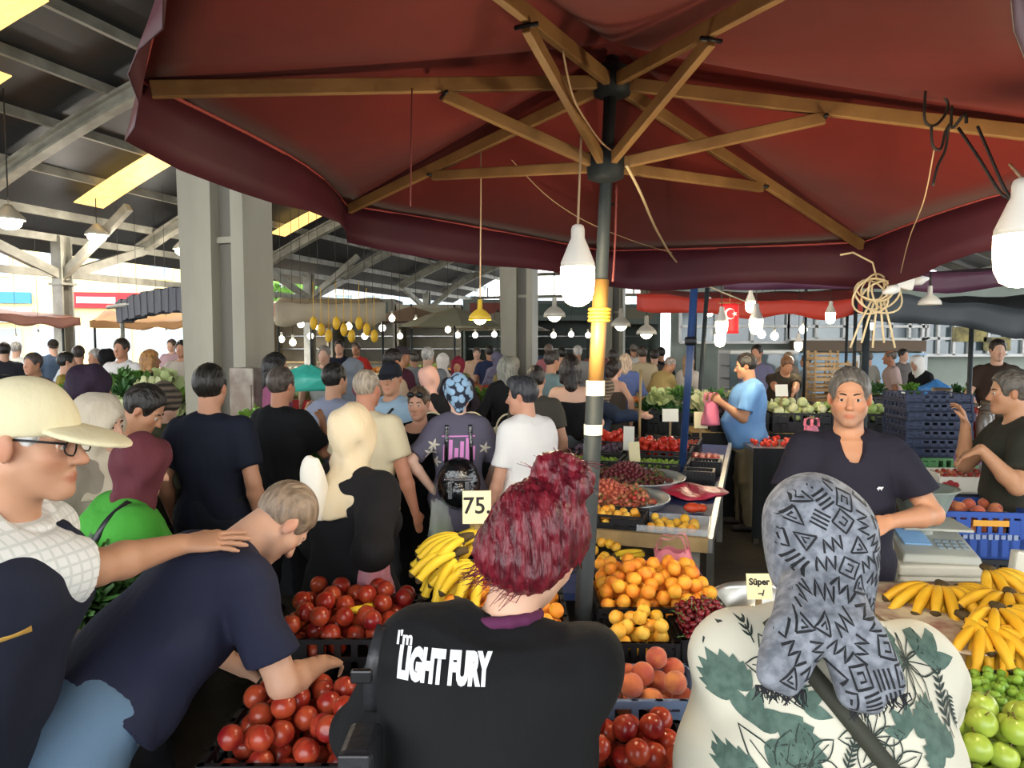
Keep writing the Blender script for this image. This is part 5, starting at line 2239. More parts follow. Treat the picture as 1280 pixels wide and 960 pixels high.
def strap_on(o, bvh, A, B, fro, wid, m, name, parent, n=26, lift=.006, bow=0.0):
    """a band from A to B pressed on a garment seen along fro (person space)"""
    A, B, d = Vector(A), Vector(B), Vector(fro).normalized()
    out = []
    sd_ = (B - A).normalized().cross(d).normalized()
    for i in range(n + 1):
        t = i / n
        p = A.lerp(B, t) + sd_ * bow * math.sin(PI * t)
        h = bvh.ray_cast(p - d * 1.2, d)
        if h[0] is not None:
            out.append((h[0] - d * lift, -d))
    if len(out) < 3:
        print('no strap', name)
        return None
    # smooth the band so that it lies taut
    q = [Vector(a) for a, _ in out]
    for _ in range(5):
        q = [q[0]] + [(q[i - 1] + q[i] * 2 + q[i + 1]) / 4 for i in range(1, len(q) - 1)] + [q[-1]]
    q = [a - d * .004 for a in q]
    return strap(o, [(a, -d) for a in q], wid, m, name, parent) if len(q) > 2 else None


# 1. the red-haired woman, seen from behind
def red_hair(o):
    b = Sdf()
    Hp, q, R = o['Hp'], o['q'], o['Rhd']
    b.ell(Hp(0, -.025, .030), np.array([.098, .112, .105]) * q, R, .02)
    b.ell(Hp(0, -.07, -.045), np.array([.088, .06, .055]) * q, R, .04)
    b.ell(Hp(0, .135, -.035), np.array([.082, .10, .10]) * q, R, .01, 's')
    b.ell(Hp(.088, .022, -.03), np.array([.025, .03, .036]) * q, R, .008, 's')
    b.ell(Hp(-.088, .022, -.03), np.array([.025, .03, .036]) * q, R, .008, 's')
    # the knot: a thick coil on the back of the crown
    for k in range(10):
        a0, a1 = 2 * PI * k / 10, 2 * PI * (k + 1) / 10
        r0 = .036
        b.cone(Hp(r0 * math.cos(a0) + .01, -.045 + .012 * math.sin(a0 * 2), .135 + r0 * .75 * math.sin(a0)),
               Hp(r0 * math.cos(a1) + .01, -.045 + .012 * math.sin(a1 * 2), .135 + r0 * .75 * math.sin(a1)), .030 * q, .030 * q, .006)
    b.ell(Hp(.01, -.052, .138), np.array([.03, .035, .03]) * q, R, .01)
    hc = o['hc']

    def f(X, Y, Z):
        th = np.arctan2(Y - hc[1] + .02, X - hc[0])
        r = np.sqrt((X - hc[0]) ** 2 + (Y - hc[1]) ** 2)
        return (.0026 * np.sin(th * 26 + 9 * np.sin(Z * 16)) + .0018 * np.sin(th * 58 + Z * 70) + .0015 * np.sin(r * 300 + Z * 160)).astype(np.float32)
    b.disp(f)
    m = mat('hair_red', '#7a1a28', .38, bump=(30, .9), stretch=(3, 1, .5), spec=.5, noise=(24, '#3d0a16', .85))
    ob = b.build('hair', m, o['root'], .0045)
    # loose strands: thin hairs standing off the knot and hanging at the nape
    rg = random.Random(5)
    mb = MB()
    for k in range(60):
        a = rg.uniform(0, 2 * PI)
        c = np.array([.01 + .04 * math.cos(a), -.05, .145 + .035 * math.sin(a)])
        d = unit([rg.uniform(-.8, 1.0), rg.uniform(-.5, .5), rg.uniform(.2, 1)])
        l = rg.uniform(.03, .065)
        p = [Hp(*(c + d * l * t + np.array([.012 * math.sin(t * 3 + k), 0, -.02 * t * t]))) for t in (0, .35, .7, 1)]
        mb.tube(p, [.0011, .001, .0008, .0004], 4, False)
    mb.build('knot_strands', m, ob)
    mb = MB()
    for k in range(46):
        x = rg.uniform(-.075, .06)
        y = -.07 - .02 * math.cos(x * 20)
        p = [Hp(x + .006 * math.sin(t * 6 + k) - .035 * t * t, y - .012 * t * (1 - t), -.075 - rg.uniform(.03, .065) * t) for t in (0, .3, .6, 1)]
        mb.tube(p, [.0011, .001, .0008, .0004], 4, False)
    mb.build('nape_strands', m, ob)
    return ob


wom = person('person with red hair in a knot and a black t-shirt lettered on the back', 673, 600, 1.32, 0, H=1.62, sex='f', w=1.12, dp=1.2, lean=12, side=7, hp=26, hy=-30, hr=14,
             arms={'R': dict(px=(660, 930, 1.72), eh=(1.2, -.5, -.5)), 'L': dict(px=(452, 1000, 1.50), eh=(-1.2, -.5, -.3))},
             skin='#d8ab90', hair=None, res=.0065, bust=1.1, belly=.04,
             top=('tee', '#141416', dict(ease=.035, loose=1.06, sleeve=1.32, sr=.076, cuff=.95, cuffr=.095, hem=.72, fold=.007, ff=.9, wave=.07, bump=.7)),
             bottom=('trousers', '#1c1d22'), eyes=True)
red_hair(wom)
# lettering printed on the back
bv = surf(wom['top'])
WT = wom['T']
O_ = P(548, 838, 1.12) - Vector(wom['loc'])
pr = Print(bv, O_, (1, 0, 0), (0, .2, .98))
M_PRINTW = mat('print_white', '#e9e9ea', .7)
pr.text("I'm", -.063, .030, .026, .9, .001)
pr.text('LIGHT FURY', .004, -.020, .060, .46, .0042, rot=-.05)
pr.build('lettering', M_PRINTW, wom['top'])
# glasses arm and purple neck strap
mb = MB()
H1 = wom['Hp']
mb.tube([H1(.078, -.01, .012), H1(.080, .04, .008), H1(.066, .085, .0)], .0022, 6)
for sg in (-1, 1):
    mb.tube([H1(sg * .031 + .024 * math.cos(a), .098, -.004 + .018 * math.sin(a)) for a in np.linspace(0, 2 * PI, 15)], .0016, 5, False)
mb.tube([H1(-.008, .1, .0), H1(.008, .1, .0)], .0016, 5)
mb.tube([H1(-.078, -.01, .012), H1(-.080, .04, .008), H1(-.066, .085, .0)], .0022, 6)
mb.build('glasses', M_BLACK, wom['root'])
sd = Sdf()
for k in range(14):
    a0, a1 = 2 * PI * k / 14, 2 * PI * (k + 1) / 14
    nb = WT((0, -.005, 1.475))
    f_ = lambda a: nb + wom['Rt'] @ np.array([.066 * math.cos(a), .064 * math.sin(a), .012 * math.cos(a)])
    sd.cone(f_(a0), f_(a1), .011, .011, .005)
sd.build('neck_scarf', cloth('#5a2748', .4), wom['root'], .0045)
# her black shoulder bag
hb = empty('shoulder_bag', wom['loc'], 0, 'black leather shoulder bag hanging at the left side of the red-haired woman', 'bag')
M_LEATH = mat('bag_black', '#29292c', .4, spec=.5, bump=(40, .15))
band = strap_on(wom, bv, P(503, 716, 1.2) - Vector(wom['loc']), P(456, 915, 1.15) - Vector(wom['loc']), (0, 1, 0), .030, M_LEATH, 'strap', hb, bow=-.012)
mb = MB()
c = P(452, 985, 1.10) - Vector(wom['loc'])
mb.box(c, (.055, .10, .17))
mb.build('bag_body', M_LEATH, hb, bevel=.012)
mb = MB()
mb.box(c + Vector((.0, -.052, .04)), (.048, .006, .09))
mb.build('flap', M_LEATH, hb, bevel=.003)
for q in (P(452, 845, 1.125), P(459, 930, 1.11)):
    mb = MB()
    mb.box(q - Vector(wom['loc']), (.034, .012, .022))
    mb.build('buckle', mat('buckle_dark', '#3a3a3c', .3, metal=.8), hb, bevel=.003)

# 2. the woman in the patterned headscarf and leaf-print blouse
M_SCARF = mat('scarf_grey', '#8b8f97', .8, noise=(60, '#5c6068', .8), bump=(30, .2), stretch=(1, 1, 1))
sc = person('person in a grey patterned headscarf and a cream blouse printed with green leaves', 1020, 590, 1.30, 0, H=1.60, sex='f', w=1.24, dp=1.35, lean=6, hp=12, side=2,
            arms={'R': dict(px=(1120, 930, 1.72), eh=(1.0, -.35, -.5)), 'L': dict(px=(935, 940, 1.72), eh=(-1.0, -.35, -.5))}, hair=None, skin='#caa087',
            bust=1.4, belly=.07, res=.0075,
            top=('long', '#e2dccb', dict(ease=.035, loose=1.12, sleeve=1.0, sr=.082, cuff=.6, cuffr=.105, hem=.70, fold=.009, ff=.8, wave=.08, neck='none', res=.007,
                                         mat=mat('blouse_cream', '#cdc8b4', .75, bump=(7, .3), stretch=(1, 1, .3)))), bottom=('skirt', '#26282c'))
b = Sdf()
Hp, q, R, T = sc['Hp'], sc['q'], sc['Rhd'], sc['T']
b.ell(Hp(0, -.016, .024), np.array([.104, .120, .114]) * q, R, .02)
b.ell(Hp(0, -.045, -.02), np.array([.096, .085, .095]) * q, R, .03)
b.cone(Hp(0, -.045, -.06), Hp(.01, -.055, -.14), .082 * q, .062 * q, .04)


def sp(px, py, Y):
    return np.array(P(px, py, Y)) - sc['loc']


for x0, x1, y1, r0, r1 in ((1000, 962, 846, .036, .020), (1014, 984, 850, .038, .022), (1026, 1004, 842, .036, .018), (1030, 1064, 868, .036, .020), (1042, 1090, 872, .038, .022), (1052, 1116, 860, .036, .020)):
    b.chain([sp(x0, 742, 1.185), sp(x0 + (x1 - x0) * .4, 790, 1.11), sp(x1, y1, 1.055)], [r0, (r0 + r1) / 2, r1], .014)
b.ell(Hp(0, .135, -.03), np.array([.066, .085, .09]) * q, R, .012, 's')
b.disp(lambda X, Y, Z: (.0045 * np.sin(X * 60 + 2 * np.sin(Z * 14)) * np.clip((1.46 - Z) / .12, .25, 1) + .003 * np.sin(Z * 46 - X * 30)).astype(np.float32))
scarf = b.build('headscarf', M_SCARF, sc['root'], .005)
bs = surf(scarf)
M_SCINK = mat('scarf_ink', '#1b1c20', .85)


def scarf_pattern(par):
    rg = random.Random(21)
    pp = Print(bs, (sc['hc'][0], -.3, sc['hc'][2]), (1, 0, 0), (0, 0, 1), .0012)
    cell = .036
    for i in range(-4, 6):
        for j in range(-15, 5):
            x, y = i * cell + (j % 2) * cell * .5 + rg.uniform(-.004, .004), j * cell * .92 + rg.uniform(-.004, .004)
            a = rg.uniform(0, 6.28)
            k = rg.random()
            c, s_ = math.cos(a), math.sin(a)

            def tr(pts, z=1.0):
                return [(x + (px_ * c - py_ * s_) * z, y + (px_ * s_ + py_ * c) * z) for px_, py_ in pts]
            w_ = .0034
            if k < .34:      # zigzag
                pp.strip(tr([(-.017, -.010), (-.011, .011), (-.004, -.010), (.003, .011), (.010, -.010), (.017, .010)]), w_, 0, .006)
            elif k < .55:    # square in a square
                pp.strip(tr([(-.013, -.013), (.013, -.013), (.013, .013), (-.013, .013), (-.013, -.013)]), w_, 0, .006)
                pp.strip(tr([(-.005, -.005), (.005, -.005), (.005, .005), (-.005, .005)]), w_, 0, .006)
            elif k < .78:    # triangle
                pp.strip(tr([(-.015, -.010), (.015, -.010), (0, .015), (-.015, -.010)]), w_, 0, .006)
                pp.strip(tr([(-.005, -.005), (.005, -.005), (0, .004)]), w_, 0, .006)
            else:            # bars
                for q_ in (-.010, -.003, .004, .011):
                    pp.strip(tr([(-.013, q_), (.013, q_)]), w_, 0, .006)
    return pp.build('woven_pattern', M_SCINK, par)


scarf_pattern(scarf)
# fringes at the tails' ends
rg = random.Random(3)
for (p0, p1) in (((945, 862), (1006, 868)), ((1062, 890), (1136, 872))):
    mb = MB()
    for k in range(34):
        t = k / 33
        p = sp(p0[0] + (p1[0] - p0[0]) * t, p0[1] + (p1[1] - p0[1]) * t - 6, 1.055)
        l = rg.uniform(.014, .028)
        mb.tube([p, p + np.array([rg.uniform(-.006, .006), -.002, -l * .5]), p + np.array([rg.uniform(-.01, .01), -.002, -l])], [.0017, .0014, .0008], 4, False)
    mb.build('fringe', M_SCINK, scarf)
bb = surf(sc['top'])
M_LEAF1 = mat('print_leaf', '#40564c', .8, noise=(50, '#5c7266', .7))
M_LEAF2 = mat('print_leaf_dark', '#23302a', .8)


def sprig(pp, x, y, a, sz, kind):
    c, s_ = math.cos(a), math.sin(a)
    if kind == 0:     # big lobed leaf with pale veins left free
        for k in range(9):
            t = (k - 4) / 4
            pp.leaf(x, y, a + t * 1.3, sz * (1 - .35 * abs(t)), sz * .52, 0)
    elif kind == 1:   # a stem with narrow leaves both sides
        pp.strip([(x, y), (x + c * sz, y + s_ * sz)], .0022, 1)
        for k in range(7):
            t = .15 + .8 * k / 6
            for sg in (-1, 1):
                pp.leaf(x + c * sz * t, y + s_ * sz * t, a + sg * .75, sz * .24 * (1.1 - .4 * t), sz * .055, 1)
    elif kind == 2:   # three leaves
        for t in (-.85, 0, .85):
            pp.leaf(x, y, a + t, sz, sz * .46, 0)
    elif kind == 3:   # outlined flower: thin petals drawn as lines
        for k in range(6):
            b_ = a + k * 1.05
            pts = []
            for t in np.linspace(0, 1, 8):
                w_ = .26 * math.sin(PI * t)
                pts.append((x + sz * (t * math.cos(b_) - w_ * math.sin(b_)), y + sz * (t * math.sin(b_) + w_ * math.cos(b_))))
            for t in np.linspace(1, 0, 8)[1:]:
                w_ = -.26 * math.sin(PI * t)
                pts.append((x + sz * (t * math.cos(b_) - w_ * math.sin(b_)), y + sz * (t * math.sin(b_) + w_ * math.cos(b_))))
            pp.strip(pts, .0022, 1)
            pp.strip([(x, y), (x + sz * .8 * math.cos(b_), y + sz * .8 * math.sin(b_))], .0016, 1)


pp = Print(bb, (0, -.3, 0), (1, 0, 0), (0, 0, 1), .003)


def bl(px, py):
    p = P(px, py, 1.12) - Vector(sc['loc'])
    return p.x, p.z


for (px, py, a, sz, k) in ((918, 775, -1.7, .050, 2), (912, 762, .4, .035, 2), (890, 800, -1.3, .05, 3), (868, 830, -1.9, .07, 1), (845, 850, -1.5, .09, 1), (860, 900, -1.2, .06, 1),
                           (930, 880, 2.2, .065, 0), (970, 915, -.6, .075, 0), (945, 910, 1.3, .055, 2), (1000, 880, .6, .045, 2), (985, 850, 1.0, .05, 3), (960, 825, 1.9, .06, 1), (965, 955, .2, .07, 3),
                           (930, 960, 2.8, .05, 0), (1040, 945, 1.2, .06, 1), (1000, 935, -1.4, .05, 3), (1110, 775, -.9, .05, 0), (1135, 790, .5, .06, 0), (1125, 820, -1.2, .055, 0), (1160, 790, -.4, .035, 2),
                           (1155, 845, -1.3, .06, 3), (1185, 850, .9, .055, 2), (1145, 905, 1.0, .05, 0), (1165, 930, 2.0, .055, 0), (1120, 900, 2.2, .04, 2), (1190, 920, 1.5, .08, 1), (1095, 935, .4, .05, 3),
                           (850, 955, 1.9, .05, 3), (828, 945, 1.2, .04, 3), (1205, 880, -1.4, .05, 1), (1075, 905, 2.2, .05, 3)):
    x, z = bl(px, py)
    sprig(pp, x, z, a, sz, k)
pp.build('leaf_print', [M_LEAF1, M_LEAF2], sc['top'])
bg = empty('cross_body_bag', sc['loc'], 0, 'dark olive crossbody bag worn by the woman in the patterned headscarf', 'bag')
M_OLIVE = mat('strap_olive', '#2e2f22', .7)
strap_on(sc, bb, P(935, 742, 1.15) - Vector(sc['loc']), P(1150, 1010, 1.10) - Vector(sc['loc']), (0, 1, 0), .028, M_OLIVE, 'strap', bg, n=34)
mb = MB()
mb.box(P(1190, 1050, 1.14) - Vector(sc['loc']), (.16, .06, .14))
mb.build('bag_body', M_OLIVE, bg, bevel=.015)

# 4. the man bending over the nectarines
bend = person('person in a navy polo shirt bending over the nectarine crates', 352, 610, 2.16, -44, H=1.72, w=1.08, dp=1.05, lean=50, hp=62, hy=-4, belly=.03,
              arms={'R': dict(px=(400, 830, 2.12), eh=(.75, -.35, -.8), hn=(-.3, .1, -1), curl=35), 'L': dict(px=(305, 836, 2.26), eh=(-.6, -.2, -.8), hn=(.2, .6, .8), curl=40)},
              skin='#c69a80', hair=('buzz', '#6a5a4a', dict(vol=.002)), res=.006, eyes=True,
              top=('polo', NAVY, dict(ease=.026, sleeve=.74, hem=.97, sr=.070, bump=.7, fold=.007)), bottom=('jeans', '#5f7890'), step=.05)
# where the old man's hand lies on the bending man's back
bbk = surf(bend['top'])


def on_back(px, py):
    a = bend['L'](P(px, py, .3))
    d = bend['L'](P(px, py, 3.0)) - a
    h = bbk.ray_cast(Vector(a), Vector(d).normalized())
    return np.array(bend['loc']) + bend['R'] @ np.array(h[0]), bend['R'] @ np.array(h[1])


h1, n1 = on_back(238, 690)
h2, n2 = on_back(298, 684)
HR_ = rz_(RAD(-84))
HD = HR_.T @ (h2 - h1)
HN = HR_.T @ -(n1 + n2)
hw = h1 + n1 * .030
# 3. the old man with the cap, his arm across the other man's back
M_CHECK = mat('shirt_check', '#d6d6d2', .8)


def check_pattern(N, L, tv, mix, src):
    w1 = N.new('ShaderNodeTexWave')
    w1.bands_direction = 'Z'
    w1.inputs['Scale'].default_value = 14
    w2 = N.new('ShaderNodeTexWave')
    w2.bands_direction = 'X'
    w2.inputs['Scale'].default_value = 14
    w3 = N.new('ShaderNodeTexWave')
    w3.bands_direction = 'Y'
    w3.inputs['Scale'].default_value = 14
    for w_ in (w1, w2, w3):
        L.new(tv, w_.inputs['Vector'])
    m1 = N.new('ShaderNodeMath')
    m1.operation = 'MAXIMUM'
    L.new(w1.outputs['Fac'], m1.inputs[0])
    L.new(w2.outputs['Fac'], m1.inputs[1])
    m2 = N.new('ShaderNodeMapRange')
    m2.inputs['From Min'].default_value = .75
    m2.inputs['From Max'].default_value = .95
    m2.inputs['To Max'].default_value = .55
    L.new(m1.outputs[0], m2.inputs['Value'])
    return mix(m2.outputs[0], src, (.45, .48, .45, 1))


M_CHECK = mat('shirt_checked', '#dcdcd8', .8, pattern=check_pattern, bump=(12, .25))
old = person('person in a cream cap, glasses and dark vest resting a hand on the bending man', 34, 485, 1.50, -84, H=1.80, w=.96, lean=19, hp=5,
             arms={'R': dict(world=hw, eh=(1.3, -.1, -.8), hd=HD, hn=HN, curl=6, spread=9), 'L': dict(loc=(-.24, -.12, .84))},
             skin='#b98a6c', hair=('cap', '#d8cda8', dict(under='#b5b0a4')), res=.0052, eyes=True,
             top=('shirt', '#dcdcd8', dict(mat=M_CHECK, sleeve=.86, sr=.068, flare=1.12, ease=.022, collar=True, hem=.80)), bottom=('trousers', '#22242c'))


def glasses(o, m):
    mb = MB()
    h_ = o['Hp']
    for sg in (-1, 1):
        mb.tube([h_(sg * .072, -.005, .010), h_(sg * .074, .05, .010), h_(sg * .056, .096, .006)], .0026, 6)
        mb.tube([h_(sg * .032 + .024 * math.cos(a), .101 - .006 * abs(math.cos(a)), -.004 + .017 * math.sin(a)) for a in np.linspace(0, 2 * PI, 17)], .0018, 5, False)
    mb.tube([h_(-.009, .103, .002), h_(.009, .103, .002)], .0018, 5)
    return mb.build('glasses', m, o['root'])


glasses(old, M_BLACK)
# vest: a sleeveless shell over the shirt with ochre bands
b = Sdf()
s = old['s']
b.loft([((z - .88) * s, 0, 0, rx * s, ry * s) for z, rx, ry in ((.70, .21, .16), (.85, .207, .16), (1.0, .20, .155), (1.2, .205, .158), (1.33, .215, .158), (1.395, .20, .135), (1.435, .155, .105), (1.46, .10, .09))], old['piv'], old['Rt'], .03, n=2.3, wave=(.04, 6, 1))
b.ell(old['T']((0, .10, 1.50)), np.array([.045, .07, .075]) * s, old['Rt'], .01, 's')
for sg in (-1, 1):
    b.ell(old['T']((sg * .255, .02, 1.24)), np.array([.075, .10, .13]) * s, old['Rt'], .02, 's')
b.disp(lambda X, Y, Z: (.006 * np.sin(Z * 26 + 3 * np.sin(X * 9 + Y * 7)) + .004 * np.sin(X * 30 + Y * 26)).astype(np.float32))
vest = b.build('vest', cloth('#1d2130', .5), old['root'], .008)
bvv = surf(vest)
M_OCHRE = mat('trim_ochre', '#b08a3c', .7)
for (p0, p1) in (((-60, 806), (62, 794)),):
    strap_on(old, bvv, old['L'](P(*p0, 1.33)), old['L'](P(*p1, 1.33)), old['L'](np.array(old['loc']) + np.array([0, 1, 0])) * 1.0, .012, M_OCHRE, 'trim_band', vest, n=14, lift=.003)

# 5. the vendor behind the stall
ven = person('person in a dark v-neck t-shirt with grey hair, the vendor facing the camera', 1063, 460, 3.02, 166, w=1.04, hp=2, hy=-10,
             arms={'L': dict(px=(1112, 652, 2.78), eh=(-.9, -.2, -.6), hd=(.85, .5, -.25), hn=(.3, -.6, -.7), curl=62), 'R': dict(px=(1015, 700, 2.82), eh=(.9, -.3, -.4))},
             skin='#c08a68', hair=('short', '#54504a', dict(vol=-.001, line=.008, brow='#2c2420')), res=.0058, stubble='#7a6a60',
             top=('tee', '#24222e', dict(neck='v', ease=.02, sleeve=.70, sr=.072, hem=.86, bump=.35)), bottom=('trousers', '#7d7562'), belly=.03)
bvv = surf(ven['top'])
pr = Print(bvv, ven['T']((0, .2, 1.26)), (-1, 0, 0), (0, 0, 1))
pr.strip([(.085, 0), (.093, .004), (.105, .002), (.112, .006)], [.004, .010, .009, .003])
pr.strip([(.092, -.003), (.090, -.007)], .003)
pr.strip([(.103, -.003), (.105, -.007)], .003)
pr.build('emblem', M_PRINTW, ven['top'])

print('near people', round(time.time() - _t0, 1))


# ------------------------------------------------------------------ people in the middle distance
RM = .0095
navyman = person('person in a dark navy polo shirt seen from behind left of the big column', 263, 456, 3.9, -6, w=1.10, res=RM, hair=('short', '#16130f', dict(vol=.003)),
                 skin='#b98668', top=('polo', '#161a28', dict(sleeve=.72, sr=.068)), bottom=('trousers', '#1c1e26'), belly=.02)
green = person('person in a maroon headscarf and bright green top', 178, 538, 2.55, -48, sex='f', w=1.25, dp=1.25, lean=8, hp=20, res=RM,
               hair=('hijab', '#5a2a32', dict(cape=0)), skin='#d0a58c', top=('long', '#459a36', dict(ease=.035, sr=.085, hem=.66)), bottom=('skirt', '#2b2d33'), bust=1.2, belly=.04,
               arms={'R': dict(px=(235, 760, 2.7)), 'L': dict(px=(190, 770, 3.0))})
bq = surf(green['top'])
e = empty('shoulder_bag', green['loc'], RAD(-48), 'black bag on a strap across the green top', 'bag')
fr = green['R'].T @ np.array([0, 1, 0])
strap_on(green, bq, green['L'](P(185, 600, 2.5)), green['L'](P(125, 690, 2.4)), fr, .022, M_LEATH, 'strap', e)
mb = MB()
mb.box(green['L'](P(122, 728, 2.36)), (.10, .05, .16))
mb.build('bag_body', M_LEATH, e, bevel=.012)
cream = person('person in a cream headscarf and long black dress', 441, 505, 2.80, -26, sex='f', w=1.12, dp=1.15, hp=6, res=RM, hair=('hijab', '#cdbb9b', {}), skin='#caa088',
               top=('gown', '#141316', dict(ease=.03, sr=.078, cuffr=.085)), bottom=('gown', '#141316'), bust=1.1,
               arms={'R': dict(px=(472, 690, 2.72), eh=(.5, -.9, -.3), curl=55), 'L': dict(loc=(-.25, .15, .85))})
e = empty('tote_bag', cream['loc'], RAD(-26), 'white tote bag on the back of the woman in the long black dress', 'bag')
bq = surf(cream['top'])
fr = cream['R'].T @ np.array([0, 1, 0])
strap_on(cream, bq, cream['L'](P(432, 560, 2.7)), cream['L'](P(385, 582, 2.66)), fr, .02, M_LEATH, 'strap', e)
sd = Sdf()
c0 = np.array(cream['L'](P(394, 606, 2.68)))
sd.loft([(-.12, 0, 0, .055, .04), (-.05, 0, 0, .06, .045), (.05, 0, 0, .05, .03), (.11, 0, 0, .03, .015)], c0, None, .01, n=3)
sd.disp(lambda X, Y, Z: (.008 * np.sin(X * 40 + Z * 20)).astype(np.float32))
sd.build('bag_body', mat('tote_white', '#d9d3c6', .8, bump=(10, .5)), e, .008)
o = link_mesh('carrier_bag', bag_mesh('carrier_bag', mat('pink_bag_soft', '#d08a98', .4, alpha=.8, bump=(20, .5)), .15, .12, .17), None, P(468, 752, 2.66), (0, 0, .3))
tag(o, 'pale pink carrier bag hanging from the hand of the woman in the black dress', 'bag')
blackpolo = person('person in a black polo shirt with red collar and sleeve trim', 352, 459, 4.65, -24, w=1.08, res=RM, hair=('short', '#3a322c'), skin='#b27c5e',
                   top=('polo', '#121316', dict(sleeve=.74, sr=.066)), bottom=('trousers', '#16181d'), arms={'R': dict(px=(403, 530, 4.85), eh=(.6, -.5, -.9)), 'L': dict(loc=(-.30, .1, .80))})
sd = Sdf()
A = blackpolo['A']
for k in 'LR':
    a = A[k]
    d = a['E'] - a['S']
    sd.sleeve(a['S'] + d * .70, a['S'] + d * .755, .0715, .0715, .001)
sd.loft([(.03, 0, 0, .074, .074), (.048, 0, 0, .070, .070)], blackpolo['T']((0, -.012, 1.425)), blackpolo['Rt'] @ rx_(-.12), .001)
sd.build('red_trim', mat('trim_red', '#b02a36', .7), blackpolo['top'], .007)
greytee = person('person in a grey-blue t-shirt reaching over the greens, dark hair', 419, 454, 5.2, -34, w=1.05, res=RM, hair=('short', '#15120f'), skin='#b98a6c',
                 top=('tee', '#8a90a4', {}), bottom=('trousers', '#30343f'), arms={'L': dict(px=(382, 518, 5.4), eh=(-.5, -.6, -.9)), 'R': dict(loc=(.28, .1, .84))})
creamtee = person('person with cropped grey hair in a cream t-shirt seen from behind', 459, 461, 4.3, -22, w=1.12, res=RM, hair=('buzz', '#857868', {}), skin='#b87e62',
                  top=('tee', '#d3c4a2', {}), bottom=('trousers', '#3a3f4a'), arms={'R': dict(loc=(.30, .08, .84)), 'L': dict(loc=(-.28, .05, .84))})
blue = person('person in a pale blue t-shirt with a crossbody strap, talking to the man in cream', 488, 452, 5.1, 152, w=1.12, res=RM, hair=('cap', '#1e2028', dict(under='#2a2622')), skin='#c08e70',
              top=('tee', '#9fbace', dict(ease=.03, hem=.74)), bottom=('jeans', '#4b5f78'), belly=.05, hy=20, arms={'R': dict(loc=(.30, .06, .84)), 'L': dict(loc=(-.27, .10, .84))})
bq = surf(blue['top'])
pr = Print(bq, blue['T']((0, .2, 1.28)), (-1, 0, 0), (0, 0, 1))
pr.text('MAV', 0, -.02, .085, 1.0, .002)
pr.build('lettering', mat('print_dark', '#3b4a56', .8), blue['top'])
e = empty('crossbody_pouch', blue['loc'], RAD(152), 'small black crossbody pouch on the pale blue t-shirt', 'bag')
strap_on(blue, bq, blue['T']((-.10, .2, 1.42)), blue['T']((.15, .2, 1.0)), (0, -1, 0), .018, M_LEATH, 'strap', e)
mb = MB()
mb.box(blue['T']((.19, .12, .95)), (.05, .14, .18))
mb.build('pouch', M_LEATH, e, bevel=.012)
blackdress = person('person in a long black dress with sunglasses pushed up on short hair', 523, 483, 4.75, 168, sex='f', w=1.0, res=RM, hair=('short', '#4c3c2e'), skin='#c3937a', hp=6,
                    top=('gown', '#0f0f12', dict(neck='scoop', sr=.05, sleeve=1.0)), bottom=('gown', '#0f0f12'), bust=1.0)
mb = MB()
h_ = blackdress['Hp']
for sg in (-1, 1):
    mb.ball(h_(sg * .035, .07, .075), (.026, .014, .02), 12, 8)
mb.tube([h_(-.08, .0, .06), h_(-.05, .072, .08), h_(.05, .072, .08), h_(.08, 0, .06)], .003, 6)
mb.build('sunglasses', M_BLACK, blackdress['root'])


def bonnet_pattern(N, L, tv, mix, src):
    v = N.new('ShaderNodeTexVoronoi')
    v.inputs['Scale'].default_value = 24
    L.new(tv, v.inputs['Vector'])
    r = N.new('ShaderNodeMapRange')
    r.inputs['From Min'].default_value = .48
    r.inputs['From Max'].default_value = .60
    L.new(v.outputs['Distance'], r.inputs['Value'])
    return mix(r.outputs[0], src, (.008, .012, .03, 1))


M_BONNET = mat('bonnet_blue', '#93b4d0', .7, pattern=bonnet_pattern)
purp = person('person in a blue patterned head wrap and mauve-grey t-shirt with a glossy black backpack', 573, 468, 4.45, 4, sex='f', w=.98, dp=1.0, res=RM, hair=('bonnet', '#93b4d0', dict(mat=M_BONNET)),
              skin='#d8b09a', top=('tee', '#5c5868', dict(ease=.028, sleeve=.85, sr=.066, hem=.74)), bottom=('trousers', '#15161a'), bust=1.0,
              arms={'L': dict(px=(541, 612, 4.35), eh=(-.7, -.6, -.6), curl=50), 'R': dict(px=(610, 604, 4.7), eh=(.9, -.5, -.4))})
bq = surf(purp['top'])
pr = Print(bq, purp['T']((0, -.2, 1.25)), (1, 0, 0), (0, 0, 1))
M_PPK = mat('print_pink', '#d88ac8', .7)
pr.strip([(-.10, .10), (.10, .10)], .008, 0)
for k, h in enumerate((.10, .13, .08, .12, .14, .09)):
    x = -.085 + .034 * k
    pr.strip([(x, -.05), (x + .005, -.05 + h)], .022, 0)
pr.build('pink_lettering', M_PPK, purp['top'])
pr = Print(bq, purp['T']((0, -.2, 1.25)), (1, 0, 0), (0, 0, 1))
for (x, y) in ((-.15, .05), (-.17, .0), (.16, .02), (-.14, -.06)):
    for k in range(5):
        pr.leaf(x, y, k * 1.26, .04, .014, 1)
pr.build('flower_print', [M_PPK, mat('print_pale', '#cfc8b8', .7)], purp['top'])
e = empty('backpack', purp['loc'], RAD(4), 'small glossy black backpack with silver buckles on the mauve-grey t-shirt', 'backpack')
M_GLOSS = mat('patent_black', '#0e0f12', .15, spec=.8, bump=(14, .6))
sd = Sdf()
c0 = purp['T']((.0, -.185, 1.06))
sd.ell(c0, (.13, .085, .16), None, .03)
sd.ell(c0 + np.array([0, -.05, -.05]), (.10, .06, .09), None, .015)
sd.build('bag_body', M_GLOSS, e, .008)
mb = MB()
for x in (-.05, .05):
    mb.box(c0 + np.array([x, -.112, -.02]), (.024, .012, .10))
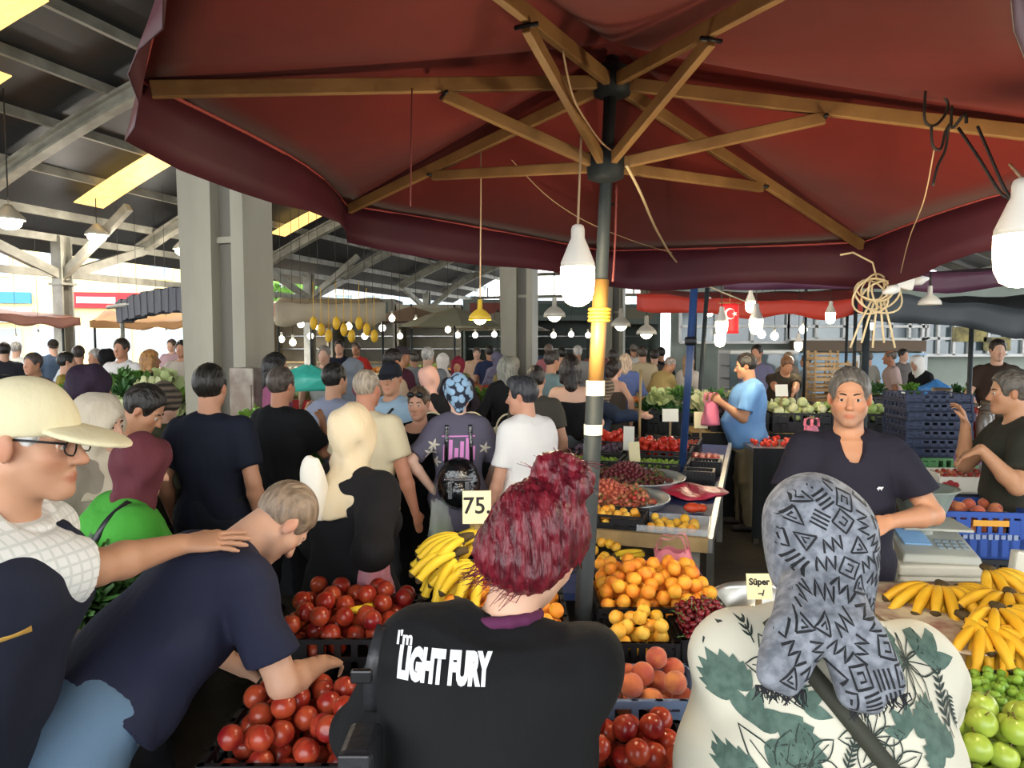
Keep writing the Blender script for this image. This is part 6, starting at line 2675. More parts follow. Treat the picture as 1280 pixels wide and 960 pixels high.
mb.box(c0 + np.array([0, -.088, .04]), (.17, .02, .012))
mb.build('buckle', mat('silver', '#c8cacc', .2, metal=.9), e, bevel=.003)
for sg in (-1, 1):
    strap_on(purp, bq, purp['T']((sg * .075, -.2, 1.43)), purp['T']((sg * .085, -.2, 1.12)), (0, 1, 0), .022, M_GLOSS, 'shoulder_strap', e)
p = P(551, 650, 4.3)
o = link_mesh('shopping_bag', bag_mesh('shopping_bag', M_CLEARB, .16, .11, .24), None, p - Vector((0, 0, .12)), (0, 0, .3))
tag(o, 'clear plastic bag with greens hanging from the hand of the backpack wearer', 'bag')
mb = MB()
for k in range(4):
    mb.ball((-.03 + .02 * k, .01 * (k % 2), .05 + .01 * k), (.028, .03, .04), 10, 6)
o2 = mb.build('vegetables', mat('cucumber_green', '#4d7a3a', .5), None, p - Vector((0, 0, .12)))
tag(o2, 'green vegetables inside the clear plastic bag', 'vegetables')
boy = person('person, a boy with dark swept hair in a white t-shirt looking left', 652, 471, 4.4, 38, w=.95, res=RM, hair=('quiff', '#2c2c30', {}), skin='#c9957a', hy=38, hp=6,
             top=('tee', '#eceae6', dict(ease=.035, hem=.74, sleeve=.78, sr=.07)), bottom=('trousers', '#2c2f36'), arms={'L': dict(loc=(-.26, .06, .84)), 'R': dict(loc=(.26, .1, .86))})
olive = person('person in a dark olive t-shirt standing behind the boy in white', 670, 457, 5.9, -8, w=1.0, res=.011, hair=('short', '#221c18'), skin='#b98b70', top=('tee', '#4a463e', {}), bottom=('trousers', '#2a2a2c'))
tank = person('person with bobbed black hair in a black sleeveless top and grey jeans', 713, 444, 6.5, 0, sex='f', w=1.02, res=.011, hair=('bob', '#191414', {}), skin='#d6ac94',
              top=('tank', '#141417', dict(hem=.98, neck='scoop')), bottom=('jeans', '#59646c'), arms={'L': dict(loc=(-.14, .26, 1.12)), 'R': dict(loc=(.24, .12, .95))})


def stripes(N, L, tv, mix, src):
    w_ = N.new('ShaderNodeTexWave')
    w_.bands_direction = 'Z'
    w_.inputs['Scale'].default_value = 9
    w_.inputs['Distortion'].default_value = 2
    L.new(tv, w_.inputs['Vector'])
    return mix(w_.outputs['Fac'], src, (.02, .015, .012, 1))


M_STRIPE = mat('scarf_striped', '#7a6a58', .8, pattern=stripes)
navyw = person('person in a striped brown headscarf and navy dress choosing strawberries', 757, 471, 7.35, -72, sex='f', w=1.15, dp=1.15, lean=12, hp=14, res=.012, hair=('hijab', '#6a5a4a', dict(mat=M_STRIPE, cape=0)),
               skin='#c79a82', top=('long', '#2e3a50', dict(hem=.6, sr=.08)), bottom=('skirt', '#2a3446'), arms={'R': dict(px=(800, 520, 6.9)), 'L': dict(px=(795, 518, 7.3))})
darkhair = person('person with dark tied hair in a brown top beyond the striped headscarf', 769, 448, 8.6, -50, sex='f', w=1.0, res=.013, hair=('tail', '#201815', {}), skin='#cfa189',
                  top=('tank', '#4a4038', dict(hem=.9)), bottom=('jeans', '#4a4a4a'), arms={'R': dict(loc=(.30, -.02, 1.02), eh=(1, -.6, 0))})
stoop = person('person in a mustard-beige shirt stooping over the vegetables, balding', 838, 450, 10.9, -66, w=1.08, lean=30, H=1.70, hp=30, res=.013, hair=('ring', '#8a8078', {}), skin='#b78464',
               top=('shirt', '#b39a62', dict(sleeve=.8)), bottom=('trousers', '#7a7462'), arms={'R': dict(px=(845, 493, 11.1)), 'L': dict(px=(840, 494, 11.5))})
whitew = person('person with fair hair in a white blouse beyond the blue pole', 861, 443, 11.5, -40, sex='f', res=.014, hair=('long', '#8a6a4a', {}), skin='#d2a58c', top=('long', '#dcd4c8', {}), bottom=('trousers', '#3a3a3e'))
lblue = person('person in a light blue t-shirt and beige trousers holding a pink bag, in profile', 932, 441, 7.0, 78, w=1.15, dp=1.15, belly=.09, res=.0095, hair=('short', '#171310'), skin='#ad7c5c', hp=10,
               top=('tee', '#6d9acb', dict(ease=.038, hem=.82, sleeve=.75, sr=.072)), bottom=('trousers', '#a59778'), shoes='#2a2420', step=.03,
               arms={'L': dict(px=(902, 503, 6.86), eh=(-.3, -.8, -.6), curl=50), 'R': dict(px=(897, 502, 7.15), eh=(.3, -.8, -.6), curl=50)})
o = link_mesh('carrier_bag', bag_mesh('carrier_bag', mat('pink_bag_bright', '#e07890', .4, alpha=.9, bump=(20, .5)), .19, .15, .22), None, P(888, 531, 6.9), (0, 0, .5))
tag(o, 'pink carrier bag in the hands of the man in light blue', 'bag')
seller = person('person in a mauve t-shirt with dark hair and beard behind the vegetable stall', 946, 431, 10.8, 140, w=1.05, res=.013, hair=('short', '#17130f'), skin='#b98a70', stubble='#2a2018', top=('tee', '#6a6a88', {}), bottom=('trousers', '#33363f'))
brown = person('person in a dark brown t-shirt bent over packing behind the vegetable stall', 984, 446, 9.4, 176, w=1.05, lean=22, H=1.72, hp=34, res=.012, hair=('short', '#6a4a32'), skin='#c48e6c', top=('tee', '#38332a', {}), bottom=('trousers', '#2c2c30'),
               arms={'R': dict(px=(978, 492, 9.0)), 'L': dict(px=(992, 492, 9.0))})
check = person('person in a grey checked shirt beside the stacked wooden crates', 1007, 443, 12.5, 60, res=.014, hair=('short', '#3a3028'), skin='#b98468', top=('shirt', '#8c98a0', {}), bottom=('trousers', '#40444c'))
backg = person('person with short hair half hidden behind the brown-shirted seller', 986, 440, 13, 190, res=.015, hair=('short', '#6a5a4a'), skin='#c4967a', top=('tee', '#8a7a6a', {}), bottom=('trousers', '#40444c'))
pinkm = person('person in a pale pink shirt leaning at the blue counter panels', 1112, 443, 11.6, 70, w=1.1, res=.013, lean=10, H=1.70, hair=('ring', '#4a4038', {}), skin='#b07a5c', top=('shirt', '#cbb0a6', dict(sleeve=.8)), bottom=('trousers', '#4a4640'))
greym = person('person in a grey shirt left of the man in pale pink', 1085, 440, 13.6, 20, w=1.0, res=.014, hair=('ring', '#5a5048', {}), skin='#b98a70', top=('shirt', '#8a8478', dict(sleeve=.8)), bottom=('trousers', '#4a4640'))
whitesc = person('person in a white headscarf and black dress stooping right of the pink shirt', 1146, 445, 11.0, 110, sex='f', lean=20, H=1.66, hp=20, res=.014, hair=('hijab', '#e4e0d8', dict(cape=0)), skin='#c99a82', top=('long', '#16161a', {}), bottom=('skirt', '#16161a'))
reach = person('person in a dark olive t-shirt reaching to the crates at the right edge', 1262, 477, 3.85, 72, H=1.70, w=1.12, dp=1.12, belly=.06, lean=10, hp=4, res=.0085, hair=('short', '#4a443c', dict(vol=.002)), skin='#c08c68',
               top=('tee', '#35352c', dict(sleeve=.70, ease=.025)), bottom=('trousers', '#6a6a5a'),
               arms={'L': dict(px=(1226, 561, 3.62), eh=(-.2, -.5, -1), hd=(.35, .75, -.5), hn=(0, -.5, -1), curl=18), 'R': dict(px=(1207, 532, 4.05), eh=(.3, -.4, -1), hd=(.05, .25, 1), hn=(0, .9, -.3), curl=30)})
# the left group
hoodw = person('person in a pale beige headscarf behind the cap of the old man', 124, 492, 2.95, -96, sex='f', w=1.1, hp=10, res=RM, hair=('hijab', '#b5a996', {}), skin='#c99c84', top=('long', '#8d8478', dict(hem=.6)), bottom=('skirt', '#3a3634'))
lookd = person('person with dark hair looking down, wearing a pale scarf round the neck', 180, 494, 3.5, -82, lean=20, H=1.70, hp=34, w=1.0, res=RM, hair=('short', '#17130f'), skin='#b88768', top=('long', '#b9b2a2', {}), bottom=('trousers', '#2c2c30'))
darkh = person('person in a dark plum headscarf seen from behind at the left', 112, 456, 3.75, -30, sex='f', w=1.1, res=RM, hair=('hijab', '#2c2030', {}), skin='#c99c84', top=('gown', '#241c28', {}), bottom=('gown', '#241c28'))
olivj = person('person in an olive jacket and striped brown head wrap', 205, 477, 4.2, -24, sex='f', w=1.15, hp=10, res=RM, hair=('bonnet', '#6a5a44', dict(mat=M_STRIPE)), skin='#cfa189', top=('long', '#4a4a34', dict(sr=.075)), bottom=('trousers', '#2c2c30'))
leftb = person('person in a black headscarf at the far left edge behind the cap', 2, 470, 3.0, -60, sex='f', w=1.1, res=.011, hair=('hijab', '#17161a', {}), skin='#c99c84', top=('gown', '#17161a', {}), bottom=('gown', '#17161a'))
brownsc = person('person in a brown-plum headscarf low behind the beige headscarf', 52, 468, 4.6, -40, sex='f', H=1.60, w=1.1, res=.011, hair=('hijab', '#4a3038', {}), skin='#c99c84', top=('gown', '#3a2a30', {}), bottom=('gown', '#3a2a30'))
print('middle people', round(time.time() - _t0, 1))

# ------------------------------------------------------------------ people far off
far = [
    (40, 441, 7.6, 170, 'm', '#5a544e', '#3a3230', 'short', 'grey-brown jacket seated look, at the left behind the cap'),
    (84, 440, 8.4, -60, 'm', '#8d7a2a', '#14120f', 'short', 'mustard jacket and black hair at the left'),
    (98, 432, 10.5, 20, 'm', '#c9ced2', '#2c2622', 'short', 'pale shirt behind the mustard jacket'),
    (118, 436, 10.0, 160, 'm', '#5f6470', '#8a8680', 'short', 'slate jacket with grey hair'),
    (134, 436, 9.6, -20, 'f', '#1f2026', '#141316', 'hijab', 'black headscarf between the slate jacket and the red-striped shirt'),
    (151, 423, 9.2, 176, 'm', '#e4e0dc', '#241c18', 'short', 'white shirt with a red chest band'),
    (189, 437, 8.8, -60, 'f', '#2a2420', '#8a6238', 'long', 'fair long hair and a dark top at the herb stall'),
    (227, 425, 10.5, 180, 'm', '#cdc0b0', '#17130f', 'short', 'beige shirt behind the herb stall'),
    (214, 424, 14.8, 170, 'm', '#a88a90', '#3a302a', 'short', 'dusty pink shirt far behind the herb stall'),
    (5, 428, 11, 30, 'm', '#2c2c34', '#1c1814', 'short', 'dark jacket at the left border'),
    (20, 427, 13, 10, 'm', '#d4d4d0', '#8a8680', 'short', 'white shirt near the left border'),
    (66, 424, 13, 40, 'm', '#4a5a70', '#2c2622', 'cap', 'blue-grey jacket and cap far left'),
    (346, 441, 6.4, -70, 'f', '#8a4a68', '#14100e', 'bob', 'magenta top and black hair right of the big column'),
    (405, 432, 9.5, 180, 'm', '#b4b8b4', '#6a625a', 'short', 'pale grey shirt behind the red table cloth'),
    (424, 425, 12.5, 180, 'm', '#1f2230', '#241c18', 'short', 'navy top under the yellow hanging bags'),
    (445, 428, 14, 170, 'm', '#c0342c', '#3a302a', 'short', 'red top under the yellow hanging bags'),
    (442, 448, 6.8, -30, 'f', '#7a3a4a', '#6a7078', 'hijab', 'grey headscarf and wine-red dotted dress'),
    (493, 436, 7.2, -60, 'm', '#b8a088', '#1a1512', 'short', 'beige shirt and black hair behind the cap'),
    (503, 432, 9.0, -60, 'm', '#4a2430', '#3a3234', 'cap', 'wine polo shirt and dark cap'),
    (517, 440, 12, 20, 'm', '#8a8a88', '#4a443c', 'short', 'grey top in the middle distance'),
    (535, 434, 9.6, -10, 'm', '#7c8084', '#9a9690', 'short', 'grey shirt and grey hair left of the pink headscarf'),
    (537, 458, 6.7, -40, 'f', '#1a191d', '#d8a898', 'hijab', 'pink headscarf and black coat'),
    (553, 442, 11, 30, 'f', '#2a2a36', '#e0d8d0', 'hijab', 'white headscarf and dark coat'),
    (572, 446, 9.0, 175, 'f', '#3a3038', '#7a2030', 'hijab', 'red headscarf facing the camera'),
    (612, 432, 13, 10, 'm', '#2c3450', '#1c1814', 'short', 'navy jacket left of the middle column'),
    (622, 440, 12, -40, 'f', '#7a7488', '#6a6478', 'hijab', 'lilac-grey coat left of the middle column'),
    (632, 446, 7.6, 20, 'f', '#17171a', '#6a6a62', 'bob', 'black jacket and grey hair before the middle column'),
    (691, 438, 8.4, -60, 'm', '#7d9494', '#2c2622', 'short', 'sage green shirt right of the middle column'),
    (686, 430, 14, 0, 'm', '#b06a70', '#5a4a40', 'short', 'rose shirt beyond the middle column'),
    (702, 434, 12, 10, 'm', '#2c2c30', '#17130f', 'short', 'black shirt beyond the sage green shirt'),
    (722, 432, 13, 0, 'm', '#a4a09a', '#9a9690', 'short', 'pale grey shirt and white hair left of the umbrella pole'),
    (766, 437, 11, 0, 'm', '#3a4a68', '#2a2420', 'short', 'dark blue shirt just right of the umbrella pole'),
    (782, 442, 10.6, -20, 'f', '#5a6a9a', '#a8907a', 'bob', 'blue blouse right of the umbrella pole'),
    (803, 433, 11.8, 0, 'm', '#c8b896', '#3a322c', 'short', 'cream shirt in the aisle right of the pole'),
    (818, 437, 12.6, 0, 'm', '#4a4640', '#2a2420', 'short', 'brown shirt in the aisle'),
    (826, 434, 13.4, 10, 'm', '#1f2026', '#1a1512', 'short', 'black shirt in the aisle near the red awning'),
    (745, 430, 14.5, 0, 'm', '#8a5a5a', '#4a4038', 'short', 'dull red shirt far behind the pole'),
    (792, 430, 15, 0, 'm', '#d0ccc4', '#6a625a', 'cap', 'white shirt and cap far down the aisle'),
    (640, 446, 9.5, 30, 'f', '#3a3c48', '#8a8478', 'hijab', 'stone headscarf by the foot of the middle column'),
    (668, 430, 17.5, 0, 'm', '#5a6880', '#3a322c', 'short', 'steel blue shirt behind the middle column'),
    (596, 434, 14.5, 180, 'm', '#c8a488', '#3a322c', 'short', 'peach shirt behind the melon stall'),
    (1130, 436, 13.5, 200, 'm', '#6a6460', '#241c18', 'short', 'grey-brown shirt behind the white headscarf'),
    (1248, 424, 8.5, 160, 'm', '#3a2c24', '#241c18', 'short', 'dark brown shirt behind the glass dome'),
]
for (px, py, Z, hd, sx, tc, hc_, hk, lab) in far:
    w_ = random.uniform(.98, 1.12)
    hk2 = (hk, hc_, dict(under='#3a322c') if hk == 'cap' else {})
    gown = hk == 'hijab' and random.random() < .5
    person('person with ' + lab, px, py, Z, hd, sex=sx, w=w_, res=.015 if Z < 9.5 else .02, hair=hk2, skin=random.choice(['#c4967a', '#b98668', '#d0a58c', '#a87858']), eyes=False,
           top=(('gown' if gown else ('long' if sx == 'f' else 'tee')), tc, {}), bottom=(('gown', tc) if gown else (('skirt' if hk == 'hijab' else 'trousers'), random.choice(['#2c2f38', '#3a3a3e', '#26262c', '#46505e']))),
           arms={'R': dict(loc=(.24, .26, 1.0)), 'L': dict(loc=(-.24, .22, 1.02))} if random.random() < .5 else None)
print('all people', round(time.time() - _t0, 1))


# ------------------------------------------------------------------ stalls farther back
R9 = np.random.default_rng(5)
M_GREEN = mat('leafy_green', '#4f8a34', .55, rnd='#86b04a')
M_GREEN2 = mat('leafy_dark', '#2f5a2a', .55, rnd='#47702f')
M_PALEG = mat('leafy_pale', '#a8b878', .55, rnd='#d0cfa0')


def herb_mesh(name, m, r, n, size, seed):
    rg = np.random.default_rng(seed)
    V, Q = [], []
    for i in range(n):
        a = rg.uniform(0, 2 * PI)
        t = rg.uniform(.1, 1.25)
        d = np.array([math.cos(a) * math.sin(t), math.sin(a) * math.sin(t), math.cos(t)])
        sd_ = unit(np.cross(d, rg.normal(size=3)))
        up = np.cross(sd_, d)
        b0 = d * r * rg.uniform(.1, .45)
        l = r * rg.uniform(.4, .7) + size * .4
        w_ = size * rg.uniform(.6, 1.1)
        k = len(V)
        for q in range(4):
            tt = q / 3
            c = b0 + d * l * tt - up * l * .35 * tt * tt + rg.normal(size=3) * .004
            ww = w_ * (.35 + math.sin(PI * (.12 + .8 * tt)) * .7)
            V += [c - sd_ * ww / 2, c + up * w_ * .12, c + sd_ * ww / 2]
        for q in range(3):
            for e in (0, 1):
                Q.append((k + q * 3 + e, k + q * 3 + e + 1, k + q * 3 + e + 4, k + q * 3 + e + 3))
    me_o = np_mesh(name, np.array(V), np.array(Q), m)
    me = me_o.data
    bpy.data.objects.remove(me_o)
    return me


HERB = {'green': herb_mesh('herb_bunch', M_GREEN, .16, 60, .06, 1), 'dark': herb_mesh('herb_bunch', M_GREEN2, .16, 80, .035, 2),
        'pale': herb_mesh('lettuce', M_PALEG, .15, 36, .11, 3), 'fine': herb_mesh('parsley_bunch', M_GREEN2, .15, 240, .022, 4)}
LUMP = {}


def lump(kind, col, r, rnd=None, prof='round'):
    k = kind
    if k not in LUMP:
        LUMP[k] = fruit_mesh(kind, mat(kind + '_skin', col, .45, rnd=rnd), r, prof, 10, 7)
    return LUMP[k]


def stall(name, label, c, rz, w, d, z, skirt, top=M_WOODP):
    e = empty(name, c, rz, label, 'stall table')
    mb = MB()
    mb.box((0, 0, z - .02), (w, d, .04))
    mb.build('tabletop', top, e)
    mb = MB()
    n = 20
    vs = []
    for i in range(n + 1):
        x = -w / 2 + w * i / n
        vs += [(x, -d / 2 - .012 - .012 * math.sin(i * 1.9), .06), (x, -d / 2 - .006, z)]
    mb.add(vs, [(2 * i, 2 * i + 2, 2 * i + 3, 2 * i + 1) for i in range(n)], True)
    mb.build('skirt', skirt, e)
    for sx in (-1, 1):
        for sy in (-1, 1):
            mb = MB()
            mb.bar((sx * (w / 2 - .05), sy * (d / 2 - .05), 0), (sx * (w / 2 - .05), sy * (d / 2 - .05), z - .04), .05)
            mb.build('leg', M_DECK, e)
    return e


def heap(meshes, name, n, c, rz, w, d, z, h, label, cat, group, up=True, sc=(.8, 1.1), r=.06):
    """things lying in a mound on a table; each an object"""
    cs, sn = math.cos(rz), math.sin(rz)
    ins, bx = rect(-w / 2, w / 2, -d / 2, d / 2, r * .6)
    pts = pile(n, r, ins, lambda a, b: 0, lambda a, b: h * (1.1 - .7 * abs(2 * a / w) ** 2 - .3 * abs(2 * b / d)) + 2 * r, R9, bx, 16)
    for i, p in enumerate(pts):
        me = meshes[i % len(meshes)]
        o = link_mesh(name, me, None, (c[0] + cs * p[0] - sn * p[1], c[1] + sn * p[0] + cs * p[1], z + p[2] - (r if up else 0)),
                      (R9.uniform(-.3, .3), R9.uniform(-.3, .3), R9.uniform(0, 6.28)) if up else tuple(R9.uniform(0, 6.28, 3)))
        s = R9.uniform(*sc)
        o.scale = (s, s, s)
        tag(o, label, cat, group)


def fl(px, Z):
    p = P(px, 425, Z)
    return Vector((p.x, p.y, 0))


# herbs and leeks left of the big column
c = fl(168, 7.6)
stall('stall_table', 'herb stall table left of the big column, heaped with greens', c, RAD(4), 1.3, 1.0, 1.05, M_SKIRT)
heap([HERB['green'], HERB['pale'], HERB['green'], HERB['dark']], 'herb_bunch', 44, c, RAD(4), 1.2, .95, 1.05, .45, 'leafy herb bunch on the stall left of the big column', 'herbs', 'herb bunches left of the big column', r=.10)
c = fl(270, 5.2)
stall('stall_table', 'low table of beans and leeks in front of the herb stall', c, RAD(6), 1.7, .6, .80, M_SKIRT)
heap([HERB['pale'], HERB['green']], 'leek', 26, c, RAD(6), 1.6, .55, .80, .18, 'pale green leek bundle on the low table before the herb stall', 'leeks', 'leek bundles', r=.09)
c = fl(30, 9.4)
stall('stall_table', 'lettuce table at the far left', c, RAD(10), 2.2, 1.0, .95, M_SKIRT)
heap([HERB['pale'], HERB['green']], 'lettuce', 34, c, RAD(10), 2.1, .95, .95, .30, 'pale lettuce head on the far left table', 'lettuce', 'lettuces far left', r=.11)
# parsley in front of the old man
c = fl(68, 2.25)
e = empty('wooden_box', c, RAD(12), 'wooden box of parsley standing behind the arm of the old man', 'box')
mb = MB()
mb.box((0, 0, .50), (.34, .30, 1.0))
mb.build('box_body', M_DECK, e, bevel=.005)
mb = MB()
for z in (.2, .5, .8):
    mb.box((0, -.155, z), (.34, .012, .12))
mb.build('slat', M_WOODP, e)
for k in range(9):
    o = link_mesh('parsley_bunch', HERB['fine'], None, (c.x - .10 + .1 * (k % 3), c.y - .08 + .08 * (k // 3), 1.0 + .04 * (k % 2)), (.2 * math.sin(k), .2 * math.cos(k), k))
    tag(o, 'dark green parsley bunch in the wooden box behind the old man', 'parsley', 'parsley bunches')
# right of the big column: greens with a teal bag
c = fl(372, 5.9)
stall('stall_table', 'greens table right of the big column, before the men', c, RAD(-6), 1.7, .9, .92, M_SKIRT)
heap([HERB['green'], HERB['pale'], HERB['green']], 'herb_bunch', 36, c, RAD(-6), 1.6, .85, .92, .30, 'leafy bunch on the greens table right of the big column', 'herbs', 'bunches right of the big column', r=.10)
o = link_mesh('teal_bag', bag_mesh('teal_bag', mat('teal_plastic', '#3fae9a', .4, bump=(14, .6)), .46, .26, .20, False, 7, True), None, P(385, 488, 5.7), (0, 0, .2))
tag(o, 'teal plastic bag lying on the greens right of the big column', 'bag')
c = fl(395, 10.2)
stall('stall_table', 'red-clothed table of pale heads behind the greens', c, RAD(-4), 2.6, 1.2, 1.05, mat('cloth_red', '#c02a24', .7, bump=(8, .3)))
heap([lump('cabbage', '#cfd2a0', .10, '#b8c48a')], 'cabbage', 44, c, RAD(-4), 2.5, 1.15, 1.05, .32, 'pale round cabbage on the red-clothed table', 'cabbage', 'cabbages on the red table', False, r=.10)
# centre: black-skirted table with baskets, and crates of salad under it
c = fl(588, 6.3)
stall('stall_table', 'black-skirted table with white baskets behind the backpack wearer', c, RAD(-10), 1.25, .7, .98, M_SKIRT)
mb = MB()
for k in range(3):
    pass
for k, (dx, dy) in enumerate(((-.35, 0), (0, .06), (.33, -.03))):
    e = empty('basket', (c.x + dx, c.y + dy - dx * .17, .98), k * .3, 'pale handled basket on the black-skirted table, %s' % ('left one', 'middle one', 'right one')[k], 'basket')
    mb = MB()
    mb.lathe([(.10, 0), (.125, .10), (.13, .11), (.12, .105), (.095, .01), (0, .01)], 24)
    mb.build('bowl', mat('basket_pale', '#d9d2b8', .7, bump=(40, .3)), e)
    mb = MB()
    mb.tube([(.125 * math.cos(a), 0, .10 + .13 * math.sin(a)) for a in np.linspace(0, PI, 13)], .008, 6)
    mb.build('handle', mat('basket_pale', '#d9d2b8', .7), e)
c = fl(628, 5.5)
o = crate(c.x, c.y, .0, .62, .42, .34, mat('crate_red', '#a83a2c', .5), 'tall red crate on the floor beside the boy in white')
heap([HERB['pale'], HERB['green']], 'lettuce', 8, c, 0, .55, .38, .33, .22, 'yellow-green lettuce heaped over the red crate', 'lettuce', 'lettuces over the red crate', r=.10)
c = fl(612, 10.5)
stall('stall_table', 'melon and greens table in the middle distance', c, RAD(-8), 2.2, 1.2, 1.0, M_SKIRT)
heap([lump('melon', '#c8584a', .11, '#5a8a44')], 'melon', 24, c, RAD(-8), 2.1, .6, 1.0, .18, 'round melon on the middle table', 'melon', 'melons in the middle distance', False, r=.11)
heap([HERB['dark'], HERB['green']], 'herb_bunch', 22, c + Vector((.2, -.75, 0)), RAD(-8), 2.0, .4, .9, .15, 'dark leafy bunch on the melon table', 'herbs', 'bunches on the melon table', r=.10)
c = fl(704, 7.45)
stall('stall_table', 'narrow herb table with a pale wooden side right of the boy', c, RAD(-14), .75, .7, .92, M_WOODP)
heap([HERB['dark'], HERB['green']], 'herb_bunch', 9, c, 0, .65, .6, .92, .18, 'dark herb bunch on the narrow wooden table', 'herbs', 'bunches on the narrow table', r=.10)
# rows of produce far away
FAR = [(30, 14.8, 2.4, '#b06a3a', '#d8b060', 'orange'), (180, 13.5, 2.2, '#8ab04a', '#b8c878', 'pear'), (418, 15.6, 3.0, '#d8c088', '#e8d8b0', 'onion'), (520, 18.6, 3.0, '#d87a2a', '#e8a84a', 'orange'),
       (690, 18.6, 2.6, '#b83a2a', '#d86a3a', 'tomato'), (575, 21.5, 4, '#9ab04a', '#c8d070', 'pear'), (350, 19, 3.4, '#e0d8c0', '#c8b890', 'potato')]
for i, (px, Z, w_, c1, c2, nm) in enumerate(FAR):
    c = fl(px, Z)
    lab = ('at the far left', 'below the rolled dark tarpaulin', 'below the beige hanging cloth', 'under the grey parasols', 'beyond the middle column', 'at the far end of the hall', 'far behind the big column')[i]
    stall('stall_table', 'produce table ' + lab, c, RAD(R9.uniform(-10, 10)), w_, 1.2, 1.0, (M_SKIRT, M_CRATE_U, M_WHITE)[i % 3])
    heap([lump(nm + '_%d' % i, c1, .075, c2)], nm, 40, c, 0, w_ - .2, 1.0, 1.0, .30, 'small %s heaped on the table %s' % (nm, lab), nm, nm + 's ' + lab, False, r=.075)
# the stall beyond the long table: carrots, radishes and green leaves in crates
c = fl(880, 9.5)
stall('stall_table', 'vegetable table with black skirt behind the man in light blue', c, -HALL, 1.9, 1.2, .92, M_SKIRT)
heap([HERB['green'], HERB['green'], HERB['pale']], 'herb_bunch', 22, c + Vector((.05, -.25, 0)), -HALL, 1.5, .55, .92, .40, 'fresh green leafy bunch left of the man in light blue', 'herbs', 'leafy bunches left of the man in light blue', r=.10)
heap([lump('carrot', '#e07a34', .05, '#e89a50', 'plum')], 'carrot', 46, c + Vector((-.0, .45, 0)), -HALL, 1.8, .4, .95, .25, 'orange carrot heaped behind the leafy bunches', 'carrot', 'carrots', False, r=.05)
heap([HERB['dark']], 'radish_bunch', 14, c + Vector((-.30, -.62, -.0)), -HALL, 1.3, .3, .86, .05, 'dark leafy bunch with white roots in the black crate', 'radishes', 'radish bunches', r=.09)
for k, (px, py, Z) in enumerate(((838, 512, 8.1), (876, 516, 7.9))):
    o = crate(0, 0, 0, .46, .34, .26, M_CRATE_B, ('left black crate of leafy roots behind the strawberries', 'right black crate of leafy roots behind the strawberries')[k], -HALL)
    p = P(px, py, Z)
    o.location = (p.x, p.y, .80)
    st2 = empty('crate_stand', (p.x, p.y, 0), -HALL, ('low stand under the left crate of leafy roots', 'low stand under the right crate of leafy roots')[k], 'stand')
    mb = MB()
    mb.box((0, 0, .78), (.5, .4, .035))
    for sx in (-1, 1):
        for sy in (-1, 1):
            mb.box((sx * .22, sy * .17, .38), (.04, .04, .77))
    mb.build('trestle', M_DECK, st2)
    heap([HERB['dark'], HERB['pale']], 'radish_bunch', 6, (p.x, p.y), 0, .42, .3, 1.0, .12, 'leafy root bunch in the crates behind the strawberries', 'radishes', 'root bunches behind the strawberries', r=.09)
# the vegetable row behind the vendor
c = fl(1035, 7.7)
stall('stall_table', 'long black-skirted vegetable table behind the vendor', c, RAD(-6), 3.0, 1.3, .92, M_SKIRT)
for k, (dx, lab, me, nm, n, r, cat) in enumerate(((-1.05, 'eggplants and white onions', lump('eggplant', '#241a2c', .055, '#3a2a3c', 'plum'), 'eggplant', 22, .055, 'eggplant'),
                                                 (-.45, 'round pale onions', lump('white_onion', '#d9d6a8', .05, '#b8c884'), 'onion', 28, .05, 'onion'),
                                                 (.12, 'pale green squash', lump('squash', '#c3cf94', .052, '#93ad5a', 'plum'), 'squash', 26, .052, 'squash'),
                                                 (.72, 'green zucchini', lump('zucchini', '#7aa84a', .05, '#a8c070', 'plum'), 'zucchini', 28, .05, 'zucchini'))):
    x = c.x + dx
    y = c.y - .35 - dx * .1
    crate(x, y, .92, .56, .46, .20, M_CRATE_B, 'black crate of %s on the table behind the vendor' % lab, RAD(-6))
    heap([me], nm, n, (x, y), RAD(-6), .52, .42, 1.03, .12, '%s in the crate of %s behind the vendor' % (nm, lab), cat, lab + ' behind the vendor', False, r=r)
heap([HERB['dark'], HERB['green']], 'herb_bunch', 8, (c.x + .95, c.y + .25), 0, .8, .5, .92, .35, 'dark herb bunch right behind the head of the vendor', 'herbs', 'herb bunches behind the vendor', r=.10)
o = link_mesh('blue_sack', bag_mesh('blue_sack', mat('sack_blue', '#3a6ab8', .5, bump=(12, .5)), .42, .3, .26, False, 9, True), None, (c.x - .75, c.y + .36, .92), (0, 0, .2))
tag(o, 'blue sack lying before the seller in the brown shirt', 'sack')
mb = MB()
mb.lathe([(.16, 0), (.20, .14), (.205, .15), (.19, .14), (.15, .01), (0, .01)], 28)
tag(mb.build('metal_bowl', M_TRAY, None, (c.x - .15, c.y + .30, .92)), 'wide metal bowl behind the crates of the vegetable table', 'bowl')
sign_card('white card standing over the pale onions', P(977, 488, 7.3), .14, .12, M_PAPERW, None, tilt=-8, stick=.28, rz=.2)
sign_card('cream card right of the vendor over the zucchini', P(1124, 496, 7.2), .14, .10, M_PAPERW, None, tilt=-8, stick=.3, rz=-.1)
# small table with red berries beside the man in light blue
c = fl(985, 6.7)
stall('stall_table', 'metal-edged side table of radishes right of the man in light blue', c, RAD(-4), .75, .6, .88, M_SKIRT, M_ALU)
heap([F['tomato']], 'radish', 30, c + Vector((-.12, 0, 0)), 0, .45, .5, .88, .06, 'small red radish on the side table', 'radish', 'radishes on the side table', False, r=.026, sc=(.7, .9))
o = link_mesh('carrier_bag', bag_mesh('carrier_bag', mat('pink_bag_bright', '#e07890', .4), .20, .16, .17, True, 12), None, (c.x + .24, c.y, .88), (0, 0, .6))
tag(o, 'pink carrier bag standing on the side table left of the vendor', 'bag')
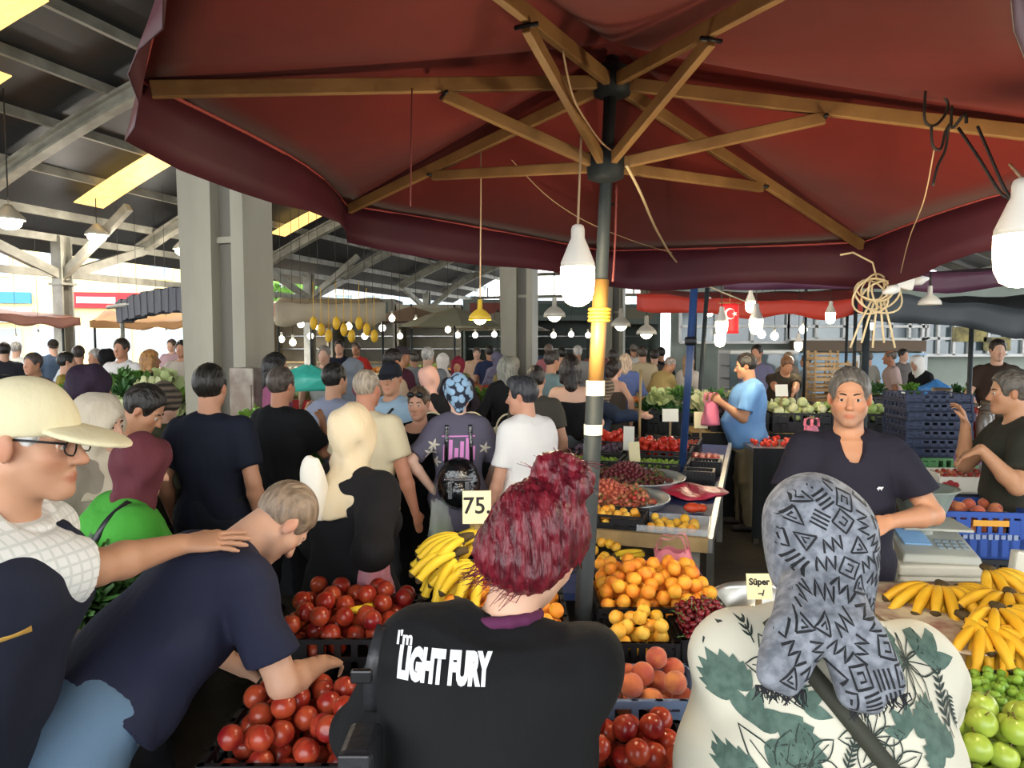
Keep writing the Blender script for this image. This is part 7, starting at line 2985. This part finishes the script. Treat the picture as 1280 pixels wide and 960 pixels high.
# stacked wooden crates
M_PLY = mat('crate_ply', '#cfae80', .7, noise=(6, '#b08f60', .6))
for i, (px, n) in enumerate(((1029, 8), (1052, 7))):
    p = fl(px, 10.8)
    for k in range(n):
        mb = MB()
        h = .155
        mb.box((0, 0, .015), (.36, .30, .012))
        for sx in (-1, 1):
            mb.box((sx * .175, 0, .035), (.012, .30, .045))
            mb.box((sx * .175, 0, .10), (.012, .30, .03))
            for sy in (-1, 1):
                mb.box((sx * .165, sy * .14, .075), (.03, .03, .15))
        for sy in (-1, 1):
            mb.box((0, sy * .15, .035), (.36, .01, .05))
            mb.box((0, sy * .15, .105), (.36, .01, .03))
        o = mb.build('wooden_crate', M_PLY, None, (p.x + R9.uniform(-.01, .01), p.y, k * .156 + .45), (0, 0, R9.uniform(-.05, .05)))
        tag(o, 'thin wooden fruit crate in the %s stack behind the vendor' % ('left', 'right')[i], 'crate', 'wooden crates in the %s stack' % ('left', 'right')[i])
    mb = MB()
    mb.box((p.x, p.y, .225), (.42, .36, .44))
    tag(mb.build('plinth', M_DECK, bevel=.01), 'dark plinth under the %s stack of wooden crates' % ('left', 'right')[i], 'plinth')

# ---- right side: scale, crates, boxes
c = fl(1163, 3.2)
BX = empty('styrofoam_box', (c.x - .0, 3.2, 0), RAD(-4), 'cream insulated box carrying the scale right of the vendor', 'box')
mb = MB()
mb.box((0, 0, .42), (.36, .36, .84))
mb.build('box_body', mat('foam_cream', '#d8d3c2', .7, noise=(3, '#c4bda8', .5)), BX, bevel=.015)
mb = MB()
mb.box((0, 0, .865), (.375, .375, .05))
mb.build('lid', mat('foam_cream', '#d8d3c2', .7), BX, bevel=.012)
mb = MB()
mb.box((2.22, 3.05, .47), (.22, .05, .94), Matrix.Rotation(RAD(6), 3, 'Y'))
tag(mb.build('foam_board', mat('foam_cream', '#d8d3c2', .7), bevel=.01), 'cream foam board standing upright at the right edge beyond the bananas', 'board')
e = empty('scale', (c.x + .02, 3.20, .89), RAD(-10), 'grey market scale with a bowl standing on the cream box', 'scale')
M_SCALE = mat('scale_grey', '#b7b8ac', .45)
mb = MB()
vs = [(-.16, -.17, 0), (.16, -.17, 0), (.16, .15, 0), (-.16, .15, 0), (-.15, -.16, .035), (.15, -.16, .035), (.15, .13, .105), (-.15, .13, .105)]
mb.add(vs, [(0, 3, 2, 1), (4, 5, 6, 7), (0, 1, 5, 4), (1, 2, 6, 5), (2, 3, 7, 6), (3, 0, 4, 7)])
mb.build('housing', M_SCALE, e, bevel=.008)
mb = MB()
mb.box((-.07, -.02, .078), (.11, .14, .006), Matrix.Rotation(RAD(13.5), 3, 'X'))
mb.build('display', mat('lcd_blue', '#7ea3c8', .2, emit=('#7ea3c8', .25)), e)
mb = MB()
for i in range(3):
    for j in range(4):
        mb.box((.02 + .032 * j, -.10 + .028 * i, .056 + .007 * i), (.022, .018, .006), Matrix.Rotation(RAD(13.5), 3, 'X'))
mb.build('keypad', mat('key_grey', '#8a98a0', .5), e)
mb = MB()
mb.box((0, .0, .135), (.28, .24, .012))
mb.tube([(0, .03, .08), (0, .03, .13)], .03, 12)
mb.build('platform', M_SCALE, e, bevel=.004)
mb = MB()
mb.lathe([(0, 0), (.07, 0), (.085, .02), (.125, .13), (.145, .15), (.148, .156), (.135, .152), (.118, .13), (.075, .015), (0, .01)], 28, (-.02, .02, .142))
mb.build('bowl', mat('bowl_grey_green', '#8a968e', .4), e)
cx, cy = P(1212, 640, 3.75).x, 3.75
Z0 = 0
hs_ = [.24, .24, .20]
zz = 0
for k, (h, m_, lab) in enumerate(((.26, M_CRATE_N, 'navy crate at the bottom of the stack right of the scale'), (.26, M_CRATE_N, 'navy crate second from the bottom right of the scale'),
                                 (.22, M_CRATE_B, 'black crate of dark cherries under the blue crate'), (.24, M_CRATE_U, 'bright blue slotted crate of peaches on top of the stack right of the scale'))):
    crate(cx + .01 * (k % 2), cy, zz, .42, .36, h, m_, lab, RAD(-6))
    zz += h + .002
ZT = zz
ins, bx = rect(cx - .17, cx + .17, cy - .14, cy + .14, .034)
pts = pile(24, .034, ins, lambda a, b: ZT - .15, lambda a, b: ZT + .02, R9, bx, 20)
spread('peach', 'peach', pts, 'yellow peach in the bright blue crate', 'peach', 'peaches in the blue crate', R9)
# the blue crate's pale moulded lettering plate and orange handle slot
mb = MB()
mb.box((0, -.002, 0), (.17, .006, .03))
o = mb.build('handle_slot', mat('slot_orange', '#e0a030', .5), None, (cx + .018 + .0, cy - .187, ZT - .065), (0, 0, RAD(-6)))
o.parent = None
bc = [x for x in bpy.data.objects if x.get('label', '').startswith('bright blue slotted')][0]
o.parent = bc
o.location = (0, -.184, .185)
o.rotation_euler = (0, 0, 0)
mb = MB()
for k in range(9):
    mb.box((-.12 + .03 * k, -.186, .115), (.020, .006, .026 if k % 3 else .02))
o = mb.build('moulded_plate', mat('plate_pale', '#8f9cb8', .5), bc)
# cardboard cherry box on the crates behind, green crate, tall navy stack
p = P(1200, 600, 4.35)
for k in range(4):
    crate(p.x, p.y, .235 * k, .46, .40, .233, M_CRATE_N, ('lowest', 'second', 'third', 'topmost')[k] + ' navy crate under the printed cherry box', RAD(-4))
e = empty('cherry_box', (p.x, p.y, .945), RAD(-4), 'white printed cardboard box of cherries behind the blue crate', 'box')
mb = MB()
mb.box((0, 0, .006), (.42, .32, .012))
for sx in (-1, 1):
    mb.box((sx * .205, 0, .06), (.01, .32, .12))
for sy in (-1, 1):
    mb.box((0, sy * .155, .05), (.42, .01, .10))
mb.build('box_body', mat('box_white', '#e6e2d4', .7), e)
mb = MB()
for x in (-.14, .14):
    for k in range(3):
        mb.ball((x - .03 + .03 * k, -.161, .05 + .012 * (k % 2)), (.022, .003, .02), 12, 8)
mb.build('printed_cherries', mat('print_cherry', '#a02428', .6), e)
ins, bx = rect(p.x - .19, p.x + .19, p.y - .14, p.y + .14, .016)
spread('strawberry', 'red_fruit', pile(34, .016, ins, lambda a, b: 1.02, lambda a, b: 1.075, R9, bx, 15), 'red fruit in the printed cherry box', 'fruit', 'red fruit in the printed box', R9)
p = P(1172, 566, 4.9)
crate(p.x, p.y, .93, .42, .34, .14, M_CRATE_G, 'green crate under the tall stack of navy crates')
mb = MB()
mb.box((p.x, p.y, .465), (.55, .45, .925))
tag(mb.build('plinth', M_DECK, bevel=.01), 'dark wooden plinth carrying the green crate and the navy stack', 'plinth')
p2 = P(1158, 530, 4.9)
for k in range(7):
    crate(p2.x + R9.uniform(-.008, .008), p2.y, 1.075 + .060 * k, .42, .36, .058, M_CRATE_N, ('bottom', 'second', 'third', 'fourth', 'fifth', 'sixth', 'topmost')[k] + ' flat navy crate of the tall stack behind the vendor', RAD(-5))
o = link_mesh('lilac_bag', bag_mesh('lilac_bag', mat('lilac_plastic', '#b48ac0', .5), .14, .12, .10, False, 3, True), None, (P(1226, 570, 4.3).x, 4.42, 1.08))
tag(o, 'lilac bag lying in the printed cherry box', 'bag')
# black bins on a table behind, with a blue glove-coloured sack
c = fl(1135, 9.7)
stall('stall_table', 'table with black tubs behind the tall navy stack', c, RAD(-4), 2.4, .8, .85, M_SKIRT)
for k, x in enumerate((-.7, -.1, .5, .95)):
    crate(c.x + x, c.y - .1, .85, .5 if k < 3 else .36, .45, .26, (M_CRATE_B, M_DECK, M_CRATE_U, M_CRATE_N)[k], ('leftmost tub, black', 'second tub, brown', 'third tub, blue', 'rightmost tub, navy')[k] + ', on the table behind the tall navy stack')
heap([HERB['dark'], HERB['green']], 'herb_bunch', 16, c + Vector((.4, .55, 0)), 0, 2.2, .3, .95, .25, 'dark herb bunch behind the tubs', 'herbs', 'herb bunches behind the tubs', r=.10)
o = link_mesh('blue_sack', bag_mesh('blue_sack', mat('sack_bright_blue', '#4a90d8', .5), .34, .2, .22, False, 19, True), None, (c.x + .25, c.y - .25, 1.11))
tag(o, 'bright blue bag lying over the tubs behind the tall navy stack', 'bag')
# the preserve stall: jars and a glass dome on a counter
c = fl(1238, 6.0)
stall('stall_table', 'counter of jars and a glass dome at the right edge', c, RAD(-8), 1.3, .8, 1.02, mat('skirt_brown', '#3a2c22', .7))
JM = [mat('jar_orange', '#b8562a', .2, coat=.5), mat('jar_red', '#8a2a20', .2, coat=.5), mat('jar_amber', '#8a5a30', .2, coat=.5), mat('jar_grey', '#6a6258', .25, coat=.4)]
for k, (dx, dy, r, h, mi, lab) in enumerate(((-.32, -.1, .085, .34, 0, 'tall orange jar at the left of the jar counter'), (-.30, .15, .10, .42, 2, 'amber jar behind the tall orange one'),
                                            (-.14, -.18, .06, .26, 3, 'small grey-brown jar in front on the jar counter'), (-.12, .05, .08, .30, 1, 'dark red jar in the middle of the jar counter'),
                                            (-.02, -.2, .055, .22, 2, 'small amber jar next to the glass dome'), (.0, .0, .07, .32, 3, 'grey jar left of the glass dome'))):
    e = empty('jar', (c.x + dx, c.y + dy, 1.02), 0, lab, 'jar')
    mb = MB()
    mb.lathe([(r * .9, 0), (r, .02), (r, h * .78), (r * .72, h * .88), (r * .7, h * .92)], 20)
    mb.build('body', JM[mi], e)
    mb = MB()
    mb.lathe([(r * .76, h * .9), (r * .78, h * .91), (r * .78, h), (0, h)], 20)
    mb.build('lid', mat('jar_lid', '#5a4a3a', .4), e)
e = empty('glass_dome', (c.x + .26, c.y + .02, 1.02), 0, 'big glass dome on a dark base at the right end of the jar counter', 'dome')
mb = MB()
mb.lathe([(.20, 0), (.22, .02), (.22, .10), (.20, .12)], 32)
mb.build('base', M_DECK, e)
mb = MB()
mb.lathe([(.205, .12), (.205, .34), (.19, .42), (.14, .48), (.07, .51), (0, .515)], 32)
mb.build('dome', mat('dome_glass', '#c8c4b0', .12, alpha=.55, spec=.8), e)
mb = MB()
mb.lathe([(.19, .12), (.19, .22), (.15, .28), (0, .31)], 28)
mb.build('olives', mat('olives', '#4a4430', .4, noise=(50, '#7a6a3a', .8)), e)
p = P(1235, 508, 5.4)
mb = MB()
mb.lathe([(0, 0), (.055, .0), (.06, .03), (.055, .10), (.03, .13), (0, .135)], 16)
tag(mb.build('yellow_tin', mat('tin_yellow', '#e8d83a', .4), None, (c.x - .05, c.y - .33, 1.02)), 'bright yellow tin at the front of the jar counter', 'tin')
for k, (px, py, w_, h_, col, lab) in enumerate(((1212, 418, .75, .32, '#6a6038', 'dull olive poster on the glass behind the jars'), (1246, 430, .6, .3, '#3a3824', 'dark poster right of the olive one'), (1262, 412, .5, .2, '#a8954a', 'ochre poster high on the glass at the right'))):
    p = P(px, py, 13.4)
    mb = MB()
    mb.box((0, 0, 0), (w_, .02, h_))
    o = tag(mb.build('poster', mat('poster_%d' % k, col, .6, noise=(5, '#c8b86a', .6)), None, (p.x, 15.82, P(px, py, 15.82).z)), lab, 'poster')
    o.location.x = P(px, py, 15.82).x

# ------------------------------------------------------------------ awnings, tarpaulins, parasols
def sheet(name, label, corners, sag, m, hang=0.0, hm=None, cat='awning', poles=(), n=14, under=0.0):
    """a cloth spread between four points (far left, far right, near right, near left) with an optional hanging edge towards the viewer"""
    a, b, c_, d_ = [Vector(x) for x in corners]
    o_ = (a + b + c_ + d_) / 4
    e = empty(name, (o_.x, o_.y, 0), 0, label, cat)
    off = Vector((o_.x, o_.y, 0))

    def f(s_, t):
        p = a.lerp(b, s_).lerp(d_.lerp(c_, s_), t)
        p.z += -sag * 4 * s_ * (1 - s_) * .5 - sag * 4 * t * (1 - t) * .5 + .012 * math.sin(s_ * 23 + t * 5)
        return p - off
    mb = MB()
    mb.grid(f, n, 8)
    mb.build('sheet', m, e, solid=.006)
    if hang:
        def g(s_, t):
            p = f(s_, 1)
            return p - Vector((0, 0, hang * t * (1 + .15 * math.sin(s_ * 17)))) + Vector((0, -.03 * t * math.sin(s_ * 31), 0))
        mb = MB()
        mb.grid(g, n * 2, 3)
        mb.build('hanging_edge', hm or m, e, solid=.005)
    for p in poles:
        mb = MB()
        p = Vector(p)
        mb.tube([Vector((p.x, p.y, 0)) - off, p - off], .022, 10)
        mb.build('pole', M_POLE, e)
    return e


M_TARP_D = mat('tarp_dark', '#3a3f42', .6, bump=(5, .3), noise=(1.5, '#2c3033', .6))
M_TARP_P = mat('tarp_purple', '#4a2636', .55, bump=(4, .4), noise=(1.2, '#5c2c46', .6), spec=.5)
M_AWN_R = mat('awning_red', '#b03424', .6, bump=(5, .3), noise=(1.4, '#92281c', .6))
M_AWN_G = mat('awning_grey', '#8c8f88', .7, bump=(5, .3))
M_AWN_B = mat('awning_brown', '#6a4034', .7, bump=(5, .3), noise=(1.2, '#8a5a44', .6))
M_AWN_O = mat('awning_ochre', '#a87a4c', .7, bump=(5, .3))
M_BEIGE = mat('cloth_beige', '#a89c84', .8, bump=(4, .5), noise=(1.5, '#8a8070', .6))
M_TARP_R = mat('tarp_roll', '#4a4a52', .7, bump=(8, .5))
sheet('awning', 'red awning over the vegetable sellers beyond the long table', (P(815, 362, 11.5), P(1075, 360, 11.5), P(1085, 374, 8.8), P(796, 366, 8.8)), .10, M_AWN_R, .20,
      poles=(P(1070, 374, 8.8), P(1060, 366, 11.4)))
sheet('awning', 'grey awning crest above the red one', (P(880, 338, 12.4), P(1000, 338, 12.4), P(1020, 360, 11.7), P(850, 360, 11.7)), .05, M_AWN_G, poles=(P(870, 360, 11.8), P(1008, 360, 11.8)))
sheet('tarpaulin', 'dark grey tarpaulin sagging over the jar counter at the right', (P(1090, 372, 7.2), P(1420, 360, 7.2), P(1460, 396, 4.4), P(1082, 362, 4.4)), .06, M_TARP_D, .16, M_TARP_D, 'tarpaulin',
      poles=(P(1084, 366, 4.5), P(1216, 372, 7.0)))
sheet('tarpaulin', 'purple tarpaulin hanging behind the big umbrella on the right', (P(930, 338, 6.4), P(1420, 330, 6.4), P(1500, 330, 4.4), P(905, 338, 5.0)), .05, M_TARP_P, .12, M_TARP_P, 'tarpaulin',
      poles=(P(1480, 332, 4.6),))
sheet('awning', 'brown awning at the far left under the eaves', (P(-40, 380, 17), P(88, 392, 17), P(100, 397, 14), P(-40, 385, 14)), .1, M_AWN_B, .18, poles=(P(78, 398, 14.1), P(-30, 390, 14.1)))
sheet('awning', 'ochre awning beyond the rolled dark tarpaulin', (P(130, 388, 18), P(235, 388, 18), P(240, 400, 15), P(112, 400, 15)), .1, M_AWN_O, .14, poles=(P(118, 400, 15.1), P(232, 400, 15.1)))
sheet('hanging_cloth', 'beige cloth awning with a deep hanging edge in the middle distance', (P(350, 372, 17), P(475, 372, 17), P(482, 378, 14.2), P(343, 378, 14.2)), .05, M_BEIGE, .42, M_BEIGE, 'awning',
      poles=(P(347, 380, 14.3), P(478, 380, 14.3), P(388, 380, 14.3)))
# rolled tarpaulin hung on a beam left of the column
a, b = P(152, 384, 10.5), P(238, 366, 9.0)
e = empty('rolled_tarpaulin', ((a.x + b.x) / 2, (a.y + b.y) / 2, 0), 0, 'dark rolled tarpaulin on a beam left of the big column', 'tarpaulin')
off = Vector(e.location)
mb = MB()
for k in range(20):
    t0 = k / 20
    t1 = (k + 1) / 20
    q = a.lerp(b, t0) - off
    q2 = a.lerp(b, t1) - off
    mb.bar(q + Vector((0, 0, .05 * math.sin(t0 * PI) - .08)), q2 + Vector((0, 0, .05 * math.sin(t1 * PI) - .08)), .16 + .012 * (k % 2), .30 + .03 * math.sin(k * 1.7))
mb.build('roll', M_TARP_R, e)
mb = MB()
mb.tube([a - off + Vector((-.2, 0, 0)), b - off + Vector((.3, 0, 0))], .03, 8)
mb.build('beam', M_STEEL, e)
for q in (a, b):
    mb = MB()
    mb.tube([Vector((q.x, q.y, 0)) - off, q - off], .03, 8)
    mb.build('post', M_STEEL, e)


def parasol(label, px, py, Z, r, m):
    top = P(px, py, Z)
    e = empty('parasol', (top.x, top.y, 0), 0, label, 'parasol', None)
    mb = MB()
    n = 8
    vs = [(0, 0, top.z)]
    for i in range(n):
        for rr, dz in ((.5, .14 * r), (1.0, .34 * r)):
            vs.append((r * rr * math.cos(2 * PI * i / n + .2), r * rr * math.sin(2 * PI * i / n + .2), top.z - dz))
    fs = []
    for i in range(n):
        j = (i + 1) % n
        fs += [(0, 1 + 2 * i, 1 + 2 * j), (1 + 2 * i, 2 + 2 * i, 2 + 2 * j, 1 + 2 * j)]
    mb.add(vs, fs)
    mb.build('canopy', m, e, solid=.006)
    mb = MB()
    mb.tube([(0, 0, 0), (0, 0, top.z + .06)], .025, 10)
    mb.build('pole', M_POLE, e)
    mb = MB()
    for i in range(n):
        a = 2 * PI * i / n + .2
        mb.bar((0, 0, top.z - .05), (r * math.cos(a), r * math.sin(a), top.z - .36 * r), .015)
    mb.build('ribs', M_WOOD, e)
    return e


parasol('brown-grey parasol left of the pale green one in the middle distance', 514, 383, 19, 1.2, mat('parasol_brown', '#7a6a60', .7))
parasol('wide pale grey-green parasol left of the middle column', 568, 384, 17, 1.35, mat('parasol_green', '#8d9080', .7))
parasol('grey parasol just left of the middle column', 622, 390, 20, 1.5, mat('parasol_grey', '#9a9a92', .7))
# yellow bags hanging in rows under the beige cloth
for k in range(9):
    p = P(392 + 9.5 * k, 404 + 8 * (k % 3), 14.0)
    mb = MB()
    mb.ball((0, 0, 0), (.075, .07, .13), 10, 8)
    mb.tube([(0, 0, .12), (0, 0, .80)], .006, 5)
    tag(mb.build('yellow_bag', mat('yellow_net', '#e8b82c', .5), None, p), 'yellow bag hanging under the beige cloth awning', 'bag', 'yellow bags under the beige cloth')
# the flag
p = P(912, 398, 7.2)
e = empty('flag', p, 0, 'small red flag with a white crescent and star hanging under the red awning', 'flag')
mb = MB()
mb.grid(lambda a, b: ((a - .5) * .19, .012 * math.sin(a * 7), (b - .5) * .30), 10, 8)
mb.build('cloth', mat('flag_red', '#d81e28', .6), e, solid=.002)
mb = MB()
M_ = []
n = 28
vs, fs = [], []
for i in range(n + 1):
    t = RAD(35 + 290 * i / n)
    vs += [(.055 * math.cos(t) - .005, -.018, .045 + .055 * math.sin(t)), (.044 * math.cos(t) * 1.0 + .009, -.018, .045 + .044 * math.sin(t))]
fs = [(2 * i, 2 * i + 1, 2 * i + 3, 2 * i + 2) for i in range(n)]
R_ = Matrix.Rotation(RAD(90), 3, 'Y')
mb.add([Vector((v[0], v[1], v[2])) for v in vs], fs)
mb.build('crescent', M_PRINTW, e, solid=.002)
mb = MB()
sv = []
for i in range(10):
    rr = .030 if i % 2 == 0 else .0125
    t = 2 * PI * i / 10 + PI
    sv.append((.045 + rr * math.cos(t), -.018, .045 + rr * math.sin(t)))
mb.add(sv, [tuple(range(10))])
mb.build('star', M_PRINTW, e, solid=.002)
mb = MB()
mb.tube([(-.11, 0, .152), (.11, 0, .152)], .006, 6)
mb.tube([(0, 0, .152), (0, 0, .33)], .003, 5)
mb.build('rod', M_WOOD, e)

# ------------------------------------------------------------------ cords about the big umbrella
def cord(label, pts, r=.003, m=M_CORD, name='cord', smooth=True):
    pts = [Vector(p) for p in pts]
    o_ = pts[0].copy()
    q = pts
    if smooth and len(pts) > 2:
        q = []
        for i in range(len(pts) - 1):
            p0, p1, p2, p3 = pts[max(i - 1, 0)], pts[i], pts[i + 1], pts[min(i + 2, len(pts) - 1)]
            for k in range(6):
                t = k / 6
                q.append(.5 * ((2 * p1) + (p2 - p0) * t + (2 * p0 - 5 * p1 + 4 * p2 - p3) * t * t + (3 * p1 - p0 - 3 * p2 + p3) * t ** 3))
        q.append(pts[-1])
    mb = MB()
    mb.tube([p - o_ for p in q], r, 6)
    return tag(mb.build(name, m, None, o_), label, 'cord')


cord('dark cord hanging from the left rib of the umbrella', [P(515, 110, 2.05), P(514, 180, 2.05), P(513, 258, 2.05)], .0022, M_CORD_RED)
cord('pale cord hanging from the back left rib down toward the yellow lamp', [P(601, 190, 2.75), P(601, 260, 2.75), P(600, 372, 2.75)], .0026)
cord('cream cable swooping from the umbrella runner toward the right awning pole', [P(783, 207, 2.32), P(800, 240, 2.5), P(822, 290, 3.0), P(848, 330, 3.6), P(882, 356, 4.4), P(935, 378, 5.6)], .005, mat('cable_cream', '#d8c49a', .6))
cord('dark red line hanging beside the pole from the runner', [P(771, 230, 2.36), P(769, 300, 2.36), P(766, 352, 2.36)], .0035, M_CORD_RED)
cord('thin line from the back left rib across behind the pole to the far edge', [P(636, 196, 2.9), P(690, 250, 3.0), P(757, 288, 3.2), P(850, 318, 3.6), P(950, 330, 3.7), P(1075, 322, 3.4)], .0022)
cord('thin twine hanging down from the right rib knot', [P(1168, 185, 1.98), P(1155, 250, 2.15), P(1136, 300, 2.5), P(1124, 350, 2.88)], .002)
cord('cable looped along the near left strut to the runner', [P(703, 62, 1.9), P(716, 120, 2.0), P(735, 155, 2.15), P(752, 178, 2.25), P(770, 192, 2.33)], .003)
cord('dark cord stretched up from the right rib knot', [P(1098, 0, 1.55), P(1130, 50, 1.75), P(1158, 100, 1.95)], .003, M_CORD_DARK)
for k, pts in enumerate(([(1158, 100), (1156, 150), (1172, 155), (1185, 130), (1165, 104)], [(1164, 158), (1166, 182), (1176, 186), (1182, 164), (1190, 152)], [(1186, 156), (1182, 186), (1172, 208), (1166, 232)],
                         [(1190, 132), (1190, 160), (1206, 142), (1208, 154)], [(1222, 158), (1240, 200), (1256, 236), (1268, 252)], [(1198, 160), (1225, 200), (1250, 240), (1268, 250)])):
    cord('dark cord %s by the right rib knot' % ('looped upright', 'in a hanging loop', 'with loose ends', 'wound round the wood', 'down to the edge lamp, right strand', 'down to the edge lamp, left strand')[k],
         [P(x, y, 1.96 - .002 * abs(x - 1180) ** 1) for x, y in pts], .004, M_CORD_DARK)
# coil of cable and the white plugs under the dark tarpaulin
p0 = P(1096, 366, 2.9)
mb = MB()
for k in range(7):
    r = .055 + .012 * math.sin(k * 2.3)
    cx_, cz_ = .03 * math.sin(k * 1.9), .02 * math.cos(k * 2.7)
    mb.tube([Vector((cx_ + r * math.cos(a) * (1.1 + .2 * math.sin(k)), .02 * math.sin(a * 2 + k), cz_ + r * math.sin(a))) for a in np.linspace(0, 2 * PI, 22)], .004, 6, False)
for k in range(5):
    mb.tube([Vector((-.02 + .012 * k, 0, -.03)), Vector((-.06 + .03 * k, .01, -.12)), Vector((-.10 + .045 * k, 0, -.22 + .02 * (k % 2)))], .0045, 6)
mb.tube([Vector((0, 0, .05)), Vector((-.02, 0, .12)), Vector((-.10, 0, .16)), Vector((-.15, 0, .15))], .004, 6)
tag(mb.build('cable_coil', mat('cable_cream', '#d8c49a', .6), None, p0), 'tangled coil of cream cable hanging beside the white plugs', 'cable')
p0 = P(1128, 354, 2.9)
e = empty('power_plug', p0, 0, 'white socket block with plugs hanging beside the cable coil', 'plug')
mb = MB()
mb.box((0, 0, 0), (.075, .05, .05), Matrix.Rotation(RAD(12), 3, 'Y'))
mb.build('socket_block', M_WHITE, e, bevel=.008)
mb = MB()
mb.lathe([(.018, 0), (.02, .03), (.012, .045), (.006, .06)], 12)
o = mb.build('plug', M_WHITE, e)
o.location = (.045, 0, .008)
o.rotation_euler = (0, RAD(80), 0)
mb = MB()
mb.lathe([(.018, 0), (.02, .03), (.012, .045), (.006, .06)], 12)
o = mb.build('plug', M_WHITE, e)
o.location = (-.03, -.02, -.02)
o.rotation_euler = (0, RAD(-110), 0)
cord('wire holding the white plugs up to the umbrella edge', [P(1140, 350, 2.9), P(1150, 320, 2.9), P(1160, 290, 2.95)], .003, M_CORD)
# small bulbs over the far stalls
pts_ = [(20, 437 - 12, 17), (48, 421, 16), (150, 415, 17), (172, 412, 17.5), (196, 411, 18), (208, 418, 17), (352, 424, 16), (366, 428, 15), (388, 420, 16), (376, 405, 14.3), (398, 408, 14.3), (420, 392, 17), (436, 408, 15),
        (456, 420, 15.5), (466, 402, 14.5), (478, 410, 15), (490, 398, 16), (500, 420, 18), (520, 402, 17), (560, 412, 17), (572, 419, 18), (594, 419, 18.5), (618, 418, 18.5), (642, 421, 19), (666, 421, 18), (692, 419, 18),
        (714, 418, 18.5), (735, 419, 19), (952, 418, 12.5), (968, 420, 13), (1004, 412, 13)]
g = MB()
g.ball((0, 0, 0), (.07, .07, .075), 10, 7)
FB = g.mesh('globe', bulb_mat('#fff6dc', 9))
g = MB()
g.tube([(0, 0, .07), (0, 0, .16)], .025, 6)
FBN = g.mesh('bulb_neck', M_SOCKET)
g = MB()
g.tube([(0, 0, 0), (0, 0, 1)], .005, 5)
FBC = g.mesh('cord', M_CORD_DARK)
for x, y, Z in pts_:
    o = empty('light_bulb', P(x, y, Z), 0, 'small lit bulb hanging over the far stalls', 'bulb', 'small bulbs over the far stalls')
    link_mesh('globe', FB, o)
    link_mesh('bulb_neck', FBN, o)
    k = link_mesh('cord', FBC, o, (0, 0, .15))
    p = P(x, y, Z)
    k.scale = (1, 1, vault(p.dot(D2)) + .26 - p.z)
# hall lamps under the roof
for (x, y, Z) in ((11, 275, 12), (121, 294, 16), (229, 312, 18)):
    p = P(x, y, Z)
    e = empty('high_bay_lamp', p, 0, 'lit round hall lamp under the roof, %s' % {11: 'at the left border', 121: 'the middle one left of the column', 229: 'beside the big column'}[x], 'lamp')
    mb = MB()
    mb.lathe([(.05, .25), (.09, .2), (.22, .06), (.24, 0)], 20, cap=False)
    mb.build('lamp_shade', M_SHADE_G, e, solid=.004)
    mb = MB()
    mb.ball((0, 0, -.04), (.19, .19, .12), 14, 8)
    mb.build('bulb', bulb_mat('#fff6dc', 16), e)
    mb = MB()
    mb.tube([(0, 0, .24), (0, 0, max(.5, vault(p.x * D2.x + p.y * D2.y) + .2 - p.z))], .012, 6)
    mb.build('cord', M_CORD_DARK, e)
    d = bpy.data.lights.new('hall_light', 'POINT')
    d.energy = 120
    d.color = (1, .93, .8)
    d.shadow_soft_size = .2
    lo = bpy.data.objects.new('hall_light', d)
    COL.objects.link(lo)
    lo.parent = e
    lo.location = (0, 0, -.3)
# weathered panel boxes at the foot of the big column and a lamp shelf on the middle one
p = P(312, 500, 6.55)
e = empty('switch_cabinet', (p.x, p.y, 0), -HALL, 'rust-stained white cabinet at the foot of the big column', 'cabinet')
mb = MB()
mb.box((0, 0, .80), (.26, .22, 1.6))
mb.build('cabinet_body', mat('cabinet_white', '#b8b0a0', .7, noise=(4, '#5a3c30', .7)), e, bevel=.01)
mb = MB()
mb.box((.0, -.114, .95), (.22, .01, 1.0))
mb.build('door', mat('cabinet_door', '#a8a090', .7, noise=(4, '#6a4a3a', .6)), e)
# covered kiosks closing the far end of the hall
KC = [('#b5a68c', 'beige'), ('#8f8a7c', 'grey-brown'), ('#a39a86', 'stone-coloured'), ('#6f7a72', 'grey-green'), ('#66706c', 'dark grey-green'), ('#7c867e', 'pale grey-green')]
for k, (col, nm) in enumerate(KC):
    c = fl(380 + 80 * k, 28)
    e = empty('market_kiosk', c, 0, nm + ' covered kiosk with a dark serving opening at the far end of the hall', 'kiosk')
    h = 3.25 + .12 * math.sin(k * 2.3)
    m = mat('kiosk_%d' % k, col, .7, noise=(1.5, '#5a5c56', .35))
    mb = MB()
    for x in (-1.17, 1.17):
        mb.box((x, 0, h / 2), (.08, 2, h))
    mb.box((0, .96, h / 2), (2.3, .08, h))
    mb.box((0, -.96, .5), (2.3, .08, 1.0))
    mb.box((0, -.96, h - .35), (2.3, .08, .7))
    mb.box((0, 0, h), (2.42, 2.1, .08))
    mb.build('shell', m, e)
    mb = MB()
    mb.box((0, -1.05, 1.02), (2.3, .35, .05))
    mb.build('counter', M_WOODP, e)
    mb = MB()
    for z in (1.5, 2.0):
        mb.box((0, .75, z), (2.2, .3, .04))
    mb.build('shelf', M_ALU, e)
    mb = MB()
    mb.box((0, -1.02, h - .3), (1.9, .05, .42))
    mb.build('fascia', mat('fascia_%d' % (k % 3), ('#7a3a30', '#4a5a54', '#8a8470')[k % 3], .7), e)
